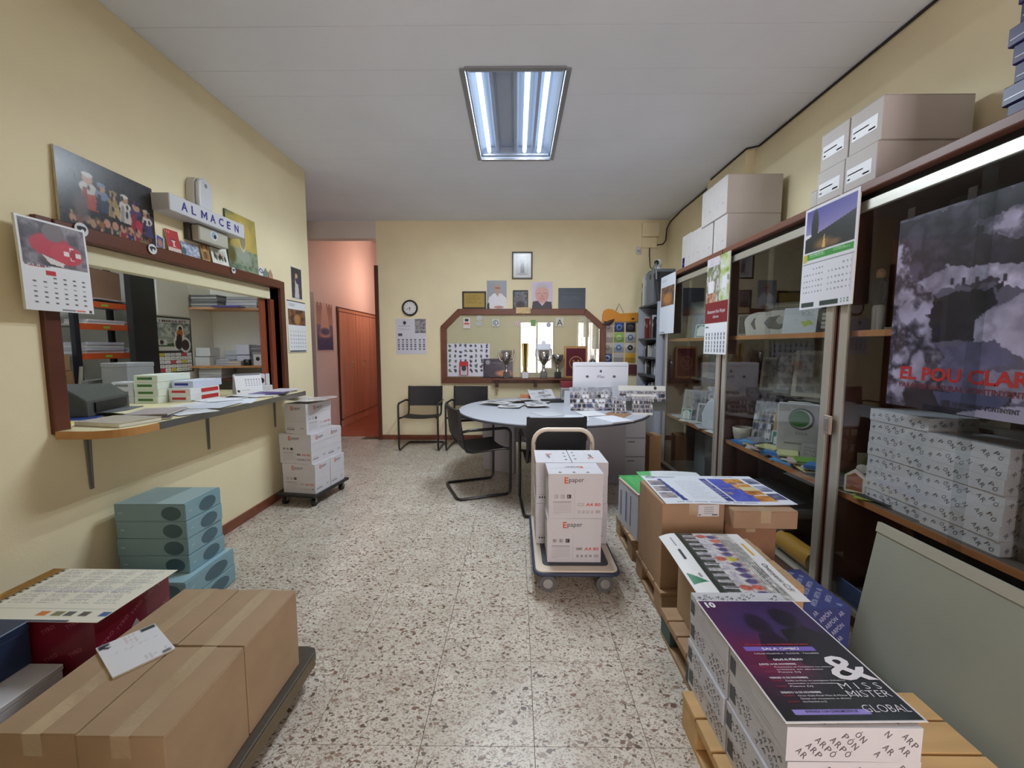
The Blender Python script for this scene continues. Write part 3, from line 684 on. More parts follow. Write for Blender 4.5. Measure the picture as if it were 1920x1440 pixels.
b = MB(); b.box(-.08, .08, -.03, .05, 0, .05); b.build('base', WHITE, tp, bevel=.004)
b = MB(); b.box(-.07, .07, .01, .03, .05, .15); bb = b.build('upright', WHITE, tp, bevel=.004)
b = MB(); b.disc((0, .0095, .09), .027, (1, 0, 0), (0, 0, 1), 0); b.build('emblem', mat('ink_black'), bb)

# ------------------------------------------------------------------ store room seen through the hatch
tb = T('storeroom_table', 'cream work table just inside the hatch in the store room', 'table', (-2.85, 2.9, 0))
b = MB(); b.box(-.2, .52, -1.4, 1.0, .965, .99); b.build('top', mat('cream_laminate'), tb, bevel=.002)
for x in (-.15, .45):
    for yv in (-1.3, .95):
        b = MB(); b.box(x - .02, x + .02, yv - .02, yv + .02, 0, .965); b.build('leg', GREYMETAL, tb)
def reambox(w, d, h, loc, stripe, label, grp, front='y'):
    """flat paper box with coloured stripe; short side faces the camera"""
    b = MB(); b.box(-w / 2, w / 2, -d / 2, d / 2, 0, h)
    b.quad((-w / 2 * .7, -d / 2 - .0006, h * .35), (w / 2 * .55, -d / 2 - .0006, h * .35), (w / 2 * .55, -d / 2 - .0006, h * .7), (-w / 2 * .7, -d / 2 - .0006, h * .7), 1)
    b.quad((w / 2 + .0006, -d / 2 * .3, h * .2), (w / 2 + .0006, d / 2 * .9, h * .2), (w / 2 + .0006, d / 2 * .9, h * .8), (w / 2 + .0006, -d / 2 * .3, h * .8), 1 if stripe[1] else 0)
    o = b.build('paper_box', [mat('reambox_%s' % stripe[2], stripe[3], .5), mat('stripe_%s' % stripe[2], stripe[0], .5)], None, loc, bevel=.002)
    return tag(o, label, 'box', grp)
G_ = 'paper boxes on the store room table'
for k in range(4): reambox(.17, .3, .05, (-2.618 + .004 * (k % 2), 3.085, .9905 + .0505 * k), ((70, 120, 60), 0, 'green', (222, 230, 218)), 'white and green paper box inside the hatch, %s of its stack' % ORD[k], G_)
for k in range(3): reambox(.15, .1, .05, (-2.79, 2.992, .9905 + .0505 * k), ((130, 134, 146), 0, 'grey', (206, 210, 222)), 'grey paper box left of the green stack, %s' % ORD[k], G_)
for k, st in enumerate((((190, 50, 54), 1, 'red', (226, 226, 228)), ((190, 50, 54), 1, 'red', (226, 226, 228)), ((40, 50, 140), 0, 'blue', (206, 214, 232)))): reambox(.16, .3, .05, (-2.44, 3.16 + .03 * (k == 2), .9905 + .0505 * k), st, 'white paper box with %s label right of the green stack, %s' % (st[2], ORD[k]), G_)
# printer
pr = T('printer', 'dark grey desktop printer inside the near end of the hatch', 'printer', (-2.62, 2.46, .9905), R(15))
b = MB(); b.prism([(-.17, 0), (.17, 0), (.17, .1), (.08, .17), (-.17, .17)], -.19, .19, axis='y'); b.build('body', mat('printer_grey', (74, 78, 76), .4), pr, bevel=.012, seg=2)
b = MB(); b.box(.171, .18, -.14, .14, .03, .085); b.build('paper_slot', BLACK, pr)
b = MB(); b.box(.17, .27, -.13, .13, .02, .026); b.build('tray', mat('printer_tray', (100, 104, 108), .4), pr)
slab('blue_folder', .24, .32, .008, (-2.42, 2.2, .9905), R(30), mat('blue_cover', (40, 60, 130), .4), 'blue folder lying before the dark printer inside the hatch', 'folder', m2=EDGE)
slab('yellow_pad', .2, .28, .015, (-2.36, 2.02, .9905), R(10), mat('yellow_pad', (216, 208, 140), .6), 'pale yellow pad at the near end inside the hatch', 'pad')
# big grey box behind
bx = T('grey_crate', 'large plain grey box behind the paper boxes in the store room', 'box', (-2.965, 3.17, .9905), 0)
b = MB(); b.box(-.08, .115, -.115, .115, 0, .27); b.build('body', mat('grey_board', (150, 152, 156), .6), bx, bevel=.004)
b = MB(); b.box(-.083, .118, -.118, .118, .25, .282); b.build('lid', mat('grey_board'), bx, bevel=.004)
# orange rack
ORANGE = mat('orange_beam', (206, 88, 44), .4); UPR = mat('dark_upright', (34, 34, 44), .5)
rk = T('storage_rack', 'orange and dark metal storage rack at the back of the store room', 'rack', (-3.85, 3.6, 0))
for yv in (-.16, .64):
    for xv in (.235, -.235):
        b = MB(); b.box(xv - .02, xv + .02, yv - .02, yv + .02, 0, 2.4); b.build('upright', UPR, rk)
for zv in (.95, 1.33, 1.58, 1.77):
    b = MB(); b.box(-.25, .25, -.16, .64, zv - .015, zv); sh = b.build('shelf', mat('rack_shelf', (170, 168, 164), .5), rk)
    b = MB(); b.box(.25, .265, -.14, .62, zv - .045, zv + .005); b.build('beam', ORANGE, sh)
    for yy in (.08, .55): b = MB(); b.box(.265, .267, yy - .03, yy + .03, zv - .032, zv - .012); b.build('tag', mat('green_tag', (150, 196, 70), .5), sh)
def pile(name, n, w, d, h, loc, cols, label, cat='paper stack', rz=0.0, jit=.006, grp=None):
    """a bundle of paper, one object: stacked slabs that stay together"""
    rr = random.Random(n * 7 + int(abs(loc[1]) * 100)); b = MB(); z = 0
    for k in range(n):
        x, yv = rr.uniform(-jit, jit), rr.uniform(-jit, jit); b.box(x - w / 2, x + w / 2, yv - d / 2, yv + d / 2, z, z + h * .93, k % len(cols)); z += h
    return tag(b.build(name, [mat('pile_%d_%d_%d' % c, c, .65) for c in cols], None, loc, rz, bevel=.002), label, cat, grp)
PG = 'bundles on the store room shelves'
pile('paper_bundle', 4, .2, .34, .025, (-3.7, 3.68, 1.3305), [(214, 216, 226), (190, 194, 210)], 'four white wrapped bundles on the lower orange shelf', grp=PG)
pile('paper_bundle', 3, .2, .26, .015, (-3.7, 4.02, 1.3305), [(170, 176, 190), (200, 204, 212)], 'flat grey papers right of the wrapped bundles on the lower orange shelf', grp=PG)
pile('paper_bundle', 2, .2, .34, .022, (-3.7, 3.70, 1.5805), [(216, 216, 222), (196, 198, 208)], 'two white packs on the middle orange shelf', grp=PG)
pile('paper_bundle', 4, .2, .28, .01, (-3.7, 4.02, 1.5805), [(186, 176, 160), (120, 112, 108), (200, 196, 190)], 'mixed magazines on the middle orange shelf', grp=PG)
pile('paper_bundle', 5, .2, .36, .008, (-3.76, 3.8, 1.7705), [(216, 218, 226), (160, 162, 172), (60, 60, 66), (220, 220, 228)], 'loose white papers on the top orange shelf', rz=R(12), jit=.02, grp=PG)
def carton(name, w, d, h, loc, rz, label, c=(170, 130, 92), tape=None, top_gap=True, cat='box', group=None, lab=None, parts=True):
    """cardboard carton: body with four top flaps meeting in a seam; w along x, d along y; tape = 'x' or 'y'"""
    t = T(name, label, cat, loc, rz, group)
    m = mat('cardboard_%d_%d_%d' % c, c, .75, var=.06, vscale=9, bump=.05, bscale=120)
    b = MB(); b.box(-w / 2, w / 2, -d / 2, d / 2, 0, h - .003); b.build('body', m, t, bevel=.003)
    e = .0012
    if tape == 'x':
        for s in (-1, 1): b = MB(); b.box(-w / 2 + .001, w / 2 - .001, (s * e if s > 0 else -d / 2 + .001), (d / 2 - .001 if s > 0 else -e), h - .003, h); b.build('flap', m, t, bevel=.001)
    else:
        for s in (-1, 1): b = MB(); b.box((s * e if s > 0 else -w / 2 + .001), (w / 2 - .001 if s > 0 else -e), -d / 2 + .001, d / 2 - .001, h - .003, h); b.build('flap', m, t, bevel=.001)
    if tape:
        tm_ = mat('packing_tape', (182, 158, 128), .1, spec=.9, bump=.9, bscale=28, coat=.8)
        b = MB(); q = .024
        if tape == 'x': b.box(-w / 2 - .0006, w / 2 + .0006, -q, q, h, h + .0006); b.box(-w / 2 - .0008, -w / 2, -q, q, h - .06, h); b.box(w / 2, w / 2 + .0008, -q, q, h - .06, h)
        else: b.box(-q, q, -d / 2 - .0006, d / 2 + .0006, h, h + .0006); b.box(-q, q, -d / 2 - .0008, -d / 2, h - .06, h); b.box(-q, q, d / 2, d / 2 + .0008, h - .06, h)
        b.build('tape', tm_, t)
    if lab:
        x, z, lw, lh = lab; b = MB(); b.quad((x, -d / 2 - .0008, z), (x + lw, -d / 2 - .0008, z), (x + lw, -d / 2 - .0008, z + lh), (x, -d / 2 - .0008, z + lh), 0)
        for k in range(4): zz = z + lh * (.25 + .17 * k); b.quad((x + lw * .3, -d / 2 - .001, zz), (x + lw * .75, -d / 2 - .001, zz), (x + lw * .75, -d / 2 - .001, zz + lh * .04), (x + lw * .3, -d / 2 - .001, zz + lh * .04), 1)
        b.quad((x + lw * .06, -d / 2 - .001, z + lh * .08), (x + lw * .16, -d / 2 - .001, z + lh * .08), (x + lw * .16, -d / 2 - .001, z + lh * .2), (x + lw * .06, -d / 2 - .001, z + lh * .2), 1)
        b.quad((x + lw * .68, -d / 2 - .001, z + lh * .08), (x + lw * .94, -d / 2 - .001, z + lh * .08), (x + lw * .94, -d / 2 - .001, z + lh * .2), (x + lw * .68, -d / 2 - .001, z + lh * .2), 1)
        b.build('address_label', [PAPER, mat('ink_grey', (110, 110, 114), .6)], t)
    return t
carton('cardboard_box', .3, .36, .26, (-3.85, 3.80, 1.812), R(10), 'brown carton on top of the orange rack papers', (150, 116, 92))
carton('cardboard_box', .24, .17, .13, (-3.72, 3.28, 1.2), 0, 'upper brown carton left of the orange rack', (170, 136, 96), lab=(-.0, .04, .08, .06), group='cartons left of the rack')
carton('cardboard_box', .26, .19, .2, (-3.72, 3.28, .995), 0, 'lower brown carton left of the orange rack', (166, 132, 92), group='cartons left of the rack')
st_ = T('side_shelf', 'plain wooden shelf carrying cartons left of the orange rack', 'shelf', (-3.75, 3.26, 0))
b = MB(); b.box(-.2, .2, -.14, .14, .96, .99); b.build('board', mat('pine_board', (190, 154, 110), .6), st_)
for s in (-.12, .12): b = MB(); b.box(-.2, .2, s - .01, s + .01, 0, .96); b.build('side', mat('pine_board'), st_)
slab('small_blue_box', .05, .1, .1, (-3.64, 3.56, 1.812), 0, mat('navy_small', (60, 64, 100), .5), 'small dark blue box at the left of the top orange shelf', 'box')
slab('small_yellow_box', .05, .1, .06, (-3.61, 3.5, 1.7705), 0, mat('yellow_small', (190, 170, 70), .5), 'small yellow box on the top orange shelf', 'box')
# step ladder behind printer
ld = T('step_ladder', 'folded aluminium step ladder behind the printer in the store room', 'ladder', (-3.3, 3.1, 0), R(20))
for s in (-.17, .17):
    b = MB(); b.tube([(0, s, 0), (.12, s * .8, 1.25)], .014, 8); b.build('rail', ALU, ld)
for k in range(4):
    z = .28 + .28 * k; b = MB(); b.box(.02 + z * .096 - .03, .02 + z * .096 + .03, -.15, .15, z, z + .025); b.build('step', GREYMETAL, ld)
# black column with bundled cable and wall poster
b = MB(); b.box(-3.14, -3.09, 3.40, 3.625, 0, 2.9); S(b.build('wall_column', mat('black_column', (20, 20, 22), .5)))
cv = Cv(90, 112, (216, 220, 226)); cv.rect(0, 0, 1, 1, (24, 28, 40)); cv.noise(.03, .09, .97, .6, 7, [(50, 66, 84), (120, 134, 140), (196, 204, 206), (60, 84, 66)], 31); cv.rect(.03, .03, .97, .11, (206, 212, 220))
cv.poly([(.03, .32), (.6, .38), (.6, .46), (.03, .44)], (150, 160, 158)); cv.poly([(.03, .5), (.75, .44), (.97, .5), (.97, .6), (.03, .6)], (60, 96, 58)); cv.rect(.03, .53, .6, .6, (214, 216, 220)); cv.rect(.05, .4, .3, .5, (206, 206, 214)); cv.ell(.17, .45, .05, .04, (50, 50, 60))
for p in ((.68, .22, .09, .09), (.66, .32, .13, .1), (.62, .45, .14, .14), (.8, .5, .15, .14)): cv.ell(*p, (232, 232, 234))
for p in ((.68, .21, .05, .05, (40, 30, 30)), (.66, .29, .09, .07, (196, 104, 44)), (.64, .38, .08, .08, (60, 40, 40)), (.62, .48, .1, .1, (40, 36, 40)), (.8, .5, .11, .1, (56, 36, 36))): cv.ell(*p)
cv.rect(.05, .63, .97, .98, (40, 44, 56))
for j in range(5):
    for i in range(6): cv.rect(.06 + .152 * i, .64 + .068 * j, .06 + .152 * i + .138, .64 + .068 * j + .058, (([(214, 196, 60), (226, 226, 230), (200, 50, 60), (226, 226, 230), (210, 214, 220), (226, 226, 230)])[(i * 2 + j * 5) % 6] if (i + j) % 2 == 0 else (222, 224, 228)))
cv.dots(.06, .64, .97, .98, 6, 5, (120, 124, 136), .5, .25, mix=.6)
def _mx(mb, P, U, V, N):
    mb.text('I MARXA BTT', P(.5, .095, .001), U, V, .02, 2, w=.3, bold=.03, align='c'); return [mat('ink_maroon', (90, 40, 50), .6)]
panel('cycling_poster', cv, .41, .5, (-3.096, 3.60, 1.655), 'left', .003, 'mountain bike race poster with sponsor grid on the store room wall', 'poster', extra=_mx, gloss=.3)
slab('paper_roll_holder', .02, .34, .3, (-3.085, 3.8, 1.665), 0, mat('grey_sheet', (200, 202, 200), .6), 'plain grey board on the wall above the cycling poster', 'board')
# corner shelves
for z, nm, c in ((1.205, 'lower corner shelf of the store room with paper stacks', (196, 142, 92)), (1.76, 'upper corner shelf of the store room with bundles', (186, 140, 100)), (1.08, 'dark red lowest corner shelf of the store room', (96, 44, 36))):
    b = MB(); b.prism([(-3.1, 4.3), (-3.1, 3.98), (-2.9, 3.99), (-2.5, 4.08), (-2.34, 4.12), (-2.34, 4.3)], z - .018, z)
    tag(b.build('corner_shelf', mat('shelf_%d' % c[0], c, .5, var=.1, vscale=9)), nm, 'shelf')
CG = 'things on the store room corner shelves'
for i, (x, yv, w, d, n, h, cols, lb) in enumerate(((-3.02, 4.1, .14, .14, 2, .09, [(206, 214, 222)], 'tall white paper pack at the left of the lower corner shelf'), (-2.87, 4.16, .14, .14, 4, .015, [(196, 204, 214), (180, 186, 200)], 'low pile of white cards on the lower corner shelf'), (-2.86, 4.24, .12, .08, 3, .05, [(176, 184, 192)], 'grey paper packs behind the low pile of cards'),
        (-2.71, 4.22, .13, .12, 2, .105, [(206, 210, 232)], 'tall lilac paper stack on the lower corner shelf'), (-2.58, 4.23, .1, .12, 9, .022, [(120, 116, 124), (150, 148, 156)], 'tall stack of grey booklets on the lower corner shelf'), (-2.74, 4.12, .12, .07, 4, .012, [(214, 206, 200), (180, 172, 176)], 'small stack of pale leaflets at the front of the lower corner shelf'))):
    pile('paper_stack', n, w, d, h, (x, yv, 1.2055), cols, lb, grp=CG)
cb = T('turquoise_box', 'small turquoise box on the lower corner shelf', 'box', (-2.42, 4.16, 1.2055)); b = MB(); b.box(-.05, .05, -.03, .03, 0, .075); b.build('body', mat('turquoise', (60, 164, 186), .5), cb, bevel=.003); b = MB(); b.box(-.01, .04, -.031, .031, .075, .095); b.build('flap', mat('turquoise'), cb)
cb = T('white_display', 'small white box with a round emblem beside the turquoise box', 'box', (-2.53, 4.13, 1.2055)); b = MB(); b.box(-.045, .045, -.025, .025, 0, .11); b.build('body', WHITE, cb, bevel=.003); b = MB(); b.disc((0, -.0256, .065), .02, (1, 0, 0), (0, 0, 1)); b.build('emblem', mat('ink_black'), cb)
cb = T('black_stapler', 'small black device on the lower corner shelf', 'device', (-2.63, 4.10, 1.2055)); b = MB(); b.box(-.03, .03, -.02, .02, 0, .06); b.build('body', BLACK, cb, bevel=.006); b = MB(); b.disc((.01, -.0206, .045), .014, (1, 0, 0), (0, 0, 1)); b.build('dial', GREYMETAL, cb)
cb = T('blue_box', 'light blue lidded box on pale packs on the corner shelf', 'box', (-2.43, 4.24, 1.4)); b = MB(); b.box(-.085, .085, -.05, .05, 0, .075); b.build('body', mat('soft_blue', (96, 124, 196), .5), cb, bevel=.002); b = MB(); b.box(-.09, .09, -.055, .055, .075, .115); b.build('lid', mat('soft_blue'), cb, bevel=.002)
pile('paper_stack', 3, .17, .1, .0645, (-2.43, 4.245, 1.2055), [(206, 206, 190), (190, 196, 200)], 'pale green packs under the light blue box', grp=CG)
for i, (x, yv, w, d, n, h, cols, lb) in enumerate(((-2.96, 4.14, .26, .26, 6, .02, [(120, 122, 124), (156, 158, 158), (96, 98, 100)], 'grey wrapped bundles at the left of the upper corner shelf'), (-2.66, 4.2, .3, .18, 4, .028, [(150, 154, 156), (190, 194, 204), (176, 178, 180)], 'mixed packs in the middle of the upper corner shelf'), (-2.43, 4.22, .17, .14, 3, .04, [(196, 202, 190), (206, 208, 198)], 'pale packs at the right of the upper corner shelf'))):
    pile('paper_stack', n, w, d, h, (x, yv, 1.7605), cols, lb, grp=CG)
slab('violet_folder', .24, .2, .012, (-2.74, 4.07, 1.7605), R(4), mat('violet_cover', (80, 72, 150), .4), 'violet folder at the front of the upper corner shelf', 'folder')
pile('paper_stack', 5, .22, .2, .022, (-2.95, 4.12, 1.0805), [(206, 210, 218), (186, 190, 200)], 'white bundles on the lowest dark red corner shelf', grp=CG)
# ------------------------------------------------------------------ paper boxes
EW, ED, EH = .313, .223, .262
BOXW = mat('white_carton', (204, 202, 208), .55, var=.02, vscale=6)
INKO = mat('orange_ink', (214, 92, 60), .6); INKD = mat('dark_ink', (52, 50, 54), .6); INKL = mat('pale_ink', (176, 168, 172), .6); INKR = mat('red_ink', (206, 92, 84), .6)
def epaper_meshes():
    e = .0007
    body = MB(); body.box(-EW / 2 + .002, EW / 2 - .002, -ED / 2 + .002, ED / 2 - .002, 0, EH - .01)
    lid = MB(); lid.box(-EW / 2, EW / 2, -ED / 2, ED / 2, .178, EH)
    def side(mb, o, U, w, lidpart, long):
        U = Vector(U); V = UP; o = Vector(o)
        def q(x0, z0, x1, z1, m): mb.quad(o + U * x0 + V * z0, o + U * x1 + V * z0, o + U * x1 + V * z1, o + U * x0 + V * z1, m)
        if lidpart:
            mb.text('E', o + U * (w * .29) + V * .207, U, V, .034, 1, bold=.03); mb.text('paper', o + U * (w * .29 + .026) + V * .214, U, V, .027, 2, w=.085 if long else .075)
        elif long:
            for k in range(3): x = w * .1 + k * w * .12; q(x, .118, x + w * .075, .14, 2 if k == 2 else 3); q(x + .004, .122, x + w * .04, .136, 0 if k < 2 else 3)
            q(w * .08, .096, w * .42, .0985, 2)
            for k in range(8): z = .088 - k * .0088; q(w * .08, z, w * (.42 if k < 7 else .2), z + .0022, 3)
            q(w * .535, .072, w * .655, .09, 3); q(w * .545, .075, w * .645, .087, 0)
            mb.text('A4 80', o + U * (w * .69) + V * .072, U, V, .018, 4, w=w * .27, bold=.02)
            for k in range(4): q(w * (.54 + .08 * k), .03, w * (.59 + .08 * k), .046, 3); q(w * (.55 + .08 * k), .033, w * (.58 + .08 * k), .043, 0)
            q(w * .87, .03, w * .96, .048, 3); q(w * .475, 0, w * .479, .178, 3)
        else:
            q(w * .49, .11, w * .495, .178, 3); q(w * .02, .108, w * .98, .1095, 3)
            for k in range(5): q(w * (.08 + .075 * k), .034, w * (.125 + .075 * k), .044, 2)
            q(w * .08, .054, w * .4, .058, 3); q(w * .7, .044, w * .88, .056, 3)
    for lp, mb in ((False, body), (True, lid)):
        c = 0.0 if lp else .002
        side(mb, (-EW / 2 + c, -ED / 2 + c - e, 0), (1, 0, 0), EW - 2 * c, lp, True); side(mb, (EW / 2 - c, ED / 2 - c + e, 0), (-1, 0, 0), EW - 2 * c, lp, True)
        side(mb, (EW / 2 - c + e, -ED / 2 + c, 0), (0, 1, 0), ED - 2 * c, lp, False); side(mb, (-EW / 2 + c - e, ED / 2 - c, 0), (0, -1, 0), ED - 2 * c, lp, False)
    z = EH + e
    lid.text('E', (.06, .035, z), (-1, 0, 0), (0, -1, 0), .034, 1, bold=.03); lid.text('paper', (.034, .031, z), (-1, 0, 0), (0, -1, 0), .027, 2, w=.085)
    for k in range(3): lid.add([(-.1 + .08 * k, -.09, z), (-.075 + .08 * k, -.09, z), (-.088 + .08 * k, -.07, z)], [(0, 1, 2)], 2)
    lid.quad((-.155, -.0015, z), (.155, -.0015, z), (.155, .0, z), (-.155, .0, z), 3)
    ms = [BOXW, INKO, INKD, INKL, INKR]
    return body.mesh('box_body', ms), lid.mesh('box_lid', ms)
EBODY, ELID = epaper_meshes()
def epaper(loc, rz, label, group):
    t = T('paper_box', label, 'box', loc, rz, group); obj('body', EBODY, t); obj('lid', ELID, t); return t

# stack by the corridor, on a small dolly
def caster(parent, x, y, z, r=.03, m=None, turn=False):
    b = MB(); b.box(x - .02, x + .02, y - .02, y + .02, z - .008, z); b.box(x - .022, x - .018, y - .012, y + .012, r, z); b.box(x + .018, x + .022, y - .012, y + .012, r, z); f = b.build('caster', GREYMETAL, parent)
    if turn: b = MB(); b.tube([(x, y - .0145, r), (x, y - .0165, r)], r * .55, 14); b.build('hub', ALU, f)
    b = MB(); b.tube([(x, y - .014, r), (x, y + .014, r)] if turn else [(x - .014, y, r), (x + .014, y, r)], r, 18); w_ = b.build('wheel', m or BLACK, f)
DR = R(-9)
dl = T('box_dolly', 'black low dolly under the paper box stack by the corridor', 'dolly', (-1.875, 3.80, 0), DR)
b = MB(); b.box(-.19, .19, -.27, .27, .085, .11); b.build('platform', BLACK, dl, bevel=.006)
for x in (-.14, .14):
    for y in (-.21, .21): caster(dl, x, y, .085, .032)
def rot2(x, y, a): return (x * math.cos(a) - y * math.sin(a), x * math.sin(a) + y * math.cos(a))
EG = 'paper boxes stacked by the corridor'
for lv in range(2):
    for k in range(2):
        dx, dy = rot2(.012 - .02 * lv, -.115 + .228 * k, DR)
        epaper((-1.875 + dx, 3.80 + dy, .1105 + lv * (EH + .001)), DR + R(-1.5 * lv), 'white paper box, %s of the %s column by the corridor' % (('bottom', 'middle')[lv], ('near', 'far')[k]), EG)
dx, dy = rot2(.02, -.07, DR)
epaper((-1.875 + dx, 3.80 + dy, .1105 + 2 * (EH + .001)), DR + R(90 - 6), 'white paper box on top of the stack by the corridor', EG)
cv = simple(30, 24, (214, 212, 214), ('noise', 0, 0, 1, 1, 7, [(236, 236, 238), (196, 190, 190), (150, 144, 148), (232, 232, 236)], 41))
panel('plastic_bag', cv, .42, .31, (-2.08, 3.90, .9195), 'flat', .004, 'crumpled clear plastic bag on top of the box stack by the corridor', 'bag', rz=R(-4), bend=lambda u, v: .009 + .007 * math.sin(9 * u + 5 * v) * math.cos(7 * v), gloss=.15)
b = MB()

# hand truck with paper boxes
ct = T('platform_cart', 'cream platform cart with tubular handle carrying paper boxes', 'cart', (.342, 2.66, 0))
CREAM = mat('cream_metal', (220, 206, 190), .4)
b = MB(); pts = []
for (x, y) in ((.232, -.41), (.232, .41), (-.232, .41), (-.232, -.41)):
    a0 = {(1, -1): -90, (1, 1): 0, (-1, 1): 90, (-1, -1): 180}[(1 if x > 0 else -1, 1 if y > 0 else -1)]
    for k in range(0, 91, 30): a = R(a0 + k); pts.append((x - math.copysign(.04, x) + .04 * math.cos(a), y - math.copysign(.04, y) + .04 * math.sin(a)))
b.prism(pts, .118, .146); b.build('deck', CREAM, ct, bevel=.004)
b = MB(); b.prism([(x * .82, y * .86) for x, y in pts], .146, .149); b.build('deck_mat', mat('dark_grey_mat', (70, 72, 80), .7), ct)
b = MB(); b.tube([(x * 1.012, y * 1.008, .128) for x, y in pts], .012, 8, closed=True); b.build('bumper', mat('navy_bumper', (52, 60, 84), .6), ct)
hp = [(-.215, .375, .14), (-.215, .375, .69)]
for k in range(0, 91, 15): hp.append((-.215 + .1 - .1 * math.cos(R(k)), .375, .69 + .1 * math.sin(R(k))))
for k in range(0, 91, 15): hp.append((.215 - .1 + .1 * math.sin(R(k)), .375, .69 + .1 * math.cos(R(k))))
hp += [(.215, .375, .69), (.215, .375, .14)]
b = MB(); b.tube(hp, .016, 12); b.build('handle', CREAM, ct)
for x in (-.16, .165):
    for y in (-.36, .35): caster(ct, x, y, .118, .05, mat('grey_wheel', (96, 96, 98), .5), y < 0)
KG = 'paper boxes on the platform cart'
epaper((.335, 2.452, .1495), 0, 'white paper box, lower one at the front of the platform cart', KG)
epaper((.339, 2.452, .1505 + EH), R(.8), 'white paper box, upper one at the front of the platform cart', KG)
for lv in range(2):
    for k in range(2):
        epaper((.235 + .228 * k, 2.728, .1495 + lv * (EH + .001)), R(90 if k == 0 else -90), 'white paper box, %s %s one at the handle end of the cart' % (('lower', 'upper')[lv], ('left', 'right')[k]), KG)

# ------------------------------------------------------------------ blue wrapped boxes by the left wall
BL = mat('pale_blue_wrap', (128, 166, 178), .22, var=.06, vscale=4, bump=.25, bscale=14, coat=.5); BD = mat('dark_teal_print', (62, 98, 112), .25, coat=.5); BLL = mat('light_blue_print', (164, 198, 210), .22, coat=.5)
def bluebox(w, d, h, loc, rz, label):
    t = T('wrapped_box', label, 'box', loc, rz, 'blue wrapped boxes')
    b = MB(); b.box(-w / 2, w / 2, -d / 2, d / 2, 0, h - .004)
    b.disc((w / 2 + .0006, d * .1, h * .45), d * .24, (0, 1, 0), (0, 0, 1), 1, ry=h * .4); b.disc((w * .3, -d / 2 - .0006, h * .45), w * .14, (1, 0, 0), (0, 0, 1), 1, ry=h * .4)
    b.quad((w / 2 + .0008, -d * .4, h * .45), (w / 2 + .0008, -d * .33, h * .45), (w / 2 + .0008, -d * .33, h * .52), (w / 2 + .0008, -d * .4, h * .52), 2)
    b.quad((-w * .44, -d / 2 - .0008, h * .45), (-w * .38, -d / 2 - .0008, h * .45), (-w * .38, -d / 2 - .0008, h * .52), (-w * .44, -d / 2 - .0008, h * .52), 2)
    b.build('body', [BL, BD, BLL], t, bevel=.003)
    b = MB(); b.box(-w / 2 + .002, w / 2 - .002, -d / 2 + .002, d / 2 - .002, h - .004, h); b.quad((w * .08, -d / 2 + .002, h + .0005), (w / 2 - .01, -d / 2 + .002, h + .0005), (w / 2 - .01, d / 2 - .002, h + .0005), (w * .08, d / 2 - .002, h + .0005), 1)
    b.build('lid', [BL, BLL], t)
for k in range(2): bluebox(.385, .37, .098, (-1.868 - .004 * k, 2.205, .004 + .0985 * k), R(1 - k), 'pale blue wrapped box, %s of the low stack by the left wall' % ('lower one', 'upper one')[k])
for k in range(4): bluebox(.375, .265, .0935, (-1.912 + (.004, -.003, .002, -.002)[k], 2.243, .2015 + .094 * k), R((-.6, .8, -.4, .2)[k]), 'pale blue wrapped box, %s of the upper stack by the left wall' % ORD[k])

# ------------------------------------------------------------------ crimson box, navy box and white box at the left edge
WOODD = mat('dark_pallet_wood', (96, 80, 64), .7, var=.2, vscale=14, stretch=(1, .2, 1), bump=.2, bscale=40)
PINE = mat('pine_pallet', (202, 164, 112), .65, var=.14, vscale=12, stretch=(.2, 1, 1), bump=.1, bscale=50)
PINEG = mat('grey_pallet', (168, 136, 104), .7, var=.14, vscale=12, stretch=(.2, 1, 1), bump=.1, bscale=50)
def pallet(loc, w, d, n, m, label, h=.138, rz=0.0, block=None):
    t = T('pallet', label, 'pallet', loc, rz, 'wooden pallets along the cabinets')
    bw = d / n
    for k in range(n):
        b = MB(); b.box(-w / 2, w / 2, -d / 2 + bw * k + .004, -d / 2 + bw * (k + 1) - .004, h - .02, h); b.build('deck_board', m, t, bevel=.002)
    for x in (-w / 2 + .05, 0, w / 2 - .05):
        b = MB(); b.box(x - .045, x + .045, -d / 2, d / 2, h - .04, h - .02); b.build('stringer_board', m, t)
        for y in (-d / 2 + .06, d / 2 - .06): b = MB(); b.box(x - .045, x + .045, y - .06, y + .06, .018, h - .04); b.build('block', block or m, t, bevel=.003)
        b = MB(); b.box(x - .045, x + .045, -d / 2, d / 2, 0, .018); b.build('bottom_board', m, t)
    return t
pallet((-1.76, 1.26, 0), .74, .7, 5, WOODD, 'low wooden pallet in the left corner under the crimson and navy boxes', .12)
CRIM = mat('crimson_wrap', (122, 26, 48), .3, var=.18, vscale=7, coat=.3); CRL = mat('crimson_print', (196, 110, 128), .4)
cb = T('crimson_box', 'crimson printed box under the poster in the left corner', 'box', (-1.63, 1.455, .1205))
b = MB(); b.box(-.23, .23, -.15, .15, 0, .374)
r2 = random.Random(5)
for k in range(5):
    for j in range(3):
        y = -.13 + .058 * k; z = .06 + .1 * j + .02 * k; b.text('TYRO', (.2306, y, z), (0, .86, .5), (0, -.5, .86), .014, 1)
        b.text('TYRO', (-.2 + .085 * k, -.1506, z), (.86, 0, .5), (-.5, 0, .86), .014, 1)
b.quad((.2308, -.02, .2), (.2308, .02, .24), (.2308, .0, .28), (.2308, -.04, .24), 2); b.quad((-.06, -.1508, .2), (-.02, -.1508, .24), (-.04, -.1508, .28), (-.08, -.1508, .24), 2)
b.build('body', [CRIM, CRL, mat('pale_tag', (186, 170, 172), .5)], cb, bevel=.004)
b = MB(); b.box(-.229, .229, -.149, .149, .374, .378); b.build('lid', CRIM, cb)
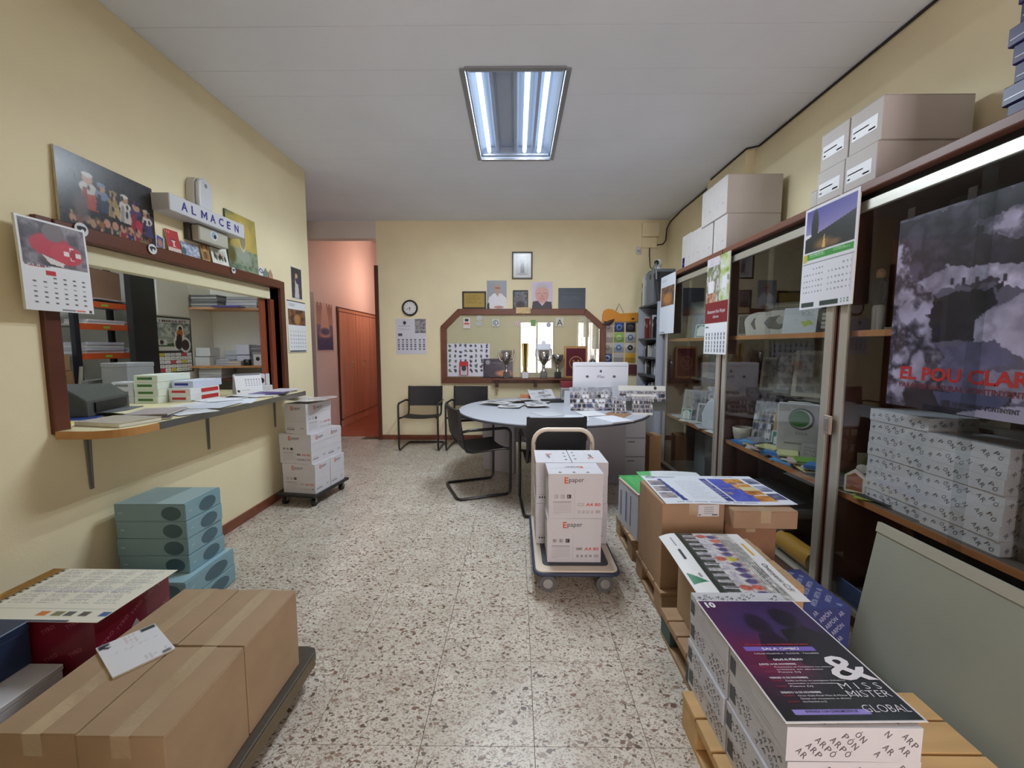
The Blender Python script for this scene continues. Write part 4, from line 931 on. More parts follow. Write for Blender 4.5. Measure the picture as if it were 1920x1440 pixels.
cv = Cv(120, 80, (222, 220, 206)); cv.rect(0, 0, .13, 1, (176, 134, 60)); cv.noise(0, 0, .1, 1, 6, [(196, 152, 70), (130, 92, 36), (206, 166, 90)], 51); cv.rect(.1, 0, .135, 1, (40, 34, 30)); cv.dots(.1, 0, .135, 1, 1, 16, (226, 222, 210), .7, .6)
for k in range(4): cv.lines(.17 + .2 * k, .04, .34 + .2 * k, .7, 22, (110, 108, 120), 60 + k, .45, .5)
cv.rect(.17, .29, .97, .3, (190, 190, 180)); cv.lines(.2, .42, .95, .5, 3, (120, 110, 170), 71, .5, .4); cv.rect(.15, .78, .98, .79, (190, 190, 180))
for u, c in ((.52, (200, 120, 60)), (.62, (120, 120, 90)), (.7, (90, 90, 90)), (.8, (90, 80, 80)), (.93, (60, 90, 150))): cv.rect(u, .83, u + .06, .9, c)
cv.rect(.3, .965, .8, 1, (60, 70, 96)); cv.rect(0, .94, 1, .955, (232, 230, 222))
panel('document_poster', cv, .51, .325, (-1.872, 1.613, .501), 'flat', .0015, 'large cream text poster with gold edge on the crimson box', 'poster', rz=R(-.6), bend=lambda u, v: .003 * max(0, v - .8) - .05 * max(0, u - .94) * 0, gloss=.5)
wb = T('white_flat_box', 'white flat box under the navy box at the left edge', 'box', (-1.73, 1.10, .1205)); b = MB(); b.box(-.25, .235, -.17, .185, 0, .215); b.build('body', mat('grey_white_box', (206, 206, 210), .5), wb, bevel=.003)
b = MB(); b.box(-.252, .237, -.172, .187, .215, .235); b.build('lid', mat('grey_white_box'), wb, bevel=.003)
nb = T('navy_box', 'navy blue box with a white label at the left edge', 'box', (-1.80, 1.14, .356)); b = MB(); b.box(-.2, .2, -.19, .15, 0, .12); b.build('body', mat('navy_card', (36, 52, 84), .45), nb, bevel=.003)
b = MB(); b.box(-.202, .202, -.192, .152, .118, .146); b.build('lid', [mat('navy_card')], nb, bevel=.003)
b = MB(); b.quad((.2022, -.16, .03), (.2022, -.02, .03), (.2022, -.02, .085), (.2022, -.16, .085), 0); b.quad((.2026, -.14, .05), (.2026, -.06, .05), (.2026, -.06, .056), (.2026, -.14, .056), 1); b.build('label', [PAPER, INKL], nb)

# ------------------------------------------------------------------ four cartons on a dark dolly
dd = T('wooden_dolly', 'dark wooden dolly under the four brown cartons', 'dolly', (-1.09, 1.28, 0))
b = MB(); b.prism([(-.26, -.36), (.245, -.36), (.25, .37), (.235, .395), (.2, .405), (-.26, .40)], .085, .122); b.build('board', mat('dark_dolly_wood', (70, 62, 52), .6, var=.2, vscale=8, bump=.2, bscale=30), dd, bevel=.006, seg=2)
b = MB(); b.box(.245, .252, -.36, .36, .07, .115); b.build('edge_band', mat('edge_band', (104, 90, 66), .5), dd)
for x in (-.2, .19):
    for y in (-.28, .32): caster(dd, x, y, .085, .038)
CGp = 'brown cartons on the wooden dolly'
for i in range(2):
    for j in range(2):
        carton('cardboard_box', .2225, .312, .312, (-.985 - .226 * i, 1.108 + .318 * j + (.004 if i else 0), .1225), R((.3, -.4, .2, .1)[i * 2 + j]), 'brown taped carton, %s %s one of four on the dolly' % (('near', 'far')[j], ('right', 'left')[i]), (168, 142, 114), 'y', group=CGp)
cv = simple(40, 28, (226, 228, 236), ('rect', .03, .78, .09, .98, (60, 66, 74)), ('rect', .03, .05, .13, .28, (60, 70, 76)), ('lines', .05, .4, .35, .62, 3, (200, 180, 186), 5, .4, .6), ('lines', .4, .1, .44, .8, 14, (170, 170, 190), 6, .5, .5), ('poly', [(.06, .92), (.16, .8), (.2, .84), (.12, .98)], (40, 40, 46)), ('rect', .9, .06, .97, .2, (110, 112, 120)), ('lines', .8, .1, .96, .5, 6, (170, 170, 180), 8, .4, .5))
panel('notepad', cv, .205, .148, (-1.252, 1.366, .4418), 'flat', .006, 'white notepad lying askew on the brown cartons', 'notepad', rz=R(-35) + R(0), spin=0)

# ------------------------------------------------------------------ right-hand row: pallets with stock
pallet((1.03, 1.09, 0), .84, .72, 6, PINE, 'yellow pine pallet nearest the camera under the white packs')
pallet((.90, 1.735, 0), .40, .42, 4, PINEG, 'small pallet under the two cartons with the team poster', block=mat('green_block', (62, 84, 80), .6))
pallet((1.06, 2.285, 0), .64, .46, 4, PINEG, 'pallet under the tall cartons with the blue sheet')
pallet((1.03, 2.86, 0), .56, .44, 4, PINEG, 'far pallet under the white and green box')
# printed paper packs
PACK = mat('pack_white', (198, 198, 206), .4, var=.03, vscale=8); PACKI = mat('pack_ink', (88, 84, 90), .5)
def pack_mesh(w, d, h, plain, seed, sides=('y', 'x', 'top'), big=.026):
    b = MB(); b.box(-w / 2, w / 2, -d / 2, d / 2, 0, h); rr = random.Random(seed); e = .0006
    def fill(o, U, V, ww, hh):
        o, U, V = Vector(o), Vector(U), Vector(V); a = R(-45); c, s = math.cos(a), math.sin(a)
        D = U * c + V * s; E = U * -s + V * c; hgt = big * .62; adv = big * .66; row = 0
        d0 = -.05
        while d0 < ww + hh + .05:                      # lines of lettering that run down to the right
            t = -(ww + hh) - rr.uniform(0, 4) * adv; k = 0
            while t < (ww + hh) * 1.5:
                ch = 'ARPÓN  '[k % 7]; k += 1
                px, py = d0 * .7071 - hh * .3 + t * c, d0 * .7071 + t * s + hh * .0 + .0
                px -= 0; corners = [(px + i * hgt * .9 * c - j * hgt * s, py + i * hgt * .9 * s + j * hgt * c) for i in (0, 1) for j in (0, 1.1)]
                if ch != ' ' and all(.003 < q[0] < ww - .003 and .003 < q[1] < hh - .003 for q in corners): b.text(ch, o + U * px + V * py, D, E, hgt, 1, w=hgt * .78)
                t += adv
            d0 += big * .98
    if 'y' in sides: fill((-w / 2, -d / 2 - e, 0), (1, 0, 0), (0, 0, 1), w, h)
    if not plain and 'x' in sides: fill((-w / 2 - e, d / 2, 0), (0, -1, 0), (0, 0, 1), d, h)
    if plain:
        for k in range(5): z = h * (.2 + .13 * k); b.quad((-w / 2 - e, d / 2 - .03, z), (-w / 2 - e, -d / 2 + .05 * k, z), (-w / 2 - e, -d / 2 + .05 * k, z + .0012), (-w / 2 - e, d / 2 - .03, z + .0012), 2)
    if 'top' in sides: fill((-w / 2, -d / 2, h + e), (1, 0, 0), (0, 1, 0), w, d)
    return b.mesh('pack_body', [PACK, PACKI, mat('page_lines', (160, 158, 162), .7)])
PM = [pack_mesh(.32, .272, .088, False, 1), pack_mesh(.32, .272, .088, True, 2)]
endm = MB(); endm.box(-.001, .001, -.02, .02, 0, .08)
for j in range(2):
    for k in range(4):
        t = T('paper_pack', 'white printed paper pack, %s in the %s stack under the dark poster' % (ORD[k], ('near', 'far')[j]), 'paper pack', (.808 + (.004, -.004, .003, 0)[k] - .004 * j, 1.068 + .278 * j, .1385 + .0893 * k), R((.5, -.7, .4, -.2)[k]), 'printed paper packs on the near pallet')
        obj('body', PM[1 if k == 3 else 0], t)
        b = MB(); b.quad((-.1612, .1, .02), (-.1612, .13, .02), (-.1612, .13, .066), (-.1612, .1, .066)); b.build('end_label', mat('label_dark', (70, 74, 84), .5), t)
cv = Cv(120, 165, (18, 16, 24)); cv.grad(0, 0, 1, .35, (56, 36, 84), (34, 22, 54)); cv.grad(0, .35, 1, 1, (26, 20, 34), (18, 16, 22))
cv.ell(.12, .42, .4, .34, (104, 30, 84), 1.1); cv.ell(.3, .55, .22, .14, (120, 30, 70), 1.2); cv.ell(.5, .24, .4, .16, (62, 46, 104), 1.0)
cv.ell(.42, .26, .1, .1, (30, 20, 40), .5); cv.poly([(.24, .58), (.34, .36), (.5, .34), (.62, .6)], (36, 20, 44)); cv.ell(.72, .2, .12, .1, (22, 18, 34), .5); cv.poly([(.5, .62), (.58, .32), (.82, .28), (1, .42), (1, .66)], (20, 18, 26)); cv.noise(.02, .05, .98, .62, 5, [(20, 14, 26), (60, 30, 70), (26, 20, 34)], 81, .25)
cv.rect(.12, .475, .72, .51, (120, 100, 190)); cv.rect(.12, .92, .66, .95, (150, 136, 214)); cv.rect(.16, .55, .74, .554, (190, 186, 206))
for u0, v0, u1, v1 in ((0, 0, 1, .012), (0, .988, 1, 1), (0, 0, .016, 1), (.984, 0, 1, 1)): cv.rect(u0, v0, u1, v1, (226, 224, 230))
def _ms(mb, P, U, V, N):
    w_, r_, v_ = 2, 3, 4
    def tx(s, u, v, h, m=2, w=None, bold=0.0, al='l'): mb.text(s, P(u, v, .0012), U, V, h, m, w=w, bold=bold, align=al)
    tx('10', .06, .085, .026, w_, bold=.05); tx('&', .655, .735, .088, w_, w=.112, bold=.012)
    tx('M I S S', .62, .80, .021, w_, w=.108, bold=-.012); tx('MISTER', .625, .852, .021, w_, w=.11, bold=-.012); tx('GLOBAL', .63, .945, .022, w_, w=.115, bold=-.012)
    tx('SALA OMBÚ', .42, .504, .0095, w_, w=.11, bold=.02, al='c'); tx('DEL 14 AL 16 DE NOVIEMBRE DE 2019', .14, .465, .006, r_, w=.19, bold=.03); tx('CALLE VILLENA 6 · ELDENE · TALLERES', .16, .54, .005, w_, w=.19)
    tx('GALAS AL PÚBLICO', .28, .59, .007, w_, w=.085, bold=.04)
    for k, (a, c_) in enumerate((('JUEVES 14 DE NOVIEMBRE', ('Presentación de Candidatos con artistas', 'artistas en directo', 'Fiesta DJ')), ('VIERNES 15 DE NOVIEMBRE', ('Desfile de Moda con prestigiosos diseñadores', 'nacionales e internacionales', 'Fiesta DJ')), ('SÁBADO 16 DE NOVIEMBRE', ('Gran Gala Final Miss & Mister Global', 'Global con actuaciones en directo', 'Gran Fiesta Final con DJ')))):
        v = .625 + .1 * k; tx(a, .13, v, .0058, w_, w=.105, bold=.02)
        for i, l in enumerate(c_):
            tx(l, .24, v + .02 + .019 * i, .0046, w_, w=(.16, .13, .06)[i])
            if i != 1: tx('22:00H', .13, v + .02 + .019 * i, .0046, r_, w=.028)
    tx('ENTRADA CON CONSUMICIÓN 5€', .39, .943, .006, v_, w=.13, bold=.02, al='c')
    return [mat('poster_white', (226, 224, 232), .5), mat('poster_red', (170, 40, 60), .5), mat('poster_dark', (40, 30, 60), .5)]
panel('gala_poster', cv, .345, .482, (.635, 1.418, .501), 'flat', .0015, 'dark purple gala poster with a large white ampersand on the paper packs', 'poster', rz=R(1.2), extra=_ms, gloss=.3, bend=lambda u, v: .004 * (1 - u) * (1 - v))
# cartons with team poster
carton('cardboard_box', .318, .198, .355, (.93, 1.828, .1385), R(-1), 'brown carton under the far half of the team poster', (164, 138, 108), 'x', group='cartons under the team poster')
carton('cardboard_box', .318, .2, .355, (.932, 1.626, .1385), R(-.5), 'brown carton under the near half of the team poster', (170, 138, 100), 'x', group='cartons under the team poster')
cv = Cv(150, 105, (214, 214, 214)); cv.rect(0, .78, 1, 1, (226, 228, 230)); cv.rect(0, .58, 1, .8, (40, 50, 42)); cv.noise(0, .14, 1, .34, 10, [(196, 194, 190), (150, 150, 150), (216, 214, 210), (170, 168, 166)], 91); cv.rect(0, 0, 1, .12, (220, 220, 222))
for k in range(12): u = .05 + .078 * k; cv.rect(u, .54, u + .035, .72, (200, 200, 206)); cv.rect(u + .012, .56, u + .02, .7, (40, 44, 44)); cv.ell(u + .018, .5, .034, .06, (206, 204, 214) if k % 5 else (200, 80, 60), .4); cv.ell(u + .018, .43, .016, .022, (170, 120, 100), .4)
for k in range(12): u = .085 + .076 * k; cv.ell(u, .38, .034, .055, (70, 60, 120) if k not in (1, 5, 10) else [(214, 90, 60), (206, 200, 60), (214, 80, 60)][k // 5], .4); cv.ell(u, .31, .015, .02, (176, 130, 110), .4)
cv.noise(0, .3, 1, .74, 34, [(30, 30, 34), (200, 196, 200), (70, 60, 80), (190, 150, 140)], 97, .3); cv.lines(.08, .15, .9, .3, 5, (90, 90, 92), 93, .3, .5); cv.rect(.62, .82, .78, .97, (36, 120, 84)); cv.poly([(.62, .82), (.78, .82), (.62, .97)], (228, 228, 230)); cv.lines(.5, .16, .95, .24, 3, (60, 60, 60), 95, .5, .6)
def _fb(mb, P, U, V, N):
    mb.text('Ontinyent C.F.', P(.52, .105, .001), U, V, .02, 2, w=.2, shear=.2); mb.quad(P(.2, .1, .001), P(.4, .1, .001), P(.4, .07, .001), P(.2, .07, .001), 3)
    mb.quad(P(.3, .91, .001), P(.46, .91, .001), P(.46, .88, .001), P(.3, .88, .001), 2); mb.text('app', P(.66, .87, .001), U, V, .014, 2, w=.03); mb.quad(P(.08, .9, .001), P(.24, .9, .001), P(.24, .885, .001), P(.08, .885, .001), 4)
    return [mat('poster_ink', (40, 40, 44), .5), mat('poster_gold', (206, 160, 60), .5), mat('poster_pale', (150, 150, 156), .5)]
panel('team_poster', cv, .53, .372, (1.062, 1.962, .4955), 'flat', .0015, 'football team poster hanging over the edge of two cartons', 'poster', rz=R(-91.5), extra=_fb, bend=lambda u, v: .002 - .06 * max(0, v - .8) * max(0, v - .8) * 8 - .02 * max(0, u - .86) + .003 * math.sin(6 * u), gloss=.35)
# tall cartons with blue sheet
carton('cardboard_box', .32, .375, .458, (.905, 2.285, .1385), R(1), 'tall brown carton with a white label under the blue sheet', (166, 134, 106), 'y', lab=(.02, .39, .11, .062))
carton('cardboard_box', .265, .37, .362, (1.212, 2.295, .1385), R(-.5), 'brown carton right of the tall carton, below the flat carton', (150, 110, 82), 'y')
carton('cardboard_box', .31, .42, .09, (1.225, 2.215, .504), R(-1), 'flat brown carton lying on the right carton', (158, 128, 102), 'y')
cv = Cv(140, 100, (218, 222, 232)); cv.lines(.26, .22, .48, .86, 16, (150, 154, 170), 101, .3, .6); cv.poly([(.12, .14), (.155, .14), (.2, .9), (.16, .9)], (60, 70, 140)); cv.ell(.08, .06, .045, .05, (110, 114, 120)); cv.ell(.08, .06, .03, .035, (170, 174, 180))
for v in (.2, .42, .64): cv.noise(.02, v, .14, v + .18, 9, [(80, 84, 130), (170, 160, 160), (60, 60, 90)], 103 + int(v * 10))
cv.rect(.5, .12, .56, .9, (60, 66, 130)); cv.lines(.51, .2, .55, .84, 9, (200, 200, 230), 105); cv.noise(.57, .12, .78, .9, 7, [(50, 60, 160), (90, 100, 190), (70, 80, 180), (200, 160, 120)], 107)
for k in range(4): cv.noise(.7 + .02 * k, .12 + .2 * k, .86 + .01 * k, .3 + .2 * k, 9, [(130, 80, 40), (196, 130, 60), (210, 160, 90), (110, 60, 30)], 109 + k)
cv.rect(.75, .42, .88, .55, (206, 196, 150))
for k in range(3): cv.noise(.885, .12 + .27 * k, .985, .32 + .27 * k, 8, [(80, 84, 140), (170, 176, 196), (60, 60, 100), (120, 130, 170)], 121 + k)
cv.lines(.12, .04, .36, .1, 2, (90, 94, 110), 131); cv.lines(.66, .04, .86, .08, 1, (110, 110, 120), 133); cv.lines(.1, .935, .9, .965, 1, (110, 112, 130), 135)
panel('programme_sheet', cv, .655, .462, (.765, 2.535, .6015), 'flat', .0012, 'wide printed sheet with blue strips and photos on the tall cartons', 'poster', rz=R(-.8), bend=lambda u, v: .003 + .003 * math.sin(7 * u) * v, gloss=.4)
# white and green box on the far pallet
gb = T('white_green_box', 'white box with a green lid sheet on the far pallet', 'box', (.93, 2.83, .1385), R(6))
b = MB(); b.box(-.17, .17, -.19, .17, 0, .3); b.text('Inacopia', (-.15, -.1906, .25), (1, 0, 0), (0, 0, 1), .022, 1, bold=.02); b.quad((-.14, -.1906, .04), (-.08, -.1906, .04), (-.08, -.1906, .1), (-.14, -.1906, .1), 1)
b.quad((-.1706, .13, .06), (-.1706, .1, .06), (-.1706, .1, .24), (-.1706, .13, .24), 2); b.quad((-.1706, -.06, .05), (-.1706, -.07, .05), (-.1706, -.07, .26), (-.1706, -.06, .26), 1); b.quad((-.1706, .03, .05), (-.1706, .0, .05), (-.1706, .0, .26), (-.1706, .03, .26), 2)
b.build('body', [BOXW, INKD, mat('blue_grey_print', (120, 132, 160), .5)], gb, bevel=.003)
b = MB(); b.box(-.172, .172, -.192, .172, .3, .312); b.build('lid', mat('lid_pink', (214, 190, 180), .5), gb)
cv = Cv(40, 40, (66, 160, 84)); cv.lines(.1, .1, .5, .8, 14, (150, 206, 150), 141, .3, .5); cv.noise(.55, .6, .9, .95, 8, [(66, 160, 84), (200, 226, 200), (66, 160, 84)], 143)
panel('green_sheet', cv, .36, .38, (.748, 3.022, .4515), 'flat', .0012, 'green printed sheet covering the white box on the far pallet', 'paper', rz=R(6), bend=lambda u, v: .001)
cv = simple(40, 30, (214, 218, 222), ('poly', [(0, 0), (.25, 0), (.1, 1), (0, 1)], (96, 176, 110)), ('lines', .4, .2, .8, .5, 4, (190, 194, 200), 145), ('ell', .82, .5, .07, .1, (90, 92, 100)), ('ell', .84, .42, .03, .07, (60, 60, 66)))
panel('white_sheet', cv, .44, .34, (.90, 3.10, .4535), 'flat', .0012, 'white sheet with a green corner beyond the blue-striped sheet', 'paper', rz=R(-3), bend=lambda u, v: .004 + .05 * (1 - u) * 0 + .01 * math.sin(3 * u))
# navy printed box
nbx = T('navy_printed_box', 'navy box with white diagonal lettering beside the cabinets', 'box', (1.215, 1.745, 0), R(2))
b = MB(); b.box(-.115, .115, -.145, .145, 0, .36)
def diag(o, U, V, ww, hh, big, text='ARPÓN'):
    o, U, V = Vector(o), Vector(U), Vector(V); D = (U + V) * .7071; E = (V - U) * .7071; L = big * 2.9; y = -.05
    while y < hh + .3:
        x = .0
        while x < .7:
            p = o + D * x + E * (y - .2); q0 = (p - o); cs_ = [q0, q0 + D * L, q0 + E * big, q0 + D * L + E * big]
            if all(0.003 < c.dot(U) < ww - .003 and .003 < c.dot(V) < hh - .003 for c in cs_): b.text(text, p, D, E, big, 1, w=L)
            else:
                cs_ = [q0, q0 + D * L * .35, q0 + E * big, q0 + D * L * .35 + E * big]
                if all(0.003 < c.dot(U) < ww - .003 and .003 < c.dot(V) < hh - .003 for c in cs_): b.text('AR', p, D, E, big, 1, w=L * .35)
            x += L * 1.25
        y += big * 1.9
diag((-.115, -.145, .3606), (1, 0, 0), (0, 1, 0), .23, .29, .02); diag((-.115, -.1456, 0), (1, 0, 0), (0, 0, 1), .23, .36, .02); diag((-.1156, .145, 0), (0, -1, 0), (0, 0, 1), .29, .36, .02)
b.build('body', [mat('navy_print_card', (52, 60, 116), .45), mat('pale_letter', (176, 180, 204), .5)], nbx)
b = MB(); b.box(-.1145, .1145, -.1445, .1445, .0, .001); b.build('base', mat('navy_print_card'), nbx)
# grey board leaning on the cabinet
lb = T('leaning_board', 'large grey-green board leaning against the near glass cabinet', 'board', (1.49, 1.30, 0))
b = MB(); L0, L1 = -.42, .5
b.prism([(0, 0), (.012, 0), (.112, .63), (.1, .632)], L0, L1, axis='y'); b.build('board', mat('grey_green_board', (146, 150, 138), .7, var=.05, vscale=4, bump=.1, bscale=40), lb, bevel=.002)
b = MB(); b.prism([(.094, .59), (.1005, .632), (.0945, .633), (.088, .591)], L0, L1, axis='y'); b.build('edge_strip', mat('board_edge_strip', (164, 162, 148), .6), lb)
# ------------------------------------------------------------------ chairs
CHROMEB = mat('black_tube', (26, 26, 28), .3, spec=.6); LEATH = mat('black_leather', (36, 34, 38), .5, var=.1, vscale=20, bump=.15, bscale=120)
def arc(c, r, a0, a1, pl, n=5):
    out = []
    for k in range(n + 1):
        a = R(a0 + (a1 - a0) * k / n); out.append((c[0] + r * math.cos(a), c[1] + r * math.sin(a)))
    return out
def make_chair(loc, rz, label):
    """cantilever armchair, faces local -y"""
    t = T('cantilever_chair', label, 'chair', loc, rz, 'black cantilever chairs')
    w = .26; r = .0135
    def side(s):
        yz = [(.235, r)] + [(-.19, r)] + arc((-.19, .06), .06 - r + 0, -90, -180, 0)[1:] + [(-.24, .58)] + arc((-.18, .58), .06, 180, 90, 0)[1:] + [(.16, .64)]
        return [(s * w, y, z) for y, z in yz]
    L, Rr = side(-1), side(1)
    bend_l = [(-w + .04 * k, .235 + (.02 if k in (0,) else .0), r) for k in range(0)]
    pts = list(reversed(L)) + [(-w + .02, .258, r), (-w + .06, .265, r), (w - .06, .265, r), (w - .02, .258, r)] + Rr
    b = MB(); b.tube(pts, r, 8); b.build('tube_frame', CHROMEB, t)
    for s in (-1, 1):
        x = s * (w - .03)
        b = MB(); b.tube([(s * w, -.235, .44), (x, -.19, .445), (x, .12, .43), (x, .17, .44), (x, .2, .49), (x, .215, .6), (x, .25, .83)], .0125, 8); b.build('back_post', CHROMEB, t)
        b = MB(); b.tube([(s * w, .15, .64), (s * (w - .01), .2, .63), (x, .222, .62)], .0125, 8); b.build('arm_joint', CHROMEB, t)
    b = MB(); n = 8; x = w - .028; top = []; bot = []
    for k in range(n + 1):
        u = k / n; sag = -.018 * math.sin(math.pi * u); xx = -x + 2 * x * u
        for j in range(7): v = j / 6; top.append((xx, -.2 + .36 * v, .456 - .012 * v + sag))
    fs = [(k * 7 + j, (k + 1) * 7 + j, (k + 1) * 7 + j + 1, k * 7 + j + 1) for k in range(n) for j in range(6)]
    b.add(top, fs, 0, True); b.add([(p[0], p[1], p[2] - .008) for p in top], [f[::-1] for f in fs], 0, True)
    rim = [j for j in range(7)] + [k * 7 + 6 for k in range(1, n + 1)] + [n * 7 + j for j in range(5, -1, -1)] + [k * 7 for k in range(n - 1, 0, -1)]
    q = [top[i] for i in rim]; kk = len(q); b.add(q + [(p[0], p[1], p[2] - .008) for p in q], [(i, (i + 1) % kk, kk + (i + 1) % kk, kk + i) for i in range(kk)])
    b.build('seat', LEATH, t)
    b = MB(); pts = []
    for k in range(n + 1):
        u = k / n; bw = .02 * math.sin(math.pi * u); xx = -x - .012 + 2 * (x + .012) * u
        for j in range(2): pts.append((xx, (.222 if j == 0 else .25) + bw, .55 if j == 0 else .825))
    fs = [(k * 2, (k + 1) * 2, (k + 1) * 2 + 1, k * 2 + 1) for k in range(n)]
    b.add([(p[0], p[1] - .014, p[2]) for p in pts], fs, 0, True); b.add([(p[0], p[1] + .008, p[2]) for p in pts], [f[::-1] for f in fs], 0, True)
    a = [(p[0], p[1] - .014, p[2]) for p in pts]; c = [(p[0], p[1] + .008, p[2]) for p in pts]
    for k in range(n):
        for j in (0, 1): b.quad(a[2 * k + j], a[2 * k + 2 + j], c[2 * k + 2 + j], c[2 * k + j])
    for k in (0, n): b.quad(a[2 * k], a[2 * k + 1], c[2 * k + 1], c[2 * k])
    b.build('backrest', LEATH, t)
    return t
make_chair((-1.295, 5.72, 0), R(0), 'black cantilever chair against the back wall, nearest the corridor')
make_chair((-.66, 5.72, 0), R(-3), 'black cantilever chair against the back wall beside the desk')
make_chair((-.37, 4.02, 0), R(90 + 21), 'black cantilever chair at the left end of the desk, seen from the side')
make_chair((.31, 3.60, 0), R(180 + 4), 'black cantilever chair behind the platform cart, seen from the back')

# ------------------------------------------------------------------ desk
DESKG = mat('grey_desk_laminate', (176, 178, 188), .4, var=.02, vscale=5); DESKL = mat('desk_leg_grey', (158, 154, 160), .5)
dk = T('oval_desk', 'large round grey desk with slab legs at the back of the room', 'desk', (.38, 4.43, 0))
b = MB(); n = 64; b.prism([(.98 * math.cos(2 * math.pi * k / n), .985 * math.sin(2 * math.pi * k / n)) for k in range(n)], .712, .74); b.build('top', DESKG, dk, bevel=.006, seg=2)
b = MB(); b.tube([(.981 * math.cos(2 * math.pi * k / n), .986 * math.sin(2 * math.pi * k / n), .724) for k in range(n)], .009, 6, closed=True); b.build('edge_band', mat('dark_edge', (66, 66, 74), .5), dk)
b = MB(); b.prism([(-.76, .27), (-.74, .29), (-.38, .1), (-.4, .08)], 0, .712); b.build('slab_leg', DESKL, dk, bevel=.003)
b = MB(); b.prism([(.26, -.24), (.72, -.24), (.72, -.2), (.26, -.2)], 0, .712); b.build('slab_leg', DESKL, dk, bevel=.003)
b = MB(); b.box(-.5, .6, .1, .13, .35, .712); b.build('modesty_panel', DESKL, dk)
pd = T('drawer_unit', 'grey drawer unit under the right side of the desk', 'drawers', (1.2, 4.55, 0))
b = MB(); b.box(-.16, .15, -.22, .3, .03, .66); b.build('body', DESKL, pd, bevel=.003)
for k in range(3): b = MB(); b.box(-.15, .14, -.235, -.22, .05 + .2 * k, .24 + .2 * k); dr = b.build('drawer', mat('drawer_front', (190, 190, 198), .45), pd, bevel=.002); b = MB(); b.box(-.04, .03, -.245, -.235, .2 + .2 * k, .21 + .2 * k); b.build('handle', GREYMETAL, dr)
DT = .7402
# desktop computer seen from behind
pc = T('desktop_computer', 'white all-in-one computer on the desk seen from behind', 'computer', (.945, 4.74, DT))
b = MB(); pts = [(-.31, .07), (.31, .07), (.31, .46), (.30, .475), (-.30, .475), (-.31, .46)]
b.prism(pts, -.03, .02, axis='y'); b.build('housing', mat('gloss_white', (214, 214, 222), .3), pc, bevel=.012, seg=2)
b = MB(); b.box(-.29, .29, -.0312, -.03, .43, .433); b.build('vent_slot', GREYMETAL, pc)
b = MB(); b.text('iMac', (0, -.0315, .30), (1, 0, 0), (0, 0, 1), .032, 0, align='c'); b.build('lettering', mat('mark_grey', (112, 112, 122), .4), pc)
for x_, z_, r_, q_ in ((0, .375, .013, .015), (-.15, .315, .018, .014), (.15, .315, .018, .014)): b = MB(); b.disc((x_, -.0315, z_), r_, (1, 0, 0), (0, 0, 1), 0, ry=q_); b.build('logo_mark', mat('mark_dark', (80, 80, 88), .4), pc)
b = MB(); b.prism([(-.075, 0), (.075, 0), (.06, .2), (-.06, .2)], -.05, -.036, axis='y'); b.box(-.1, .1, -.1, .1, 0, .008); b.build('stand', mat('stand_white', (222, 222, 230), .3), pc, bevel=.003)
# newspapers and papers spread on the left part of the desk
def news(seed, head=True):
    c = Cv(36, 50, (190, 190, 196)); rs = random.Random(seed)
    for k in range(11):
        u, v = rs.uniform(.04, .6), rs.uniform(.05, .75); w, h = rs.uniform(.2, .38), rs.uniform(.1, .22)
        if rs.random() < .55: c.noise(u, v, u + w, v + h, 8, [(24, 24, 32), (96, 92, 94), (150, 146, 148), rs.choice([(60, 70, 140), (150, 90, 60), (80, 80, 84)])], seed * 10 + k)
        else: c.lines(u, v, u + w, v + h, 7, (90, 90, 96), seed * 10 + k, .4, .7)
    if head: c.rect(.05, .02, .7, .07, (60, 60, 66))
    return c
NG = 'newspapers on the desk'
spots = [(-.12, 4.86, 20, 'folded newspaper at the left tip of the desk'), (.02, 5.02, -30, 'open newspaper at the back left of the desk'), (.1, 4.72, 45, 'newspaper lying across the middle of the pile on the desk'), (-.05, 4.55, -12, 'newspaper at the near left edge of the desk'), (.24, 4.9, 70, 'newspaper behind the white folder on the desk'), (.22, 4.58, 5, 'grey printed sheet right of the newspaper pile'), (-.22, 4.68, 60, 'photo sheet at the left edge of the newspaper pile'), (.05, 4.80, -60, 'topmost newspaper of the pile on the desk')]
for k, (x, y, a, lb) in enumerate(spots):
    panel('newspaper', news(k + 3), .24, .33, Vector((x, y, DT + .0045 * (k + 1))) + Matrix.Rotation(R(a), 3, 'Z') @ Vector((-.12, .165, 0)), 'flat', .004, lb, 'newspaper', NG, rz=R(a), bend=(lambda u, v: .004 * math.sin(4 * u + 3 * v)) if k != 7 else (lambda u, v: .02 * u * u))
panel('newspaper', news(33), .3, .22, (.14, 5.12, DT + .125), 'back', .004, 'newspaper propped up at the back of the newspaper pile', 'newspaper', NG, tilt=-R(62), rz=R(12))
# white folder standing, photo boards
wf = T('white_folder', 'white folder standing open in the middle of the desk', 'folder', (.62, 4.62, DT), R(10))
b = MB(); b.prism([(-.09, 0), (.09, 0), (.085, .17), (-.085, .17)], -.03, -.027, axis='y'); b.build('cover', PAPER, wf); b = MB(); b.prism([(-.09, 0), (.09, 0), (.085, .165), (-.085, .165)], .02, .023, axis='y'); b.build('back', PAPER, wf)
slab('black_case', .26, .16, .03, (.42, 4.92, DT), R(4), mat('black_case', (30, 30, 34), .5), 'flat black case at the back of the desk', 'case')
slab('orange_box', .22, .12, .05, (.16, 5.22, DT), R(0), mat('orange_box', (200, 130, 96), .6), 'low orange box at the back edge of the desk', 'box')
rb = T('red_file_box', 'red and white file box on the desk beside the computer', 'box', (.62, 4.98, DT)); b = MB(); b.box(-.09, .09, -.07, .07, 0, .17); b.build('body', mat('file_grey', (170, 168, 170), .5), rb); b = MB(); b.box(-.092, .092, -.072, .072, .17, .24); b.build('lid', mat('dark_red_lid', (120, 30, 44), .5), rb)
b = MB()
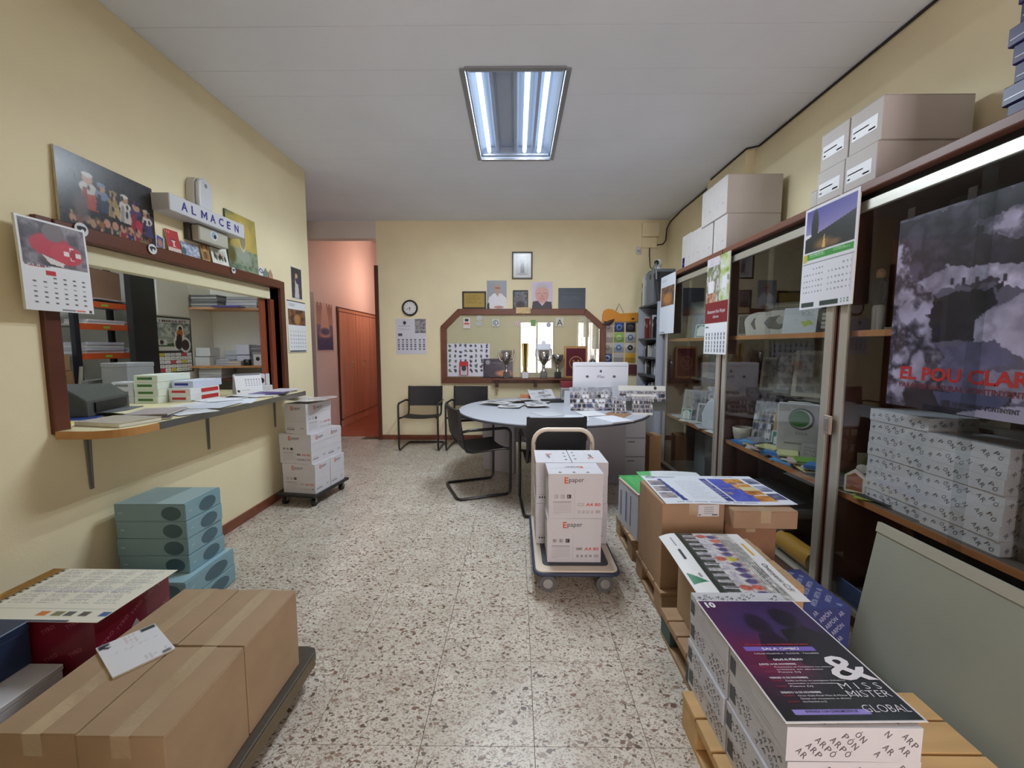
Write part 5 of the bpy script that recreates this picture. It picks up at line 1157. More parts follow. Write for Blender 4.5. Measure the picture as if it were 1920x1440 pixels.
for k in range(9): b.quad((-.08 + .018 * k, -.0706, .06), (-.07 + .018 * k, -.0706, .06), (-.07 + .018 * k, -.0706, .15), (-.08 + .018 * k, -.0706, .15), 0)
b.build('spines', mat('spine_dark', (80, 76, 80), .5), rb)
def collage(seed, nx=60, ny=44, head=False):
    c = Cv(nx, ny, (176, 176, 180)); rs = random.Random(seed)
    c.noise(0, 0, 1, 1, 5, [(84, 84, 96), (176, 176, 182), (130, 130, 140), (200, 200, 204)], seed)
    for r_ in range(4):
        n = 11 + r_ % 2
        for k in range(n):
            u = (k + .5 + .25 * rs.uniform(-1, 1)) / n; v = .32 + .2 * r_
            c.ell(u, v + .07, .04, .09, rs.choice([(46, 48, 58), (206, 206, 210), (70, 76, 110), (120, 118, 122), (40, 40, 46)]), .3); c.ell(u, v - .03, .018, .04, (168, 150, 142), .4); c.ell(u, v - .055, .018, .022, (60, 54, 54), .5)
    if head: c.rect(0, 0, 1, .2, (206, 204, 198)); c.ell(.78, .1, .03, .07, (40, 40, 40))
    return c
panel('photo_collage', collage(5, 70, 50), .44, .24, (.545, 4.30, DT + .235), 'back', .004, 'busy photo collage board standing in front of the computer', 'photo board', tilt=-R(18), rz=R(3), gloss=.3)
panel('photo_collage', collage(9, 40, 40), .14, .18, (.94, 4.16, DT + .17), 'back', .004, 'small photo card leaning at the right of the collage board', 'photo board', tilt=-R(20), rz=R(-6), gloss=.3)
cv = collage(15, 70, 44, True); cv.grad(0, .62, 1, 1, (60, 62, 58), (90, 92, 86)); cv.dots(.3, .34, .75, .66, 8, 3, (206, 204, 196), .7, .7)
panel('team_photo_board', cv, .47, .26, (1.05, 4.33, DT + .25), 'back', .004, 'black and white team photo board leaning at the right end of the desk', 'photo board', tilt=-R(16), rz=R(-5), gloss=.3)
cv = collage(19, 40, 44); cv.rect(0, 0, 1, .12, (214, 212, 204)); cv.rect(0, .88, 1, 1, (206, 204, 196))
panel('team_photo_board', cv, .19, .2, (1.12, 4.06, DT + .193), 'back', .004, 'small team photo standing in front of the larger team photo board', 'photo board', tilt=-R(12), rz=R(-5), gloss=.3)
for k, (x, y, a, lb, c) in enumerate(((.55, 3.82, -8, 'white paper stack at the near edge of the desk', (206, 208, 216)), (.86, 3.72, 24, 'white catalogue at the near right edge of the desk', (214, 216, 226)), (.95, 3.98, -30, 'brown leaflet on the right part of the desk', (150, 112, 84)), (.3, 4.05, 30, 'loose grey sheet on the near left of the desk', (186, 188, 196)), (.72, 4.06, 12, 'pale sheet in front of the photo collage', (216, 216, 218)))):
    slab('desk_paper', .22, .3, .012 if k == 1 else .003, (x, y, DT + .0032 * (0 if k in (0, 1, 2, 3) else 1)), R(a), mat('deskpaper_%d' % k, c, .5), lb, 'paper', 'papers on the desk')

# ------------------------------------------------------------------ back wall
BY = 6.2
def frame_pic(name, cv, w, h, x, z, label, fw, fm, cat='picture', d=.02):
    t = T(name, label, cat, (x, BY - .001, z))
    for q in ((-w / 2, w / 2, h - fw, h), (-w / 2, w / 2, 0, fw)): b = MB(); b.box(q[0], q[1], -d, 0, q[2], q[3]); b.build('frame_bar', fm, t, bevel=.002)
    for q in ((-w / 2, -w / 2 + fw), (w / 2 - fw, w / 2)): b = MB(); b.box(q[0], q[1], -d, 0, fw, h - fw); b.build('frame_bar', fm, t, bevel=.002)
    panel('picture', cv, w - 2 * fw, h - 2 * fw, (-w / 2 + fw, -.008, h - fw), 'back', .006, parent=t, gloss=.2)
    return t
FB = mat('dark_frame', (46, 36, 32), .4)
cv = simple(40, 54, (214, 212, 212), ('rect', .14, .12, .86, .9, (190, 188, 192)), ('ell', .5, .34, .12, .14, (150, 146, 156), .6), ('poly', [(.38, .86), (.64, .86), (.6, .4), (.42, .4)], (112, 96, 106)), ('ell', .5, .84, .26, .05, (160, 156, 164), .6), ('ell', .5, .22, .07, .07, (176, 168, 172)))
frame_pic('framed_saint', cv, .295, .385, .085, 2.355, 'dark framed print of a saint, highest on the back wall', .02, FB)
cv = simple(40, 30, (176, 150, 84), ('lines', .12, .2, .88, .8, 5, (110, 88, 40), 3, .3, .6))
frame_pic('gold_plaque', cv, .345, .25, -.61, 1.932, 'dark framed gold plaque at the left above the octagonal window', .022, FB)
cv = simple(48, 64, (150, 156, 168), ('ell', .52, .26, .16, .17, (190, 140, 120), .2), ('ell', .5, .12, .15, .07, (160, 156, 152), .4), ('poly', [(.05, 1), (.1, .6), (.35, .45), (.72, .45), (.98, .62), (1, 1)], (222, 220, 226)), ('poly', [(.44, .44), (.62, .44), (.54, .58)], (190, 140, 122)), ('poly', [(0, .82), (.12, .78), (.14, 1), (0, 1)], (40, 44, 60)), ('ell', .6, .93, .24, .05, (186, 140, 124)), ('rect', .42, .25, .66, .275, (80, 70, 76)))
panel('portrait_photo', cv, .285, .405, (-.425, BY - .012, 2.335), 'back', .008, 'portrait photo of a seated person in a white shirt', 'photo', gloss=.3)
cv = simple(36, 50, (60, 60, 66), ('noise', 0, 0, 1, 1, 5, [(30, 30, 34), (90, 92, 100), (130, 134, 146), (40, 40, 44)], 7), ('ell', .5, .4, .2, .2, (112, 104, 104), .6), ('ell', .5, .85, .34, .25, (58, 54, 58), .6))
frame_pic('small_framed_photo', cv, .22, .265, .06, 1.932, 'small dark framed photo in the middle above the octagonal window', .015, FB)
cv = simple(48, 64, (206, 190, 214), ('ell', .5, .45, .32, .34, (206, 152, 142), .15), ('ell', .5, .22, .3, .16, (190, 184, 190), .5), ('ell', .5, .36, .26, .16, (210, 162, 150), .4), ('rect', .28, .42, .46, .44, (90, 80, 90)), ('rect', .54, .42, .72, .44, (90, 80, 90)), ('rect', .4, .62, .6, .64, (140, 84, 84)), ('poly', [(0, 1), (.06, .72), (.3, .7), (.5, .88), (.7, .72), (.95, .74), (1, 1)], (40, 34, 52)), ('ell', .5, .53, .06, .06, (192, 136, 126), .5))
panel('portrait_photo', cv, .295, .385, (.225, BY - .012, 2.317), 'back', .008, 'close portrait photo of an elderly person in dark clothes', 'photo', gloss=.3)
cv = simple(40, 30, (72, 84, 98), ('lines', .15, .25, .85, .7, 6, (96, 108, 120), 5, .3, .6))
panel('slate_plaque', cv, .39, .295, (.608, BY - .012, 2.228), 'back', .008, 'slate blue plaque at the right above the octagonal window', 'plaque', gloss=.25, edge=FB)
# clock
ck = T('wall_clock', 'round wall clock with black rim on the back wall', 'clock', (-1.545, BY, 1.945), 0)
b = MB(); n = 36; prof = [(.105, 0), (.115, -.01), (.115, -.03), (.1, -.038), (.092, -.03), (.092, -.022)]
vs_ = [(r_ * math.cos(2 * math.pi * k / n), d_, r_ * math.sin(2 * math.pi * k / n)) for r_, d_ in prof for k in range(n)]
b.add(vs_, [(i * n + k, i * n + (k + 1) % n, (i + 1) * n + (k + 1) % n, (i + 1) * n + k) for i in range(5) for k in range(n)], 0, True); b.build('rim', BLACK, ck)
b = MB(); b.disc((0, -.022, 0), .093, (1, 0, 0), (0, 0, 1), n=32)
for k in range(12): a = math.pi / 6 * k; b.quad(*[(x_ * math.cos(a) - z_ * math.sin(a), -.0226, x_ * math.sin(a) + z_ * math.cos(a)) for x_, z_ in ((-.003, .072), (.003, .072), (.003, .084), (-.003, .084))], 1)
b.build('dial', [mat('dial_white', (226, 224, 224), .4), mat('ink_black')], ck)
for nm, ang, ln, wd in (('hour_hand', 180 + 3, .045, .004), ('minute_hand', 180 + 66, .07, .003)):
    a = R(-ang); b = MB(); b.add([(x_ * math.cos(a) - z_ * math.sin(a), y_, x_ * math.sin(a) + z_ * math.cos(a)) for y_ in (-.024, -.026) for x_, z_ in ((-wd, -.01), (wd, -.01), (wd * .6, ln), (-wd * .6, ln))], [(0, 1, 2, 3), (4, 5, 6, 7), (0, 1, 5, 4), (1, 2, 6, 5), (2, 3, 7, 6), (3, 0, 4, 7)]); b.build(nm, BLACK, ck)
cv = Cv(60, 70, (214, 212, 224)); cv.noise(.63, .02, .98, .4, 6, [(40, 40, 48), (110, 104, 108), (176, 170, 172), (60, 58, 64)], 9); cv.ell(.3, .12, .05, .05, (50, 50, 58)); cv.lines(.1, .2, .55, .24, 1, (80, 80, 100), 3); cv.lines(.06, .27, .5, .33, 2, (170, 168, 190), 4); cv.rect(.08, .42, .22, .49, (70, 70, 90)); cv.dots(.03, .56, .98, .88, 7, 5, (84, 84, 104), .5, .62)
panel('wall_calendar', cv, .445, .515, (-1.765, BY - .004, 1.79), 'back', .005, 'lilac wall calendar below the clock on the back wall', 'calendar')
# stickers and papers on the octagonal window
GY = BY - .024
def wsheet(name, cv, w, h, x, z, label, cat='sticker', grp='stickers on the octagonal window', y=GY):
    return panel(name, cv, w, h, (x, y, z), 'back', .0015, label, cat, grp, gloss=.35)
wsheet('window_sticker', simple(16, 22, (222, 214, 214), ('ell', .5, .22, .3, .14, (60, 56, 60)), ('rect', .1, .45, .9, .65, (196, 90, 90)), ('dots', .1, .7, .9, .95, 3, 2, (170, 110, 110), .5, .5)), .095, .15, -.77, 1.80, 'pink and white tag sticker at the top left of the octagonal window')
for k, (x, z, c, lb) in enumerate(((-.54, 1.80, (150, 150, 160), 'upper round grey sticker on the octagonal window'), (-.54, 1.72, (110, 130, 160), 'lower round blue sticker on the octagonal window'), (.02, 1.72, (210, 110, 96), 'round orange sticker in the middle of the octagonal window'), (.47, 1.70, (140, 146, 156), 'round grey sticker right of the middle of the octagonal window'))):
    b = MB(); b.disc((0, 0, 0), .036, (1, 0, 0), (0, 0, 1), 0); b.disc((0, -.0006, 0), .024, (1, 0, 0), (0, 0, 1), 1); b.disc((0, -.001, 0), .014, (1, 0, 0), (0, 0, 1), 0)
    tag(b.build('window_sticker', [PAPER, mat('sticker_ink_%d' % k, c, .5)], None, (x, GY, z)), lb, 'sticker', 'stickers on the octagonal window')
wsheet('window_sticker', simple(16, 16, (206, 210, 214), ('ring', .5, .5, .3, .3, .2, (90, 100, 110)), ('rect', .4, .3, .5, .7, (90, 100, 110))), .1, .1, -.35, 1.78, 'square grey sticker on the octagonal window')
wsheet('window_sticker', simple(14, 16, (96, 146, 70)), .075, .09, .21, 1.77, 'small green sticker on the octagonal window')
def _A(mb, P, U, V, N): mb.text('A', P(.5, .9, .0008), U, V, .085, 2, align='c'); return [mat('ink_black')]
panel('window_sticker', simple(10, 10, (206, 202, 190)), .12, .12, (.57, GY, 1.8), 'back', .001, 'sticker with a large black letter on the octagonal window', 'sticker', 'stickers on the octagonal window', extra=_A)
cv = Cv(84, 90, (214, 214, 226)); rs = random.Random(12)
for j in range(6):
    for i in range(8):
        u, v = .07 + .122 * i, .08 + .15 * j; c = (70, 110, 70) if i == 0 else rs.choice([(70, 70, 80), (60, 60, 66), (90, 100, 96)])
        for q in range(3): cv.ell(u + rs.uniform(-.02, .02), v + rs.uniform(-.035, .035), .014 + .012 * rs.random(), .022 + .02 * rs.random(), c, .4)
wsheet('symbol_chart', cv, .62, .48, -1.01, 1.43, 'large white chart with rows of small symbols in the octagonal window', 'chart', None)
cv = simple(44, 34, (52, 44, 58), ('noise', 0, 0, 1, 1, 5, [(36, 30, 42), (70, 60, 80), (52, 44, 58)], 3), ('ell', .7, .78, .28, .16, (190, 120, 84), .6), ('ell', .16, .2, .08, .12, (150, 150, 160), .5), ('lines', .3, .2, .8, .32, 2, (140, 130, 150), 5))
panel('dark_card', cv, .43, .27, (-.48, BY - .062, 1.21), 'back', .004, 'dark purple card with an orange motif at the foot of the octagonal window', 'card', gloss=.25)
cv = simple(20, 26, (190, 46, 60), ('rect', .15, .4, .85, .95, (200, 196, 204)), ('ell', .5, .5, .26, .2, (60, 60, 64)))
panel('red_card', cv, .13, .2, (-.83, BY - .062, 1.17), 'back', .004, 'red card with a grey figure at the left foot of the octagonal window', 'card', gloss=.3)
# trophies on the ledge
SILV = mat('silver', (206, 206, 208), .12, metal=1.0); GOLD = mat('gold', (196, 170, 84), .2, metal=1.0); MARB = mat('dark_marble', (34, 34, 38), .25)
def trophy(x, h, label, handles=True, col=SILV, cone=False):
    t = T('trophy', label, 'trophy', (x, BY - .11, .9305), 0, 'trophies on the window ledge')
    b = MB(); b.box(-.045, .045, -.045, .045, 0, .09); b.build('plinth', MARB if not cone else mat('white_marble', (206, 204, 206), .3), t, bevel=.003)
    if cone:
        for k in range(3): b = MB(); xx = -.03 + .03 * k; b.tube([(xx * .6, 0, .09), (xx, 0, h)], [.012, .016], 10); b.build('column', (GOLD, mat('dark_gold', (90, 84, 50), .3, metal=.8), GOLD)[k], t)
        return t
    b = MB(); b.lathe([(.03, .09), (.032, .1), (.012, .12), (.01, .16), (.018, .17), (.012, .18), (.03, .21), (.06, .25), (.075, .31), (.082, h), (.078, h), (.07, .31), (.05, .25), (.001, .22)], n=24); c = b.build('cup', col, t)
    if handles:
        for s in (-1, 1):
            b = MB(); b.tube([(s * .05, 0, .24), (s * .095, 0, .27), (s * .115, 0, .33), (s * .105, 0, h + .01), (s * .085, 0, h + .015), (s * .088, 0, h - .01)], .007, 8); b.build('handle', col, c)
    return t
trophy(-.14, .40, 'silver two-handled trophy at the left of the window ledge')
trophy(.13, .50, 'golden column trophy between the silver cups on the ledge', cone=True)
trophy(.40, .41, 'silver two-handled trophy in the middle of the window ledge')
trophy(.60, .34, 'smaller silver cup trophy at the right of the window ledge', handles=False)
b = MB(); pz = [(-.1, 0), (.1, 0), (.1, .07), (.08, .08), (.08, .1), (.1, .11), (.1, .18), (.03, .18), (.03, .2), (.015, .225), (-.015, .225), (-.03, .2), (-.03, .18), (-.1, .18)]
b.prism(pz, -.006, .006, axis='y'); tag(b.build('puzzle_award', mat('pale_blue_acrylic', (176, 192, 214), .2), None, (.40, BY - .07, 1.245)), 'pale blue puzzle-shaped award above the middle trophy', 'award')
b = MB(); b.box(-.02, .02, -.01, .01, 0, .315); tag(b.build('award_post', mat('clear_post', (150, 152, 160), .3), None, (.40, BY - .072, .9305)), 'slim grey post holding the puzzle-shaped award', 'post')
pq = T('emblem_plaque', 'dark red plaque with a gold ring emblem and wooden frame on the ledge', 'plaque', (.865, BY - .075, .9305))
b = MB(); b.box(-.165, .165, -.0, .02, 0, .46); b.build('frame', BEIGEWOOD, pq, bevel=.003)
b = MB(); b.box(-.14, .14, -.004, 0, .03, .43); b.build('velvet', mat('maroon_velvet', (96, 26, 44), .8), pq)
b = MB(); n = 24
for k in range(n): a0, a1 = 2 * math.pi * k / n, 2 * math.pi * (k + 1) / n; b.quad(*[(r_ * math.cos(a), -.0048, .22 + r_ * math.sin(a)) for r_, a in ((.085, a0), (.098, a0), (.098, a1), (.085, a1))])
for dx, dz in ((0, 0), (.035, .03), (-.035, .03), (.03, -.035), (-.03, -.035)): b.disc((dx, -.0048, .22 + dz), .017, (1, 0, 0), (0, 0, 1), n=5)
b.build('gold_emblem', mat('emblem_gold', (170, 126, 70), .4, metal=.3), pq)
bl = T('desk_bell', 'small metal bell on the ledge at the right of the plaque', 'bell', (1.11, BY - .09, .93)); b = MB(); b.lathe([(.05, 0), (.05, .16), (.055, .21), (.03, .26), (.008, .28), (.008, .33), (.001, .335)], n=16); b.build('body', mat('pewter', (120, 120, 124), .35, metal=.9), bl); b = MB(); b.lathe([(.06, -.0), (.06, .012), (.001, .012)], n=16); b.build('foot', MARB, bl)
b = MB(); b.box(.95, 1.21, 6.09, 6.155, .905, .93); b.build('ledge', FRAMEWOOD, w2, (-.1, -6.2, -.85))
# small wooden tag hanging at the top of the octagonal window
tg = T('hanging_tag', 'small pale wooden tag with cord at the top of the octagonal window', 'tag', (.10, BY - .05, 1.86)); b = MB(); b.box(-.105, .105, -.006, 0, .0, .09); b.build('plate', mat('pale_tag_wood', (206, 176, 126), .5, var=.2, vscale=30), tg, bevel=.004); b = MB(); b.tube([(0.0, -.002, 0), (.005, -.002, -.22)], .002, 6); b.build('cord', PAPER, tg)

# CD hanging organiser
cd = T('disc_organiser', 'hanging wall organiser with orange head and clear pockets of discs', 'organiser', (1.495, BY - .004, 1.145))
b = MB(); hp_ = [(-.25, .6), (.26, .6), (.26, .73), (.1, .72), (.0, .715), (-.05, .745), (-.1, .775), (-.17, .785), (-.225, .76), (-.25, .7)]
b.prism(hp_, -.03, 0, axis='y'); b.build('orange_head', mat('orange_plastic', (222, 146, 48), .45), cd, bevel=.004)
b = MB(); b.box(-.235, .25, -.008, 0, -.02, .6); b.build('backing_cloth', mat('cream_cloth', (206, 194, 160), .8), cd)
b = MB(); b.tube([(-.07, -.01, .72), (-.01, -.008, .86), (.06, -.01, .725)], .003, 6); b.build('hanging_cord', mat('cord_dark', (50, 44, 40), .7), cd)
b = MB(); b.box(.17, .21, -.0312, -.03, .63, .65); b.build('badge', BLACK, cd)
dcol = [[(206, 190, 180), (50, 70, 130), (36, 34, 44)], [(190, 180, 170), (140, 190, 90), (190, 196, 206)], [(196, 186, 176), (170, 184, 206), (206, 200, 196)], [(60, 80, 130), (176, 172, 172), (206, 160, 50)]]
icol = [[(150, 140, 140), (130, 170, 220), (90, 86, 96)], [(206, 196, 190), (206, 206, 160), (70, 100, 150)], [(150, 146, 140), (60, 90, 150), (60, 60, 60)], [(190, 200, 220), (176, 172, 172), (206, 160, 50)]]
for j in range(4):
    for i in range(3):
        t = T('disc_sleeve', 'square disc sleeve in the wall organiser, %s row, %s column' % (('top', 'second', 'third', 'lowest')[j], ('left', 'middle', 'right')[i]), 'disc', (1.335 + .165 * i - .005, BY - .014, 1.60 - .148 * j), 0, 'discs in the wall organiser')
        b = MB(); b.box(-.068, .068, -.004, .0, 0, .132); b.build('sleeve', mat('sleeve_%d%d' % (j, i), dcol[j][i], .4), t)
        b = MB(); b.disc((0, -.0046, .066), .04, (1, 0, 0), (0, 0, 1), 0, n=20); b.disc((0, -.005, .066), .026 if (i + j) % 2 else .012, (1, 0, 0), (0, 0, 1), 1, n=16); b.build('print', [mat('disc_%d%d' % (j, i), icol[j][i], .35), mat('sleeve_%d%d' % (j, i))], t)
        b = MB(); b.box(-.074, .074, -.0075, -.0065, -.006, .07); b.build('pocket', thin_glass('clear_vinyl', (.92, .92, .92), .03), t)
bd = T('toy_bird', 'small dark bird ornament clipped to the wall organiser', 'ornament', (1.33, BY - .04, 1.70)); b = MB(); b.tube([(-.1, 0, 0), (-.04, 0, .012), (.02, 0, .03), (.06, 0, .06), (.09, 0, .08)], [.004, .025, .035, .02, .003], 10); b.build('body', mat('bird_brown', (72, 56, 54), .6), bd); b = MB(); b.prism([(-.02, .02), (.05, .04), (-.08, .05)], -.04, -.034, axis='y'); b.build('wing', mat('bird_brown'), bd)
b = MB(); b.box(1.42, 1.78, BY - .03, BY - .001, .98, 1.12); tag(b.build('red_wall_box', mat('maroon_box', (96, 50, 56), .5)), 'dark red strip below the wall organiser', 'board')

# junction boxes, sensor, cable and camera in the right corner
jb = T('junction_box', 'cream junction box close under the ceiling in the right back corner', 'junction box', (1.905, BY, 2.94)); b = MB(); b.box(-.12, .12, -.05, 0, 0, .19); b.build('cover', WALL, jb, bevel=.004); b = MB(); b.box(-.125, .125, -.012, 0, -.004, .194); b.build('base', WALL, jb)
jb2 = T('junction_box', 'smaller cream junction box below the larger one', 'junction box', (1.895, BY, 2.79)); b = MB(); b.box(-.105, .105, -.03, 0, 0, .145); b.build('cover', WALL, jb2, bevel=.004); b = MB(); b.box(-.11, .11, -.008, 0, -.004, .149); b.build('base', WALL, jb2)
ps = T('motion_sensor', 'small white motion sensor left of the junction boxes', 'sensor', (1.74, BY, 2.70)); b = MB(); b.box(-.035, .035, -.035, 0, 0, .1); b.build('body', WHITE, ps, bevel=.01, seg=2); b = MB(); b.box(-.024, .024, -.041, -.035, .02, .06); b.build('lens', mat('lens_grey', (176, 170, 176), .3), ps)
CABLE = mat('black_cable', (32, 28, 26), .5)
b = MB(); b.tube([(1.905, BY - .012, 2.945), (1.9, BY - .02, 2.7), (1.885, BY - .12, 2.5), (1.84, 5.62, 2.34)], .007, 6); tag(b.build('hanging_cable', CABLE), 'black cable hanging from the junction box to the camera', 'cable')
b = MB(); b.tube([(2.0, BY - .01, 2.83), (2.09, BY - .012, 2.84), (2.13, BY - .014, 2.9), (2.14, BY - .014, 3.06), (2.155, 6.1, 3.13), (2.16, 5.7, 3.165), (2.16, 4.82, 3.168), (2.078, 4.7, 3.168), (2.078, 4.0, 3.17), (2.16, 3.95, 3.17), (2.16, 1.5, 3.17)], .008, 6); tag(b.build('ceiling_cable', CABLE), 'black cable running along the top of the right wall', 'cable')

# ------------------------------------------------------------------ grey bookcase in the right back corner
BCG = mat('blue_grey_panel', (150, 156, 168), .5); BCD = mat('dark_grey_shelf', (64, 68, 76), .5)
bc = T('bookcase', 'tall blue-grey bookcase in the right back corner', 'bookcase', (1.77, 5.22, 0))
b = MB(); b.box(-.17, .17, .36, .38, 0, 1.9); b.build('side_panel', BCG, bc)
b = MB(); b.box(-.17, .17, -.38, -.36, 0, 1.9); b.build('side_panel', BCG, bc)
b = MB(); b.box(.155, .17, -.36, .36, 0, 1.9); b.build('back_panel', BCD, bc)
SHZ = [.06, .42, .75, 1.02, 1.24, 1.47, 1.88]
for z in SHZ: b = MB(); b.box(-.165, .155, -.36, .36, z, z + .02); b.build('shelf', BCD, bc)
for s in (0, 1): b = MB(); b.box(-.172, -.16, -.355 + .36 * s, 0 + .355 * s, .08, .72); dr = b.build('door', BCG, bc, bevel=.002); b = MB(); b.disc((-.1725, -.04 + .08 * s, .6), .012, (0, 1, 0), (0, 0, 1)); b.build('knob', BLACK, dr)
rs = random.Random(21)
BKC = [('white', (206, 206, 210)), ('black', (36, 36, 40)), ('brown', (96, 62, 50)), ('grey', (140, 142, 150)), ('maroon', (110, 40, 46)), ('pale', (190, 186, 176)), ('dark blue', (50, 56, 90))]
def book(w, d, h, loc, c, label, grp):
    """upright book: spine faces -x; w = depth along x, d = thickness along y"""
    b = MB(); b.box(0, w, 0, .002, 0, h); b.box(0, w, d - .002, d, 0, h); b.box(0, .002, .002, d - .002, 0, h); b.box(.004, w - .004, .002, d - .002, .003, h - .004, 1)
    b.box(-.0006, 0, d * .2, d * .8, h * .62, h * .8, 2)
    return tag(b.build('book', [mat('book_%d_%d_%d' % c, c, .5), EDGE, mat('spine_label', (200, 196, 186), .5)], None, loc), label, 'book', grp)
for si, (z, nm) in enumerate(((1.49, 'top'), (1.26, 'second'), (1.04, 'third'), (.77, 'lowest open'))):
    y = 5.57; k = 0
    while y > 4.98:
        d = rs.uniform(.018, .04); h = (.3, .17, .17, .2)[si] * rs.uniform(.75, 1.0); n, c = rs.choice(BKC)
        y -= d + .002; k += 1
        book(.2, d, h, (1.66 + rs.uniform(0, .05), y, z + .0005), c, '%s book, %s from the back wall on the %s bookcase shelf' % (n, NTH[k - 1], nm), 'books in the grey bookcase')
        if rs.random() < .3: y -= rs.uniform(.03, .08)
# on top of the bookcase
for k, (y, d, h, c, n) in enumerate(((5.55, .03, .3, (60, 84, 44), 'dark green'), (5.5, .045, .36, (206, 206, 196), 'white ring-bound'), (5.44, .035, .40, (170, 176, 184), 'pale grey'), (5.40, .03, .40, (140, 146, 156), 'mid grey'))):
    book(.26, d, h, (1.63, y, 1.9005), c, '%s binder standing on top of the bookcase' % n, 'binders on the bookcase')
gbx = T('grey_file_box', 'grey file box tilted beside the binders on the bookcase', 'box', (1.63, 5.12, 1.9005)); b = MB(); b.prism([(.0, 0), (.27, 0), (.27, .42), (.0, .42)], 0, .001, axis='z') if False else b.box(0, .26, 0, .24, 0, .41); b.build('body', mat('file_box_grey', (108, 114, 122), .6), gbx, bevel=.003); b = MB(); b.box(-.001, 0, .09, .15, .3, .36); b.build('finger_hole', BLACK, gbx)
bg = T('black_bag', 'black laptop bag leaning on the file box on the bookcase', 'bag', (1.62, 4.88, 1.9005)); b = MB(); b.prism([(.0, 0), (.05, .0), (.17, .36), (.15, .38), (.12, .36)], 0, .22, axis='y') if False else b.prism([(.0, 0), (.09, 0), (.22, .32), (.2, .36), (.14, .36)], .0, .28, axis='x'); b.build('body', mat('black_nylon', (40, 40, 46), .7, bump=.3, bscale=60), bg, bevel=.012, seg=2); b = MB(); b.tube([(-.004, .17, .34), (-.01, .2, .42), (-.01, .1, .44), (-.004, .08, .26)], .009, 8); b.build('handle', mat('nylon_grey', (120, 124, 130), .6), bg)
cm = T('security_camera', 'small white dome security camera on the grey file box', 'camera', (1.75, 5.33, 2.3105)); b = MB(); b.lathe([(.05, 0), (.05, .02), (.03, .05), (.028, .06)], n=16); b.build('foot', WHITE, cm); b = MB(); b.lathe([(.001, .045), (.03, .05), (.048, .08), (.05, .1), (.04, .13), (.02, .148), (.001, .152)], n=18); b.build('head', WHITE, cm); b = MB(); b.lathe([(.001, 0), (.02, .004), (.03, .012)], n=14); b.build('lens', BLACK, cm, (-.03, -.042, .1), rot=(R(90), 0, R(-35)))
bx_ = carton('cardboard_box', .14, .2, .42, (1.51, 4.64, 0.0005), R(8), 'narrow open brown carton between the desk and the cabinets', (166, 132, 92))

# ------------------------------------------------------------------ corridor: wardrobe, wall hanging
wd = T('wardrobe', 'long reddish wooden wardrobe along the corridor wall', 'wardrobe', (-3.05, 9.0, 0))
WARD = mat('red_wardrobe_wood', (216, 158, 132), .25, var=.12, vscale=6, stretch=(1, 1, .12), coat=.3); WARDD = mat('wardrobe_dark', (84, 40, 28), .4)
b = MB(); b.box(0, .02, -1.82, 1.9, 0, 2.06); b.build('carcass', WARDD, wd)
b = MB(); b.box(.02, .045, -1.8, 1.9, 1.985, 2.03); b.build('top_rail', mat('pale_rail', (206, 150, 120), .4), wd)
b = MB(); b.box(.02, .05, -1.8, 1.9, .0, .1); b.box(.05, .055, -1.8, 1.9, .11, .125); b.build('plinth', WARD, wd)
for k in range(5):
    y0 = -1.79 + .735 * k; b = MB(); b.box(.02, .04, y0 + .012, y0 + .723, .13, 1.975); dr = b.build('door', WARD, wd, bevel=.003)
    b = MB(); yk = y0 + (.42 if k % 2 == 0 else .32); b.tube([(.04, yk, 1.1), (.075, yk, 1.1)], .014, 8); b.box(.07, .078, yk - .05, yk + .05, 1.09, 1.11); b.box(.042, .05, yk - .012, yk + .012, .98, 1.08); b.build('handle', mat('brass_handle', (206, 190, 170), .3, metal=.8), dr)
cv = Cv(50, 70, (150, 130, 124)); cv.grad(0, 0, 1, .45, (150, 112, 100), (196, 156, 140)); cv.grad(0, .45, 1, 1, (120, 124, 150), (52, 62, 100)); cv.poly([(.4, .02), (.6, .02), (.78, .6), (.24, .6)], (214, 180, 160)); cv.ell(.5, .62, .32, .1, (206, 160, 136), .6); cv.ell(.5, .58, .26, .07, (90, 96, 130), .6); cv.noise(.05, .7, .95, .97, 6, [(46, 56, 96), (84, 92, 130), (52, 62, 100)], 5, .7)
for k in range(6): cv.poly([(.02 + .16 * k, 0), (.1 + .16 * k, 0), (.06 + .16 * k, .1)], (226, 206, 196))
for q in ((0, 0, .06, 1), (.94, 0, 1, 1), (0, .955, 1, 1)): cv.rect(*q, (220, 196, 188))
panel('wall_hanging', cv, .62, .77, (-3.044, 6.42, 2.07), 'left', .006, 'blue and brown printed hanging of cupped hands on the corridor wall', 'picture', gloss=.35)
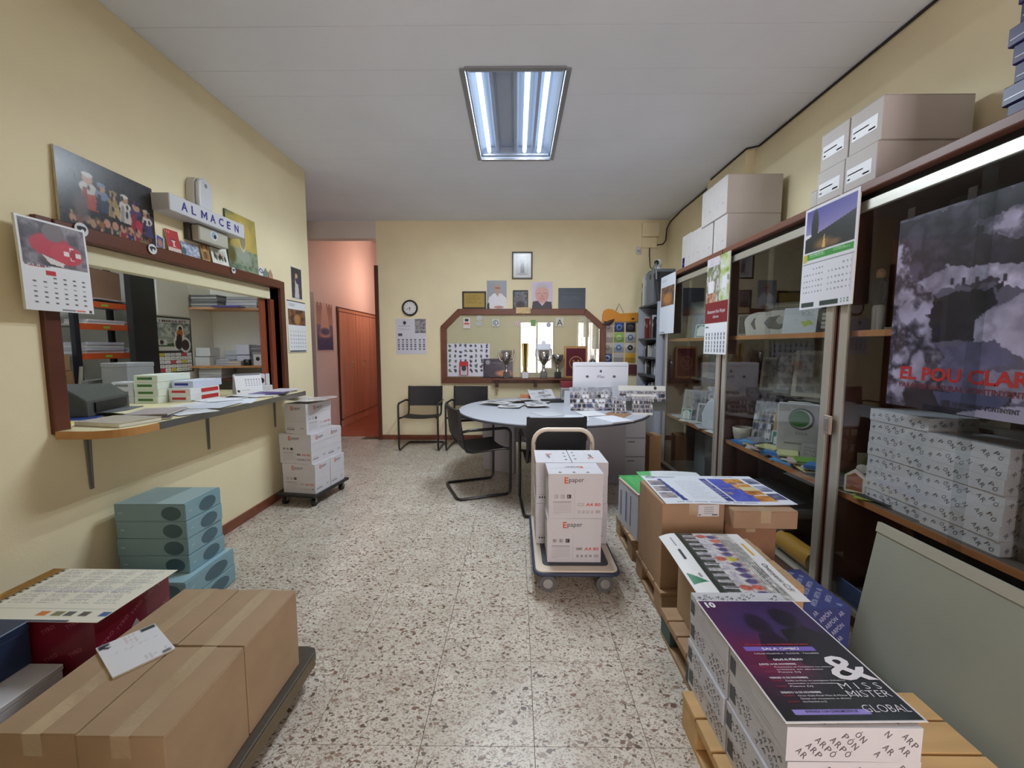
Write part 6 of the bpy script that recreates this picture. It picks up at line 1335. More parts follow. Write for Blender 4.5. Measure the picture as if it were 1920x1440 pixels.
# ------------------------------------------------------------------ glass display cabinets along the right wall
CABW = mat('cabinet_brown', (88, 56, 46), .4, var=.18, vscale=6, stretch=(1, .2, 1)); CABI = mat('cabinet_inside', (96, 88, 80), .6, var=.15, vscale=5); CABT = mat('cabinet_top_wood', (112, 72, 58), .4, var=.15, vscale=5, stretch=(1, .15, 1))
SHW = mat('shelf_edge_wood', (170, 112, 68), .45, var=.12, vscale=10, stretch=(1, .2, 1))
GLASS = thin_glass('cabinet_glass', (.92, .935, .93), .008, ior=1.24)
ALUG = mat('satin_aluminium', (196, 194, 186), .38, metal=.75)
CX0, CX1, CTOP = 1.65, 2.165, 2.16
S1, S2 = 1.475, .645
def cabinet(y0, y1, label, near_stile=True):
    t = T('display_cabinet', label, 'cabinet', (CX0, (y0 + y1) / 2, 0), 0, 'glass cabinets along the right wall')
    h = (y1 - y0) / 2; D = CX1 - CX0
    def P(name, x0, x1, a, c, z0, z1, m, parent=t, bv=0.0): b = MB(); b.box(x0, x1, a, c, z0, z1); return b.build(name, m, parent, bevel=bv)
    P('plinth', .03, D, -h, h, 0, .07, CABW); P('bottom', .02, D, -h + .02, h - .02, .07, .09, CABI)
    P('side_panel', .012, D, -h, -h + .02, .07, 2.12, CABW); P('side_panel', .012, D, h - .02, h, .07, 2.12, CABW)
    P('back_panel', D - .015, D, -h + .02, h - .02, .09, 2.12, CABI); P('top_panel', -.02, D, -h, h, 2.12, CTOP, CABT, bv=.004)
    P('header_rail', .004, .026, -h + .02, h - .02, 2.035, 2.085, ALUG, bv=.003); P('header_gap_shade', .03, .05, -h + .02, h - .02, 2.085, 2.12, BLACK)  # black strip puts the shade of the gap above the rail into colour
    P('lower_rail', .004, .026, -h + .02, h - .02, .075, .1, ALUG)
    for z in (S1, S2):
        s = P('shelf', .05, D - .015, -h + .02, h - .02, z - .03, z, CABI); P('front_edge', .046, .05, -h + .02, h - .02, z - .03, z, SHW, s)
    P('rear_shelf', D - .2, D - .015, -h + .02, h - .02, 1.03, 1.05, CABI)
    for s, (a, c) in ((-1, (-h + .01, .02)), (1, (-.02, h - .01))):
        x = .006 + (.010 if s > 0 else 0)
        d = P('door', x, x + .004, a, c, .1, 2.035, GLASS)
        P('stile', x - .007, x + .011, (a if s < 0 else c - .052), (a + .052 if s < 0 else c), .08, 2.04, ALUG, d, .003)
    return t
cabinet(3.44, 4.76, 'far glass display cabinet next to the grey bookcase')
cabinet(2.225, 3.425, 'middle glass display cabinet full of leaflets')
c3 = cabinet(.90, 2.21, 'near glass display cabinet with the landscape poster')
lk = T('cabinet_lock', 'small metal lock joining the doors of two glass cabinets', 'lock', (CX0 - .004, 2.21, .985)); b = MB(); b.box(-.012, .0, -.03, .025, -.05, .05); b.build('body', mat('pink_metal', (190, 168, 158), .35, metal=.6), lk, bevel=.004); b = MB(); b.box(-.018, -.012, -.012, .008, -.035, .035); b.build('latch', ALU, lk, bevel=.002)

# calendars hanging on the cabinets
def grid_page(c, v0, v1, u0=.06, u1=.95, col=(90, 90, 104)): return c.dots(u0, v0, u1, v1, 7, 5, col, .4, .7)
cv = simple(50, 76, (214, 220, 232), ('noise', .06, .2, .95, .52, 7, [(34, 34, 60), (60, 54, 70), (150, 96, 50), (40, 38, 60)], 4), ('ell', .5, .4, .28, .1, (176, 120, 66), .7), ('lines', .1, .06, .5, .12, 2, (150, 156, 170), 3), ('rect', .04, .955, .4, .975, (70, 80, 66)))
panel('wall_calendar', cv, .425, .625, (1.628, 4.835, 2.155), 'right', .006, 'white calendar with a night photo hanging on the far glass cabinet', 'calendar', bend=lambda u, v: .006 * v)
cv = Cv(70, 130, (222, 222, 228)); cv.noise(0, 0, 1, .46, 5, [(110, 40, 50), (206, 200, 206), (90, 100, 60), (196, 190, 196), (70, 60, 60)], 6); cv.noise(.62, .0, 1, .46, 6, [(70, 110, 50), (160, 176, 110), (206, 206, 210), (60, 90, 44)], 8); cv.noise(0, 0, .55, .09, 4, [(206, 200, 210), (170, 160, 170)], 9); cv.rect(.1, .24, .34, .36, (214, 212, 216)); cv.rect(.7, .22, .9, .34, (212, 212, 218)); cv.rect(0, .46, 1, .68, (120, 30, 40)); cv.noise(.05, .36, .45, .46, 7, [(120, 40, 50), (190, 150, 120), (90, 40, 44)], 10)
cv.rect(.05, .705, .2, .72, (80, 90, 100)); cv.dots(.05, .77, .97, .98, 7, 5, (96, 100, 118), .4, .8)
def _br(mb, P, U, V, N): mb.text('Restaurant Font Monjet', P(.5, .575, .001), U, V, .028, 2, w=.3, align='c', shear=.3); mb.text('Salones', P(.5, .625, .001), U, V, .022, 2, w=.1, align='c', shear=.3); return [mat('cal_white', (226, 220, 224), .5)]
panel('wall_calendar', cv, .385, .79, (1.628, 3.68, 2.12), 'right', .006, 'calendar with a photo collage and maroon band on the cabinets', 'calendar', extra=_br, bend=lambda u, v: .005 * v)
cv = Cv(96, 130, (216, 216, 224)); cv.grad(.04, .03, .96, .26, (70, 66, 150), (140, 130, 180)); cv.poly([(.04, .3), (.5, .24), (.96, .17), (.96, .44), (.04, .44)], (26, 28, 26)); cv.ell(.22, .2, .07, .16, (30, 34, 32), .3); cv.ell(.4, .38, .16, .05, (120, 92, 50), .9); cv.poly([(.38, .42), (.42, .29), (.45, .42)], (206, 166, 92)); cv.ell(.6, .4, .12, .03, (110, 84, 50), .9); cv.rect(.1, .455, .96, .515, (60, 146, 60)); cv.rect(.02, .455, .1, .53, (190, 180, 70)); cv.lines(.16, .465, .5, .505, 2, (206, 226, 206), 3); cv.lines(.6, .465, .9, .505, 3, (190, 220, 190), 4, .3)
cv.rect(.02, .55, .98, .556, (110, 110, 116)); cv.dots(.04, .58, .46, .86, 7, 5, (130, 130, 140), .4, .3, skip=3); cv.dots(.52, .58, .97, .86, 7, 5, (130, 130, 140), .4, .3, skip=4); cv.rect(.04, .93, .3, .975, (50, 66, 60)); cv.rect(.42, .93, .76, .975, (50, 66, 60)); cv.dots(.78, .92, .95, .98, 3, 2, (80, 110, 90), .4, .5); cv.rect(.935, .56, .97, .88, (200, 200, 208))
panel('wall_calendar', cv, .378, .55, (1.628, 2.462, 2.152), 'right', .006, 'double-month calendar with a dusk landscape between the near cabinets', 'calendar', bend=lambda u, v: .005 * v)

# big landscape poster inside the near cabinet
cv = Cv(190, 190, (120, 116, 130))
def ridge(f, seed, sy=1.0):
    n = vnoise(190, 190, f, seed, 5); n = (n - n.min()) / (n.max() - n.min()); return np.clip(1 - np.abs(2 * n - 1) * 2.2, 0, 1)
def rock(pts, c, f, seed, dark=(30, 28, 38), k=.85, amp=.0):
    """fill an outline (edges made ragged) with pale stone cut by dark cracks"""
    u0, v0 = cv.u.copy(), cv.v.copy(); w = vnoise(190, 190, 14, seed + 50) - .5; w2 = vnoise(190, 190, 14, seed + 51) - .5
    cv.u, cv.v = u0 + w * .09, v0 + w2 * .09; before = cv.a.copy(); cv.poly(pts, c); m = np.any(cv.a != before, axis=-1).astype(float); cv.u, cv.v = u0, v0
    sh = vnoise(190, 190, f * .6, seed + 7)[..., None]; cv.a = np.where(m[..., None] > 0, cv.a * (.55 + .9 * sh), cv.a)
    cv.put(m * ridge(f, seed) * k, dark)
rock([(0, 0), (1, 0), (1, .4), (0, .4)], (84, 80, 96), 9, 14, (26, 24, 34), .8)
rock([(.36, .14), (.5, .1), (1, -.02), (1, .34), (.74, .3), (.52, .22)], (206, 200, 214), 12, 16, (70, 64, 80), .7)
rock([(.44, .26), (.6, .22), (.76, .31), (.64, .42), (.48, .36)], (60, 56, 70), 10, 18, (24, 22, 30), .7)
rock([(.12, .36), (.3, .3), (.62, .35), (.78, .44), (1, .52), (1, .62), (.7, .5), (.5, .385), (.14, .41)], (222, 216, 228), 16, 20, (120, 112, 128), .4)
for k in range(5): cv.rect(.3 + .055 * k, .355 + .004 * k, .315 + .055 * k, .385 + .004 * k, (60, 56, 68))
rock([(.42, .54), (.6, .46), (1, .58), (1, .8), (.7, .78), (.5, .66), (.36, .66)], (224, 218, 230), 8, 22, (130, 124, 140), .45)
rock([(.2, .42), (.5, .4), (.54, .48), (.42, .56), (.4, .66), (.24, .67), (.2, .55)], (40, 38, 48), 6, 24, (14, 12, 18), .6)
rock([(.27, .68), (.5, .67), (.62, .76), (.48, .8), (.5, .94), (.28, .94)], (120, 118, 146), 7, 26, (70, 68, 90), .5)
rock([(.5, .78), (.68, .76), (.74, .88), (.5, .92)], (214, 208, 222), 10, 28, (120, 114, 130), .5)
rock([(.68, .76), (1, .7), (1, .88), (.72, .86)], (100, 102, 138), 6, 30, (60, 60, 84), .5)
rock([(-.1, .1), (.05, .14), (.12, .34), (.2, .44), (.24, .62), (.32, .82), (.27, 1.1), (-.1, 1.1)], (216, 210, 224), 11, 32, (34, 30, 40), .95)
rock([(.12, .9), (.6, .9), (.6, 1.1), (.12, 1.1)], (40, 38, 48), 8, 34, (16, 14, 20), .6); cv.poly([(.26, .9), (.6, .89), (.55, .97), (.3, .97)], (86, 92, 126)); cv.poly([(.4, .985), (.6, .93), (1, .9), (1, 1), (.38, 1)], (214, 210, 222))
cv.a = cv.a * np.array((.80, .78, .86)) + np.array((10, 9, 14))
def _pc(mb, P, U, V, N):
    mb.text('EL POU CLAR', P(.075, .85, .001), U, V, .05, 2, w=.47, bold=.03); mb.text("PARATGE NATURAL d'ONTINYENT", P(.075, .895, .001), U, V, .02, 3, w=.46, bold=.02); mb.text("AJUNTAMENT d'ONTINYENT", P(.36, .965, .001), U, V, .016, 4, w=.22, bold=.02); mb.quad(P(.31, .972, .001), P(.35, .972, .001), P(.35, .94, .001), P(.31, .94, .001), 4)
    return [mat('red_print', (214, 40, 44), .5), mat('dull_red_print', (136, 50, 66), .5), mat('ink_purple', (60, 50, 70), .5)]
panel('landscape_poster', cv, .80, .80, (1.676, 1.912, 1.94), 'right', .0015, 'large grey-violet gorge landscape poster behind the near cabinet glass', 'poster', extra=_pc, gloss=.4)
for k, yv in enumerate((1.86, 1.62)):
    b = MB(); b.box(-.0005, .0005, -.016, .016, -.02, .025); tag(b.build('tape_strip', thin_glass('clear_tape', (.8, .8, .8), .1), None, (1.674, yv, 1.955)), 'clear tape strip at the %s of the landscape poster top' % ('left', 'right')[k], 'tape')

# ------------------------------------------------------------------ things in the cabinets
def face(name, cv, w, h, x, y, z, label, cat, rz=R(38), lean=R(12), t=.004, grp=None, gloss=.35):
    """board standing on a shelf: (x, y) = middle of its foot"""
    Nx, Ny = -math.cos(rz), -math.sin(rz); Ux, Uy = math.sin(rz), -math.cos(rz)
    tx, ty = x - Nx * h * math.sin(lean), y - Ny * h * math.sin(lean)
    return panel(name, cv, w, h, (tx - Ux * w / 2, ty - Uy * w / 2, z + h * math.cos(lean) + .0006 + t * math.sin(lean)), 'right', t, label, cat, grp, rz=rz, tilt=-lean, gloss=gloss)
def plain(c, c2=None, seed=1, kind='photo'):
    v = Cv(26, 30, c)
    if kind == 'photo': v.noise(.1, .1, .9, .9, 5, [c2 or (60, 60, 64), (150, 148, 150), (96, 94, 98)], seed)
    elif kind == 'text': v.lines(.12, .2, .88, .8, 7, c2 or (110, 110, 116), seed, .4, .7)
    elif kind == 'circle': v.ell(.5, .35, .3, .26, c2 or (60, 120, 70), .1)
    elif kind == 'green': v.rect(.08, .08, .92, .92, (70, 130, 120)); v.rect(.16, .3, .84, .85, c); v.ell(.5, .3, .26, .16, c, .2)
    return v
M1, M2, M3 = 'things in the far glass cabinet', 'things in the middle glass cabinet', 'things in the near glass cabinet'
# far cabinet
face('green_border_card', plain((214, 216, 214), None, 1, 'green'), .12, .13, 1.78, 4.12, S1, 'small green-bordered card on the upper shelf of the far cabinet', 'card', grp=M1)
face('cream_panel', plain((176, 176, 164), (160, 160, 150), 2, 'text'), .3, .4, 1.92, 4.48, S1, 'tall cream panel at the back of the far cabinet upper shelf', 'board', grp=M1)
face('grey_display_board', plain((130, 134, 142), (120, 124, 134), 3, 'text'), .3, .26, 1.93, 4.38, S1, 'grey panel before the cream one in the far cabinet', 'board', grp=M1)
wbx = T('white_gift_box', 'small white lidded box on the upper shelf of the far cabinet', 'box', (1.86, 3.95, S1 + .0005)); b = MB(); b.box(-.06, .06, -.07, .07, 0, .1); b.build('body', mat('grey_gift', (150, 146, 142), .6), wbx); b = MB(); b.box(-.065, .065, -.075, .075, .1, .14); b.build('lid', WHITE, wbx)
face('pale_green_board', plain((196, 204, 196), (170, 184, 170), 5, 'text'), .4, .34, 2.07, 4.35, 1.05, 'pale green board on the rear shelf of the far cabinet', 'board', lean=R(4), rz=R(5), grp=M1)
face('photo_board', collage(31, 40, 44), .34, .36, 1.95, 3.98, S2, 'grey crowd photo board leaning in the far cabinet', 'photo board', grp=M1, rz=R(42))
face('yellow_booklet', plain((206, 206, 110), (190, 190, 90), 7, 'text'), .2, .3, 1.92, 4.22, S2 + .22, 'pale yellow booklet standing high in the far cabinet', 'booklet', grp=M1) if False else None
face('portrait_card', plain((150, 150, 156), (70, 70, 76), 8), .26, .3, 1.82, 4.32, S2, 'dark portrait card at the far end of the far cabinet lower shelf', 'card', grp=M1)
face('green_border_card', plain((214, 216, 214), None, 9, 'green'), .11, .12, 1.72, 4.25, S2, 'small green-bordered card on the lower shelf of the far cabinet', 'card', grp=M1)
face('framed_photo', plain((200, 200, 202), (80, 84, 92), 10), .16, .2, 1.8, 4.02, S2, 'white framed photo on the lower shelf of the far cabinet', 'frame', grp=M1, t=.012)
face('framed_photo', plain((190, 190, 186), (36, 38, 42), 11), .24, .34, 1.87, 3.80, S2, 'dark portrait in a white frame in the far cabinet', 'frame', grp=M1, t=.012)
sh = T('paper_shield', 'white folded paper shield standing in the far cabinet', 'paper craft', (1.74, 3.70, S2 + .0005), R(25)); b = MB(); pp = [(-.11, .03), (-.06, .0), (.0, .02), (.06, .0), (.1, .04), (.11, .14), (.06, .25), (.0, .29), (-.06, .24), (-.11, .13)]
b.prism([(a, c) for a, c in pp], -.02, .005, axis='x'); b.build('shield', mat('shield_white', (206, 210, 222), .6, bump=.4, bscale=14), sh, bevel=.008, seg=2); b = MB(); b.box(-.02, .06, -.03, .03, 0, .012); b.build('foot', WHITE, sh)
for k, (y, a, c) in enumerate(((3.62, 10, (206, 206, 200)), (3.9, -14, (190, 190, 196)), (4.18, 20, (214, 210, 206)), (4.48, -5, (196, 196, 206)))):
    slab('leaflet', .16, .22, .004, (1.765, y, S2 + .0005), R(a), mat('leaflet_%d_%d_%d' % c, c, .5), 'pale leaflet lying at the front of the far cabinet lower shelf, %s' % ('nearest the middle cabinet', 'second towards the bookcase', 'third towards the bookcase', 'nearest the bookcase')[k], 'leaflet', M1)
b = MB(); b.box(-.012, .012, -.2, .2, 0, .42); tag(b.build('grey_board', mat('stored_board', (116, 120, 124), .6), None, (1.9, 4.2, .0905)), 'grey board stored under the lower shelf of the far cabinet', 'board')
cx_ = T('storage_box', 'dark storage box at the bottom of the far cabinet', 'box', (1.95, 3.75, .0905)); b = MB(); b.box(-.15, .15, -.2, .2, 0, .22); b.build('body', mat('dark_box', (50, 48, 50), .6), cx_); b = MB(); b.box(-.155, .155, -.205, .205, .22, .25); b.build('lid', mat('dark_box2', (64, 62, 64), .6), cx_)
# middle cabinet, upper shelf
for k, (y, w) in enumerate(((3.13, .1), (2.98, .13))):
    t = T('arched_card', '%s arched card with a grey drawing on the middle cabinet upper shelf' % ('narrow', 'wide')[k], 'card', (1.79 + .03 * k, y, S1 + .0005), R(40), M2)
    b = MB(); pts = [(-w, 0), (w, 0)] + [(w * 1.15 * math.cos(R(a)), .1 + .07 * math.sin(R(a))) for a in range(0, 181, 20)]
    b.prism(pts, 0, .006, axis='x'); b.build('board', mat('arch_white', (190, 186, 182), .5), t, bevel=.002)
    b = MB(); b.disc((-.0008, .01, .085), w * .6, (0, 1, 0), (0, 0, 1), 0, n=7, ry=.05); b.disc((-.0012, -.02, .1), w * .25, (0, 1, 0), (0, 0, 1), 1, n=6, ry=.03); b.build('drawing', [mat('drawing_grey', (90, 86, 84), .6), mat('drawing_pale', (160, 156, 150), .6)], t)
face('white_card', simple(30, 34, (200, 204, 212), ('lines', .5, .15, .9, .35, 3, (150, 156, 150), 3), ('poly', [(.5, .55), (.75, .5), (.85, .65), (.6, .75)], (176, 190, 90))), .2, .17, 1.80, 2.72, S1, 'white card with a small green motif on the middle cabinet upper shelf', 'card', grp=M2)
face('slim_card', plain((206, 206, 206), (60, 60, 60), 12), .09, .17, 1.76, 3.3, S1, 'slim white card at the far end of the middle cabinet upper shelf', 'card', grp=M2, rz=R(60))
frame_ = face('framed_picture', simple(30, 24, (60, 56, 52), ('rect', .06, .07, .94, .93, (108, 102, 92))), .36, .24, 1.98, 3.1, S1, 'dark picture frame at the back of the middle cabinet upper shelf', 'frame', grp=M2, lean=R(5), t=.012)
face('sketch_panel', plain((120, 118, 112), (90, 88, 84), 13), .5, .3, 2.1, 2.85, S1 + .2, 'faded sketch panel', 'board') if False else None
face('barcode_card', simple(20, 26, (52, 52, 54), ('dots', .2, .15, .85, .85, 1, 4, (190, 190, 190), .9, .6)), .1, .15, 1.85, 2.56, S1, 'dark card with pale bars on the middle cabinet upper shelf', 'card', grp=M2)
face('white_booklet', plain((196, 198, 200), (150, 150, 150), 14, 'text'), .14, .2, 1.8, 2.38, S1, 'white booklet at the near end of the middle cabinet upper shelf', 'booklet', grp=M2)
# middle cabinet, rear shelf
for k, (y, w, h, c, c2, n) in enumerate(((3.28, .2, .26, (170, 168, 162), (100, 100, 100), 'pale booklet'), (3.08, .22, .3, (110, 108, 104), (60, 60, 62), 'grey framed photo'), (2.84, .26, .32, (166, 162, 152), (90, 88, 84), 'cream drawing'), (2.6, .18, .22, (120, 116, 110), (80, 78, 76), 'small grey photo'), (2.42, .24, .24, (140, 124, 106), (110, 96, 80), 'brown folder'))):
    face('shelf_picture', plain(c, c2, 20 + k), w, h, 1.995, y, 1.05, '%s on the rear shelf of the middle cabinet' % n, 'picture', grp=M2, lean=R(10))
# middle cabinet, lower shelf
al = T('white_album', 'white album with a round green emblem standing in the middle cabinet', 'album', (1.885, 2.77, S2 + .0005), R(52))
b = MB(); b.box(0, .06, -.135, .135, 0, .37); b.build('cover', mat('album_white', (196, 194, 200), .5), al, bevel=.003)
b = MB(); b.disc((-.001, .0, .27), .072, (0, 1, 0), (0, 0, 1), 0, n=32); b.disc((-.0016, .004, .27), .062, (0, 1, 0), (0, 0, 1), 1, n=32); b.disc((-.002, .01, .27), .056, (0, 1, 0), (0, 0, 1), 2, n=32); b.text('OSA', (-.001, .03, .165), (0, -1, 0), (0, 0, 1), .02, 3, w=.07); b.quad((-.001, .09, .1), (-.001, -.06, .1), (-.001, -.06, .108), (-.001, .09, .108), 3)
b.build('emblem', [mat('emblem_rim', (80, 80, 84), .5), PAPER, mat('emblem_green', (58, 124, 66), .5, var=.2, vscale=40), mat('emblem_text', (140, 138, 146), .5)], al)  # dark grey disc forms the rim of the emblem
db = T('dark_album', 'dark slab standing behind the white album', 'album', (1.975, 2.79, S2 + .0005), R(52)); b = MB(); b.box(0, .05, -.13, .15, 0, .37); b.build('cover', mat('album_dark', (64, 62, 70), .5), db, bevel=.003); b = MB(); b.box(.004, .046, -.126, .146, .37, .372); b.build('pages', EDGE, db)
face('green_border_card', plain((206, 210, 214), None, 15, 'green'), .12, .15, 1.86, 2.95, S2, 'green-bordered card in front of the white album', 'card', grp=M2)
face('photo_poster', collage(41, 40, 44), .3, .34, 1.93, 3.15, S2, 'grey photo poster leaning at the far end of the middle cabinet', 'photo board', grp=M2, rz=R(44), lean=R(20))
face('blue_booklet', plain((60, 110, 196), (206, 216, 226), 16, 'text'), .18, .16, 1.9, 3.28, S2 + .3, 'x', 'x') if False else None
face('kraft_folder', plain((170, 146, 110), (160, 136, 100), 17, 'text'), .16, .28, 1.92, 3.0, S2, 'kraft paper folder beside the photo poster in the middle cabinet', 'folder', grp=M2)
face('yellow_green_board', plain((170, 170, 96), (150, 150, 80), 18, 'text'), .22, .3, 2.09, 3.05, S2 + .0, 'olive board behind the kraft folder in the middle cabinet', 'board', grp=M2, lean=R(4), rz=R(8)) 
face('navy_booklet', plain((50, 54, 110), (120, 120, 160), 19), .16, .22, 2.0, 2.93, S2, 'navy booklet behind the white album', 'booklet', grp=M2)
face('price_card', plain((150, 148, 150), (90, 90, 94), 22, 'text'), .16, .14, 1.86, 2.60, S2, 'grey card with text at the foot of the white album', 'card', grp=M2)
bo = T('paper_bowl', 'cream rounded cup lying at the far end of the middle cabinet', 'cup', (1.80, 3.33, S2 + .0005)); b = MB(); b.lathe([(.05, 0), (.065, .06), (.07, .11), (.066, .11), (.06, .06), (.001, .01)], n=20); b.build('cup', mat('cup_cream', (180, 172, 160), .5), bo); b = MB(); b.lathe([(.05, .0), (.051, .006), (.02, .006)], n=20); b.build('foot', mat('cup_cream'), bo)
LC = [('blue', (60, 120, 190)), ('white', (206, 208, 212)), ('pale yellow', (206, 206, 150)), ('sky blue', (96, 156, 214)), ('grey', (130, 134, 142)), ('white', (210, 210, 206)), ('pink and white', (206, 180, 180)), ('green', (110, 156, 60)), ('dark blue', (44, 56, 110)), ('pale yellow', (204, 200, 140)), ('black', (44, 46, 52)), ('white', (204, 210, 220))]
rs = random.Random(31); zc = {}
for k in range(26):
    n, c = LC[k % 12]; y = 3.22 - .0345 * k; x = 1.77 + (.0, .03, .015)[k % 3] + rs.uniform(-.005, .005); w, d = rs.uniform(.10, .13), rs.uniform(.14, .18)
    slab('leaflet', w, d, .0105 if k % 4 else .02, (x, y, S2 + .0006 + .011 * (k % 5)), R(rs.uniform(-40, 40)), mat('leaf_%d_%d_%d' % c, c, .45), '%s leaflet, %s towards the camera on the middle cabinet lower shelf' % (n, NTH[k]), 'leaflet', M2)
b = MB(); b.box(0, .2, -.26, .26, 0, .012); tag(b.build('dark_case', mat('dark_case', (60, 62, 66), .35), None, (1.72, 2.9, .36), rot=(0, R(-8), 0)), 'flat dark case on boxes under the middle cabinet shelf', 'case')
cx_ = T('storage_box', 'dark storage box at the bottom of the middle cabinet', 'box', (1.86, 2.92, .0905)); b = MB(); b.box(-.14, .2, -.3, .3, 0, .24); b.build('body', mat('dark_box'), cx_); b = MB(); b.box(-.145, .205, -.305, .305, .24, .265); b.build('lid', mat('dark_box2'), cx_)
# near cabinet
fg = T('figurine', 'small standing figurine beside a chair on the near cabinet upper shelf', 'figurine', (1.76, 2.09, S1 + .0005)); b = MB(); b.tube([(0, -.012, 0), (0, -.01, .1), (0, 0, .13)], [.014, .018, .022], 8); b.tube([(0, .014, 0), (0, .012, .1), (0, 0, .13)], [.014, .018, .022], 8); b.build('trousers', mat('fig_white', (196, 200, 214), .6), fg); b = MB(); b.tube([(0, 0, .12), (0, 0, .2), (0, 0, .235), (0, 0, .25)], [.026, .034, .03, .012], 10); b.tube([(0, -.03, .225), (-.01, -.045, .17), (-.03, -.06, .13)], .009, 6); b.build('jacket', mat('fig_dark', (40, 40, 66), .6), fg); b = MB(); b.lathe([(.001, .245), (.016, .25), (.02, .27), (.014, .29), (.001, .295)], n=12); b.build('head', mat('fig_skin', (190, 140, 120), .6), fg)
for k, (y, h) in enumerate(((2.0, .22), (1.9, .11))):
    t = T('stone_pillar', '%s rough stone ornament on the near cabinet upper shelf' % ('taller', 'lower')[k], 'ornament', (1.8 + .02 * k, y, S1 + .0005)); b = MB(); b.lathe([(.035, 0), (.04, .02), (.028, h * .5), (.034, h * .8), (.02, h), (.001, h)], n=9); b.build('pillar', mat('stone', (150, 138, 124), .8, var=.3, vscale=30, bump=.4, bscale=40), t); b = MB(); b.box(-.045, .045, -.045, .045, 0, .012); b.build('base', mat('stone'), t)
bxw = T('white_box_pair', 'white lidded box behind the landscape poster edge', 'box', (1.95, 2.02, S1 + .0005)); b = MB(); b.box(-.06, .06, -.07, .07, .0, .2); b.build('body', mat('blueish_white', (170, 182, 200), .5), bxw); b = MB(); b.box(-.065, .065, -.075, .075, .21, .3); b.build('lid', mat('blueish_white'), bxw); b = MB(); b.box(-.06, .06, -.07, .07, .2, .21); b.build('gap', BLACK, bxw)
face('relief_board', simple(40, 24, (150, 138, 118), ('rect', .06, .2, .25, .75, (90, 74, 64)), ('ring', .65, .55, .2, .35, .15, (96, 84, 70)), ('ell', .65, .6, .1, .2, (110, 96, 80))), .34, .2, 2.03, 1.93, 1.05, 'brown relief board on the rear shelf of the near cabinet', 'board', lean=R(4), rz=R(14), grp=M3)
face('green_circle_card', simple(30, 34, (170, 168, 150), ('ell', .5, .4, .34, .32, (130, 146, 84), .2), ('ell', .42, .8, .05, .08, (40, 40, 40), .3)), .12, .2, 1.83, 2.135, S2, 'card with a large olive circle in the near cabinet', 'card', grp=M3, rz=R(72), lean=R(5))
ho = T('toy_house', 'small arched wooden house ornament in the near cabinet', 'ornament', (1.715, 2.10, S2 + .0145), R(30)); b = MB(); b.prism([(-.045, 0), (.045, 0), (.045, .08), (0, .12), (-.045, .08)], 0, .03, axis='x'); b.build('house', mat('house_white', (206, 200, 196), .5), ho, bevel=.002); b = MB(); b.prism([(-.034, .008), (.034, .008), (.034, .076), (0, .1), (-.034, .076)], -.001, 0, axis='x'); b.build('arch', mat('house_brown', (140, 84, 56), .5), ho); b = MB(); b.disc((.032, -.02, .12), .03, (0, 1, 0), (0, 0, 1), 0, ry=.022); b.build('cap', PAPER, ho)
for k, (y, n, c) in enumerate(((2.14, 'white', (206, 206, 200)), (2.07, 'olive', (150, 160, 70)), (2.0, 'black', (40, 40, 46)), (2.12, 'pale green', (196, 206, 170)))):
    slab('leaflet', .1, .16, .004, (1.74 + .012 * k, y, S2 + .0006 + .0045 * (k % 4)), R((20, -35, 10, 60)[k]), mat('nleaf_%d_%d_%d' % c, c, .45), '%s leaflet at the far end of the near cabinet lower shelf' % n, 'leaflet', M3)
RM = pack_mesh(.21, .297, .0555, False, 4, ('y', 'x'), .029)
for j, (yc, n) in enumerate(((1.915, 8), (1.612, 7))):
    for k in range(n):
        t = T('paper_ream', 'white printed paper ream in the near cabinet, %s of the %s column' % (ORD[k], ('far', 'near')[j]), 'paper ream', (1.83 + (.002, -.003, .0)[k % 3] + .015 * (1 - j), yc - .0, S2 + .0006 + .0562 * k), R((.4, -.5, .2)[k % 3]), 'printed reams in the near cabinet')
        obj('wrapper', RM, t)
b = MB(); b.box(-.2, .2, -.2, .2, 0, .4); 
bb_ = T('brown_storage_box', 'speckled brown box right of the reams in the near cabinet', 'box', (1.86, 1.24, S2 + .0006)); b = MB(); b.box(-.095, .095, -.2, .2, 0, .5); b.build('body', mat('speckled_brown', (84, 72, 64), .7, var=.35, vscale=40), bb_); b = MB(); b.box(-.097, .097, -.202, .202, .5, .52); b.build('lid', mat('speckled_brown'), bb_)
bt = T('blue_tray', 'long blue tray at the bottom of the near cabinet', 'tray', (1.78, 1.9, .0905), R(0)); b = MB(); b.box(-.07, .07, -.25, .25, 0, .012); b.box(-.08, -.07, -.25, .25, 0, .1); b.box(.07, .08, -.25, .25, 0, .1); b.build('tray', mat('tray_blue', (40, 64, 110), .4), bt, bevel=.003); b = MB(); b.box(-.06, .06, -.2, .2, .012, .06); b.build('papers', mat('tray_papers', (80, 78, 76), .7), bt)
yb = T('yellow_roll', 'yellow cylinder lying at the bottom of the middle cabinet', 'roll', (1.73, 2.5, .1505), 0); b = MB(); b.tube([(0, -.15, 0), (0, .15, 0)], .06, 16); b.build('roll', mat('roll_yellow', (190, 140, 50), .5), yb); b = MB(); b.tube([(0, -.155, 0), (0, -.15, 0)], .025, 12); b.build('core', BLACK, yb)

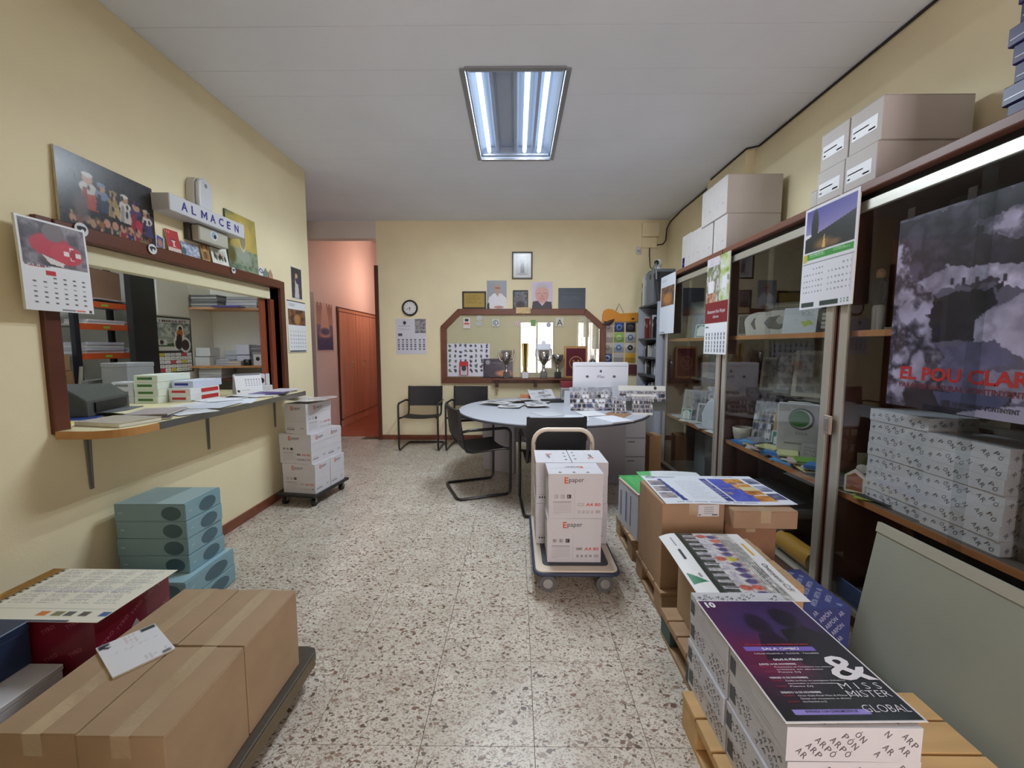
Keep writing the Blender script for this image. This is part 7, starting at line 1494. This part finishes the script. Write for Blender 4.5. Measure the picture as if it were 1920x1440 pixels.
# ------------------------------------------------------------------ boxes on top of the cabinets
GREYC = (196, 190, 188)
def topbox(w, d, h, loc, rz, label, grp, kind):
    """carton whose labelled end faces the room (-x)"""
    t = T('storage_carton', label, 'box', loc, rz, grp)
    b = MB(); b.box(-w / 2, w / 2, -d / 2, d / 2, 0, h - .002); b.build('body', mat('grey_white_carton', GREYC, .65, var=.03, vscale=6), t, bevel=.003)
    for s in (-1, 1): b = MB(); b.box(-w / 2 + .001, w / 2 - .001, (.001 if s > 0 else -d / 2 + .001), (d / 2 - .001 if s > 0 else -.001), h - .002, h); b.build('flap', mat('grey_white_carton'), t)
    b = MB(); x = -w / 2 - .0008
    def q(u0, v0, u1, v1, m): y0, y1 = d / 2 - u0 * d, d / 2 - u1 * d; b.quad((x, y0, v0 * h), (x, y1, v0 * h), (x, y1, v1 * h), (x, y0, v1 * h), m)
    if kind == 0: q(.08, .32, .86, .66, 0); q(.12, .5, .6, .53, 1); q(.6, .36, .8, .4, 2); q(.12, .38, .2, .42, 1)
    if kind == 1: q(.62, .3, .82, .34, 2); q(.25, .26, .3, .32, 2); q(.55, .48, .75, .49, 1)
    if kind == 2: q(.08, .06, .34, .36, 3); q(.2, .2, .32, .34, 0); q(.1, .1, .16, .16, 0); q(.22, .09, .3, .14, 0); q(.7, .3, .85, .33, 2); q(.1, .8, .6, .81, 1)
    b.build('print', [mat('label_white', (232, 234, 240), .4), mat('ink_pale', (170, 172, 180), .6), INKL, mat('ink_blue', (50, 46, 130), .5)], t)
    return t
ZT = CTOP + .0006; g1, g2 = 'grey-white cartons on the far cabinets', 'grey-white cartons on the near cabinet'
for k, (y, h, kd, lb) in enumerate(((3.615, .298, 1, 'grey-white carton, lower near one above the collage calendar'), (3.86, .298, 1, 'grey-white carton, lower one second from the near end of the far group'), (4.085, .325, 1, 'grey-white carton, third in the row on the far cabinet'), (4.31, .335, 2, 'grey-white carton with a blue mark at the far end of the row'))):
    topbox(.43, .222, h, (1.905, y, ZT), R(0), lb, g1, kd)
for k, y in enumerate((3.615, 3.845)): topbox(.44, .226, .30, (1.9, y, ZT + .2986), R(0), 'grey-white carton, upper %s one of the far group' % ('near', 'far')[k], g1, 1)
for k, (y, z, lb) in enumerate(((2.185, 0, 'lower near'), (2.385, 0, 'lower far'), (2.18, .2005, 'upper near'), (2.385, .2005, 'upper far'))): topbox(.42, .196, .2, (1.905 - (.0 if z == 0 else -.01), y, ZT + z), R(0), 'grey-white carton with a shiny label, %s one above the dusk calendar' % lb, g2, 0)
topbox(.4, .05, .12, (1.905, 2.52, ZT), 0, 'narrow grey-white carton beside the labelled cartons', g2, 1)
for k in range(7):
    t = T('blue_box_file', 'dark blue box file on the near cabinet, %s of the stack' % ORD[k], 'box file', (1.86 + (.0, -.01, .005)[k % 3], 1.44 + (.0, .008, -.006)[k % 3], ZT + .0645 * k), R((1, -2, 1.5)[k % 3]), 'blue box files on the near cabinet')
    b = MB(); b.box(-.16, .16, -.12, .12, 0, .064); b.build('case', mat('royal_blue', (34, 30, 92), .4), t, bevel=.004)
    b = MB(); b.box(-.1612, -.16, -.11, .11, .02, .024); b.box(-.11, .11, -.1212, -.12, .03, .034); b.build('silver_line', mat('silver_line', (176, 176, 200), .3), t)
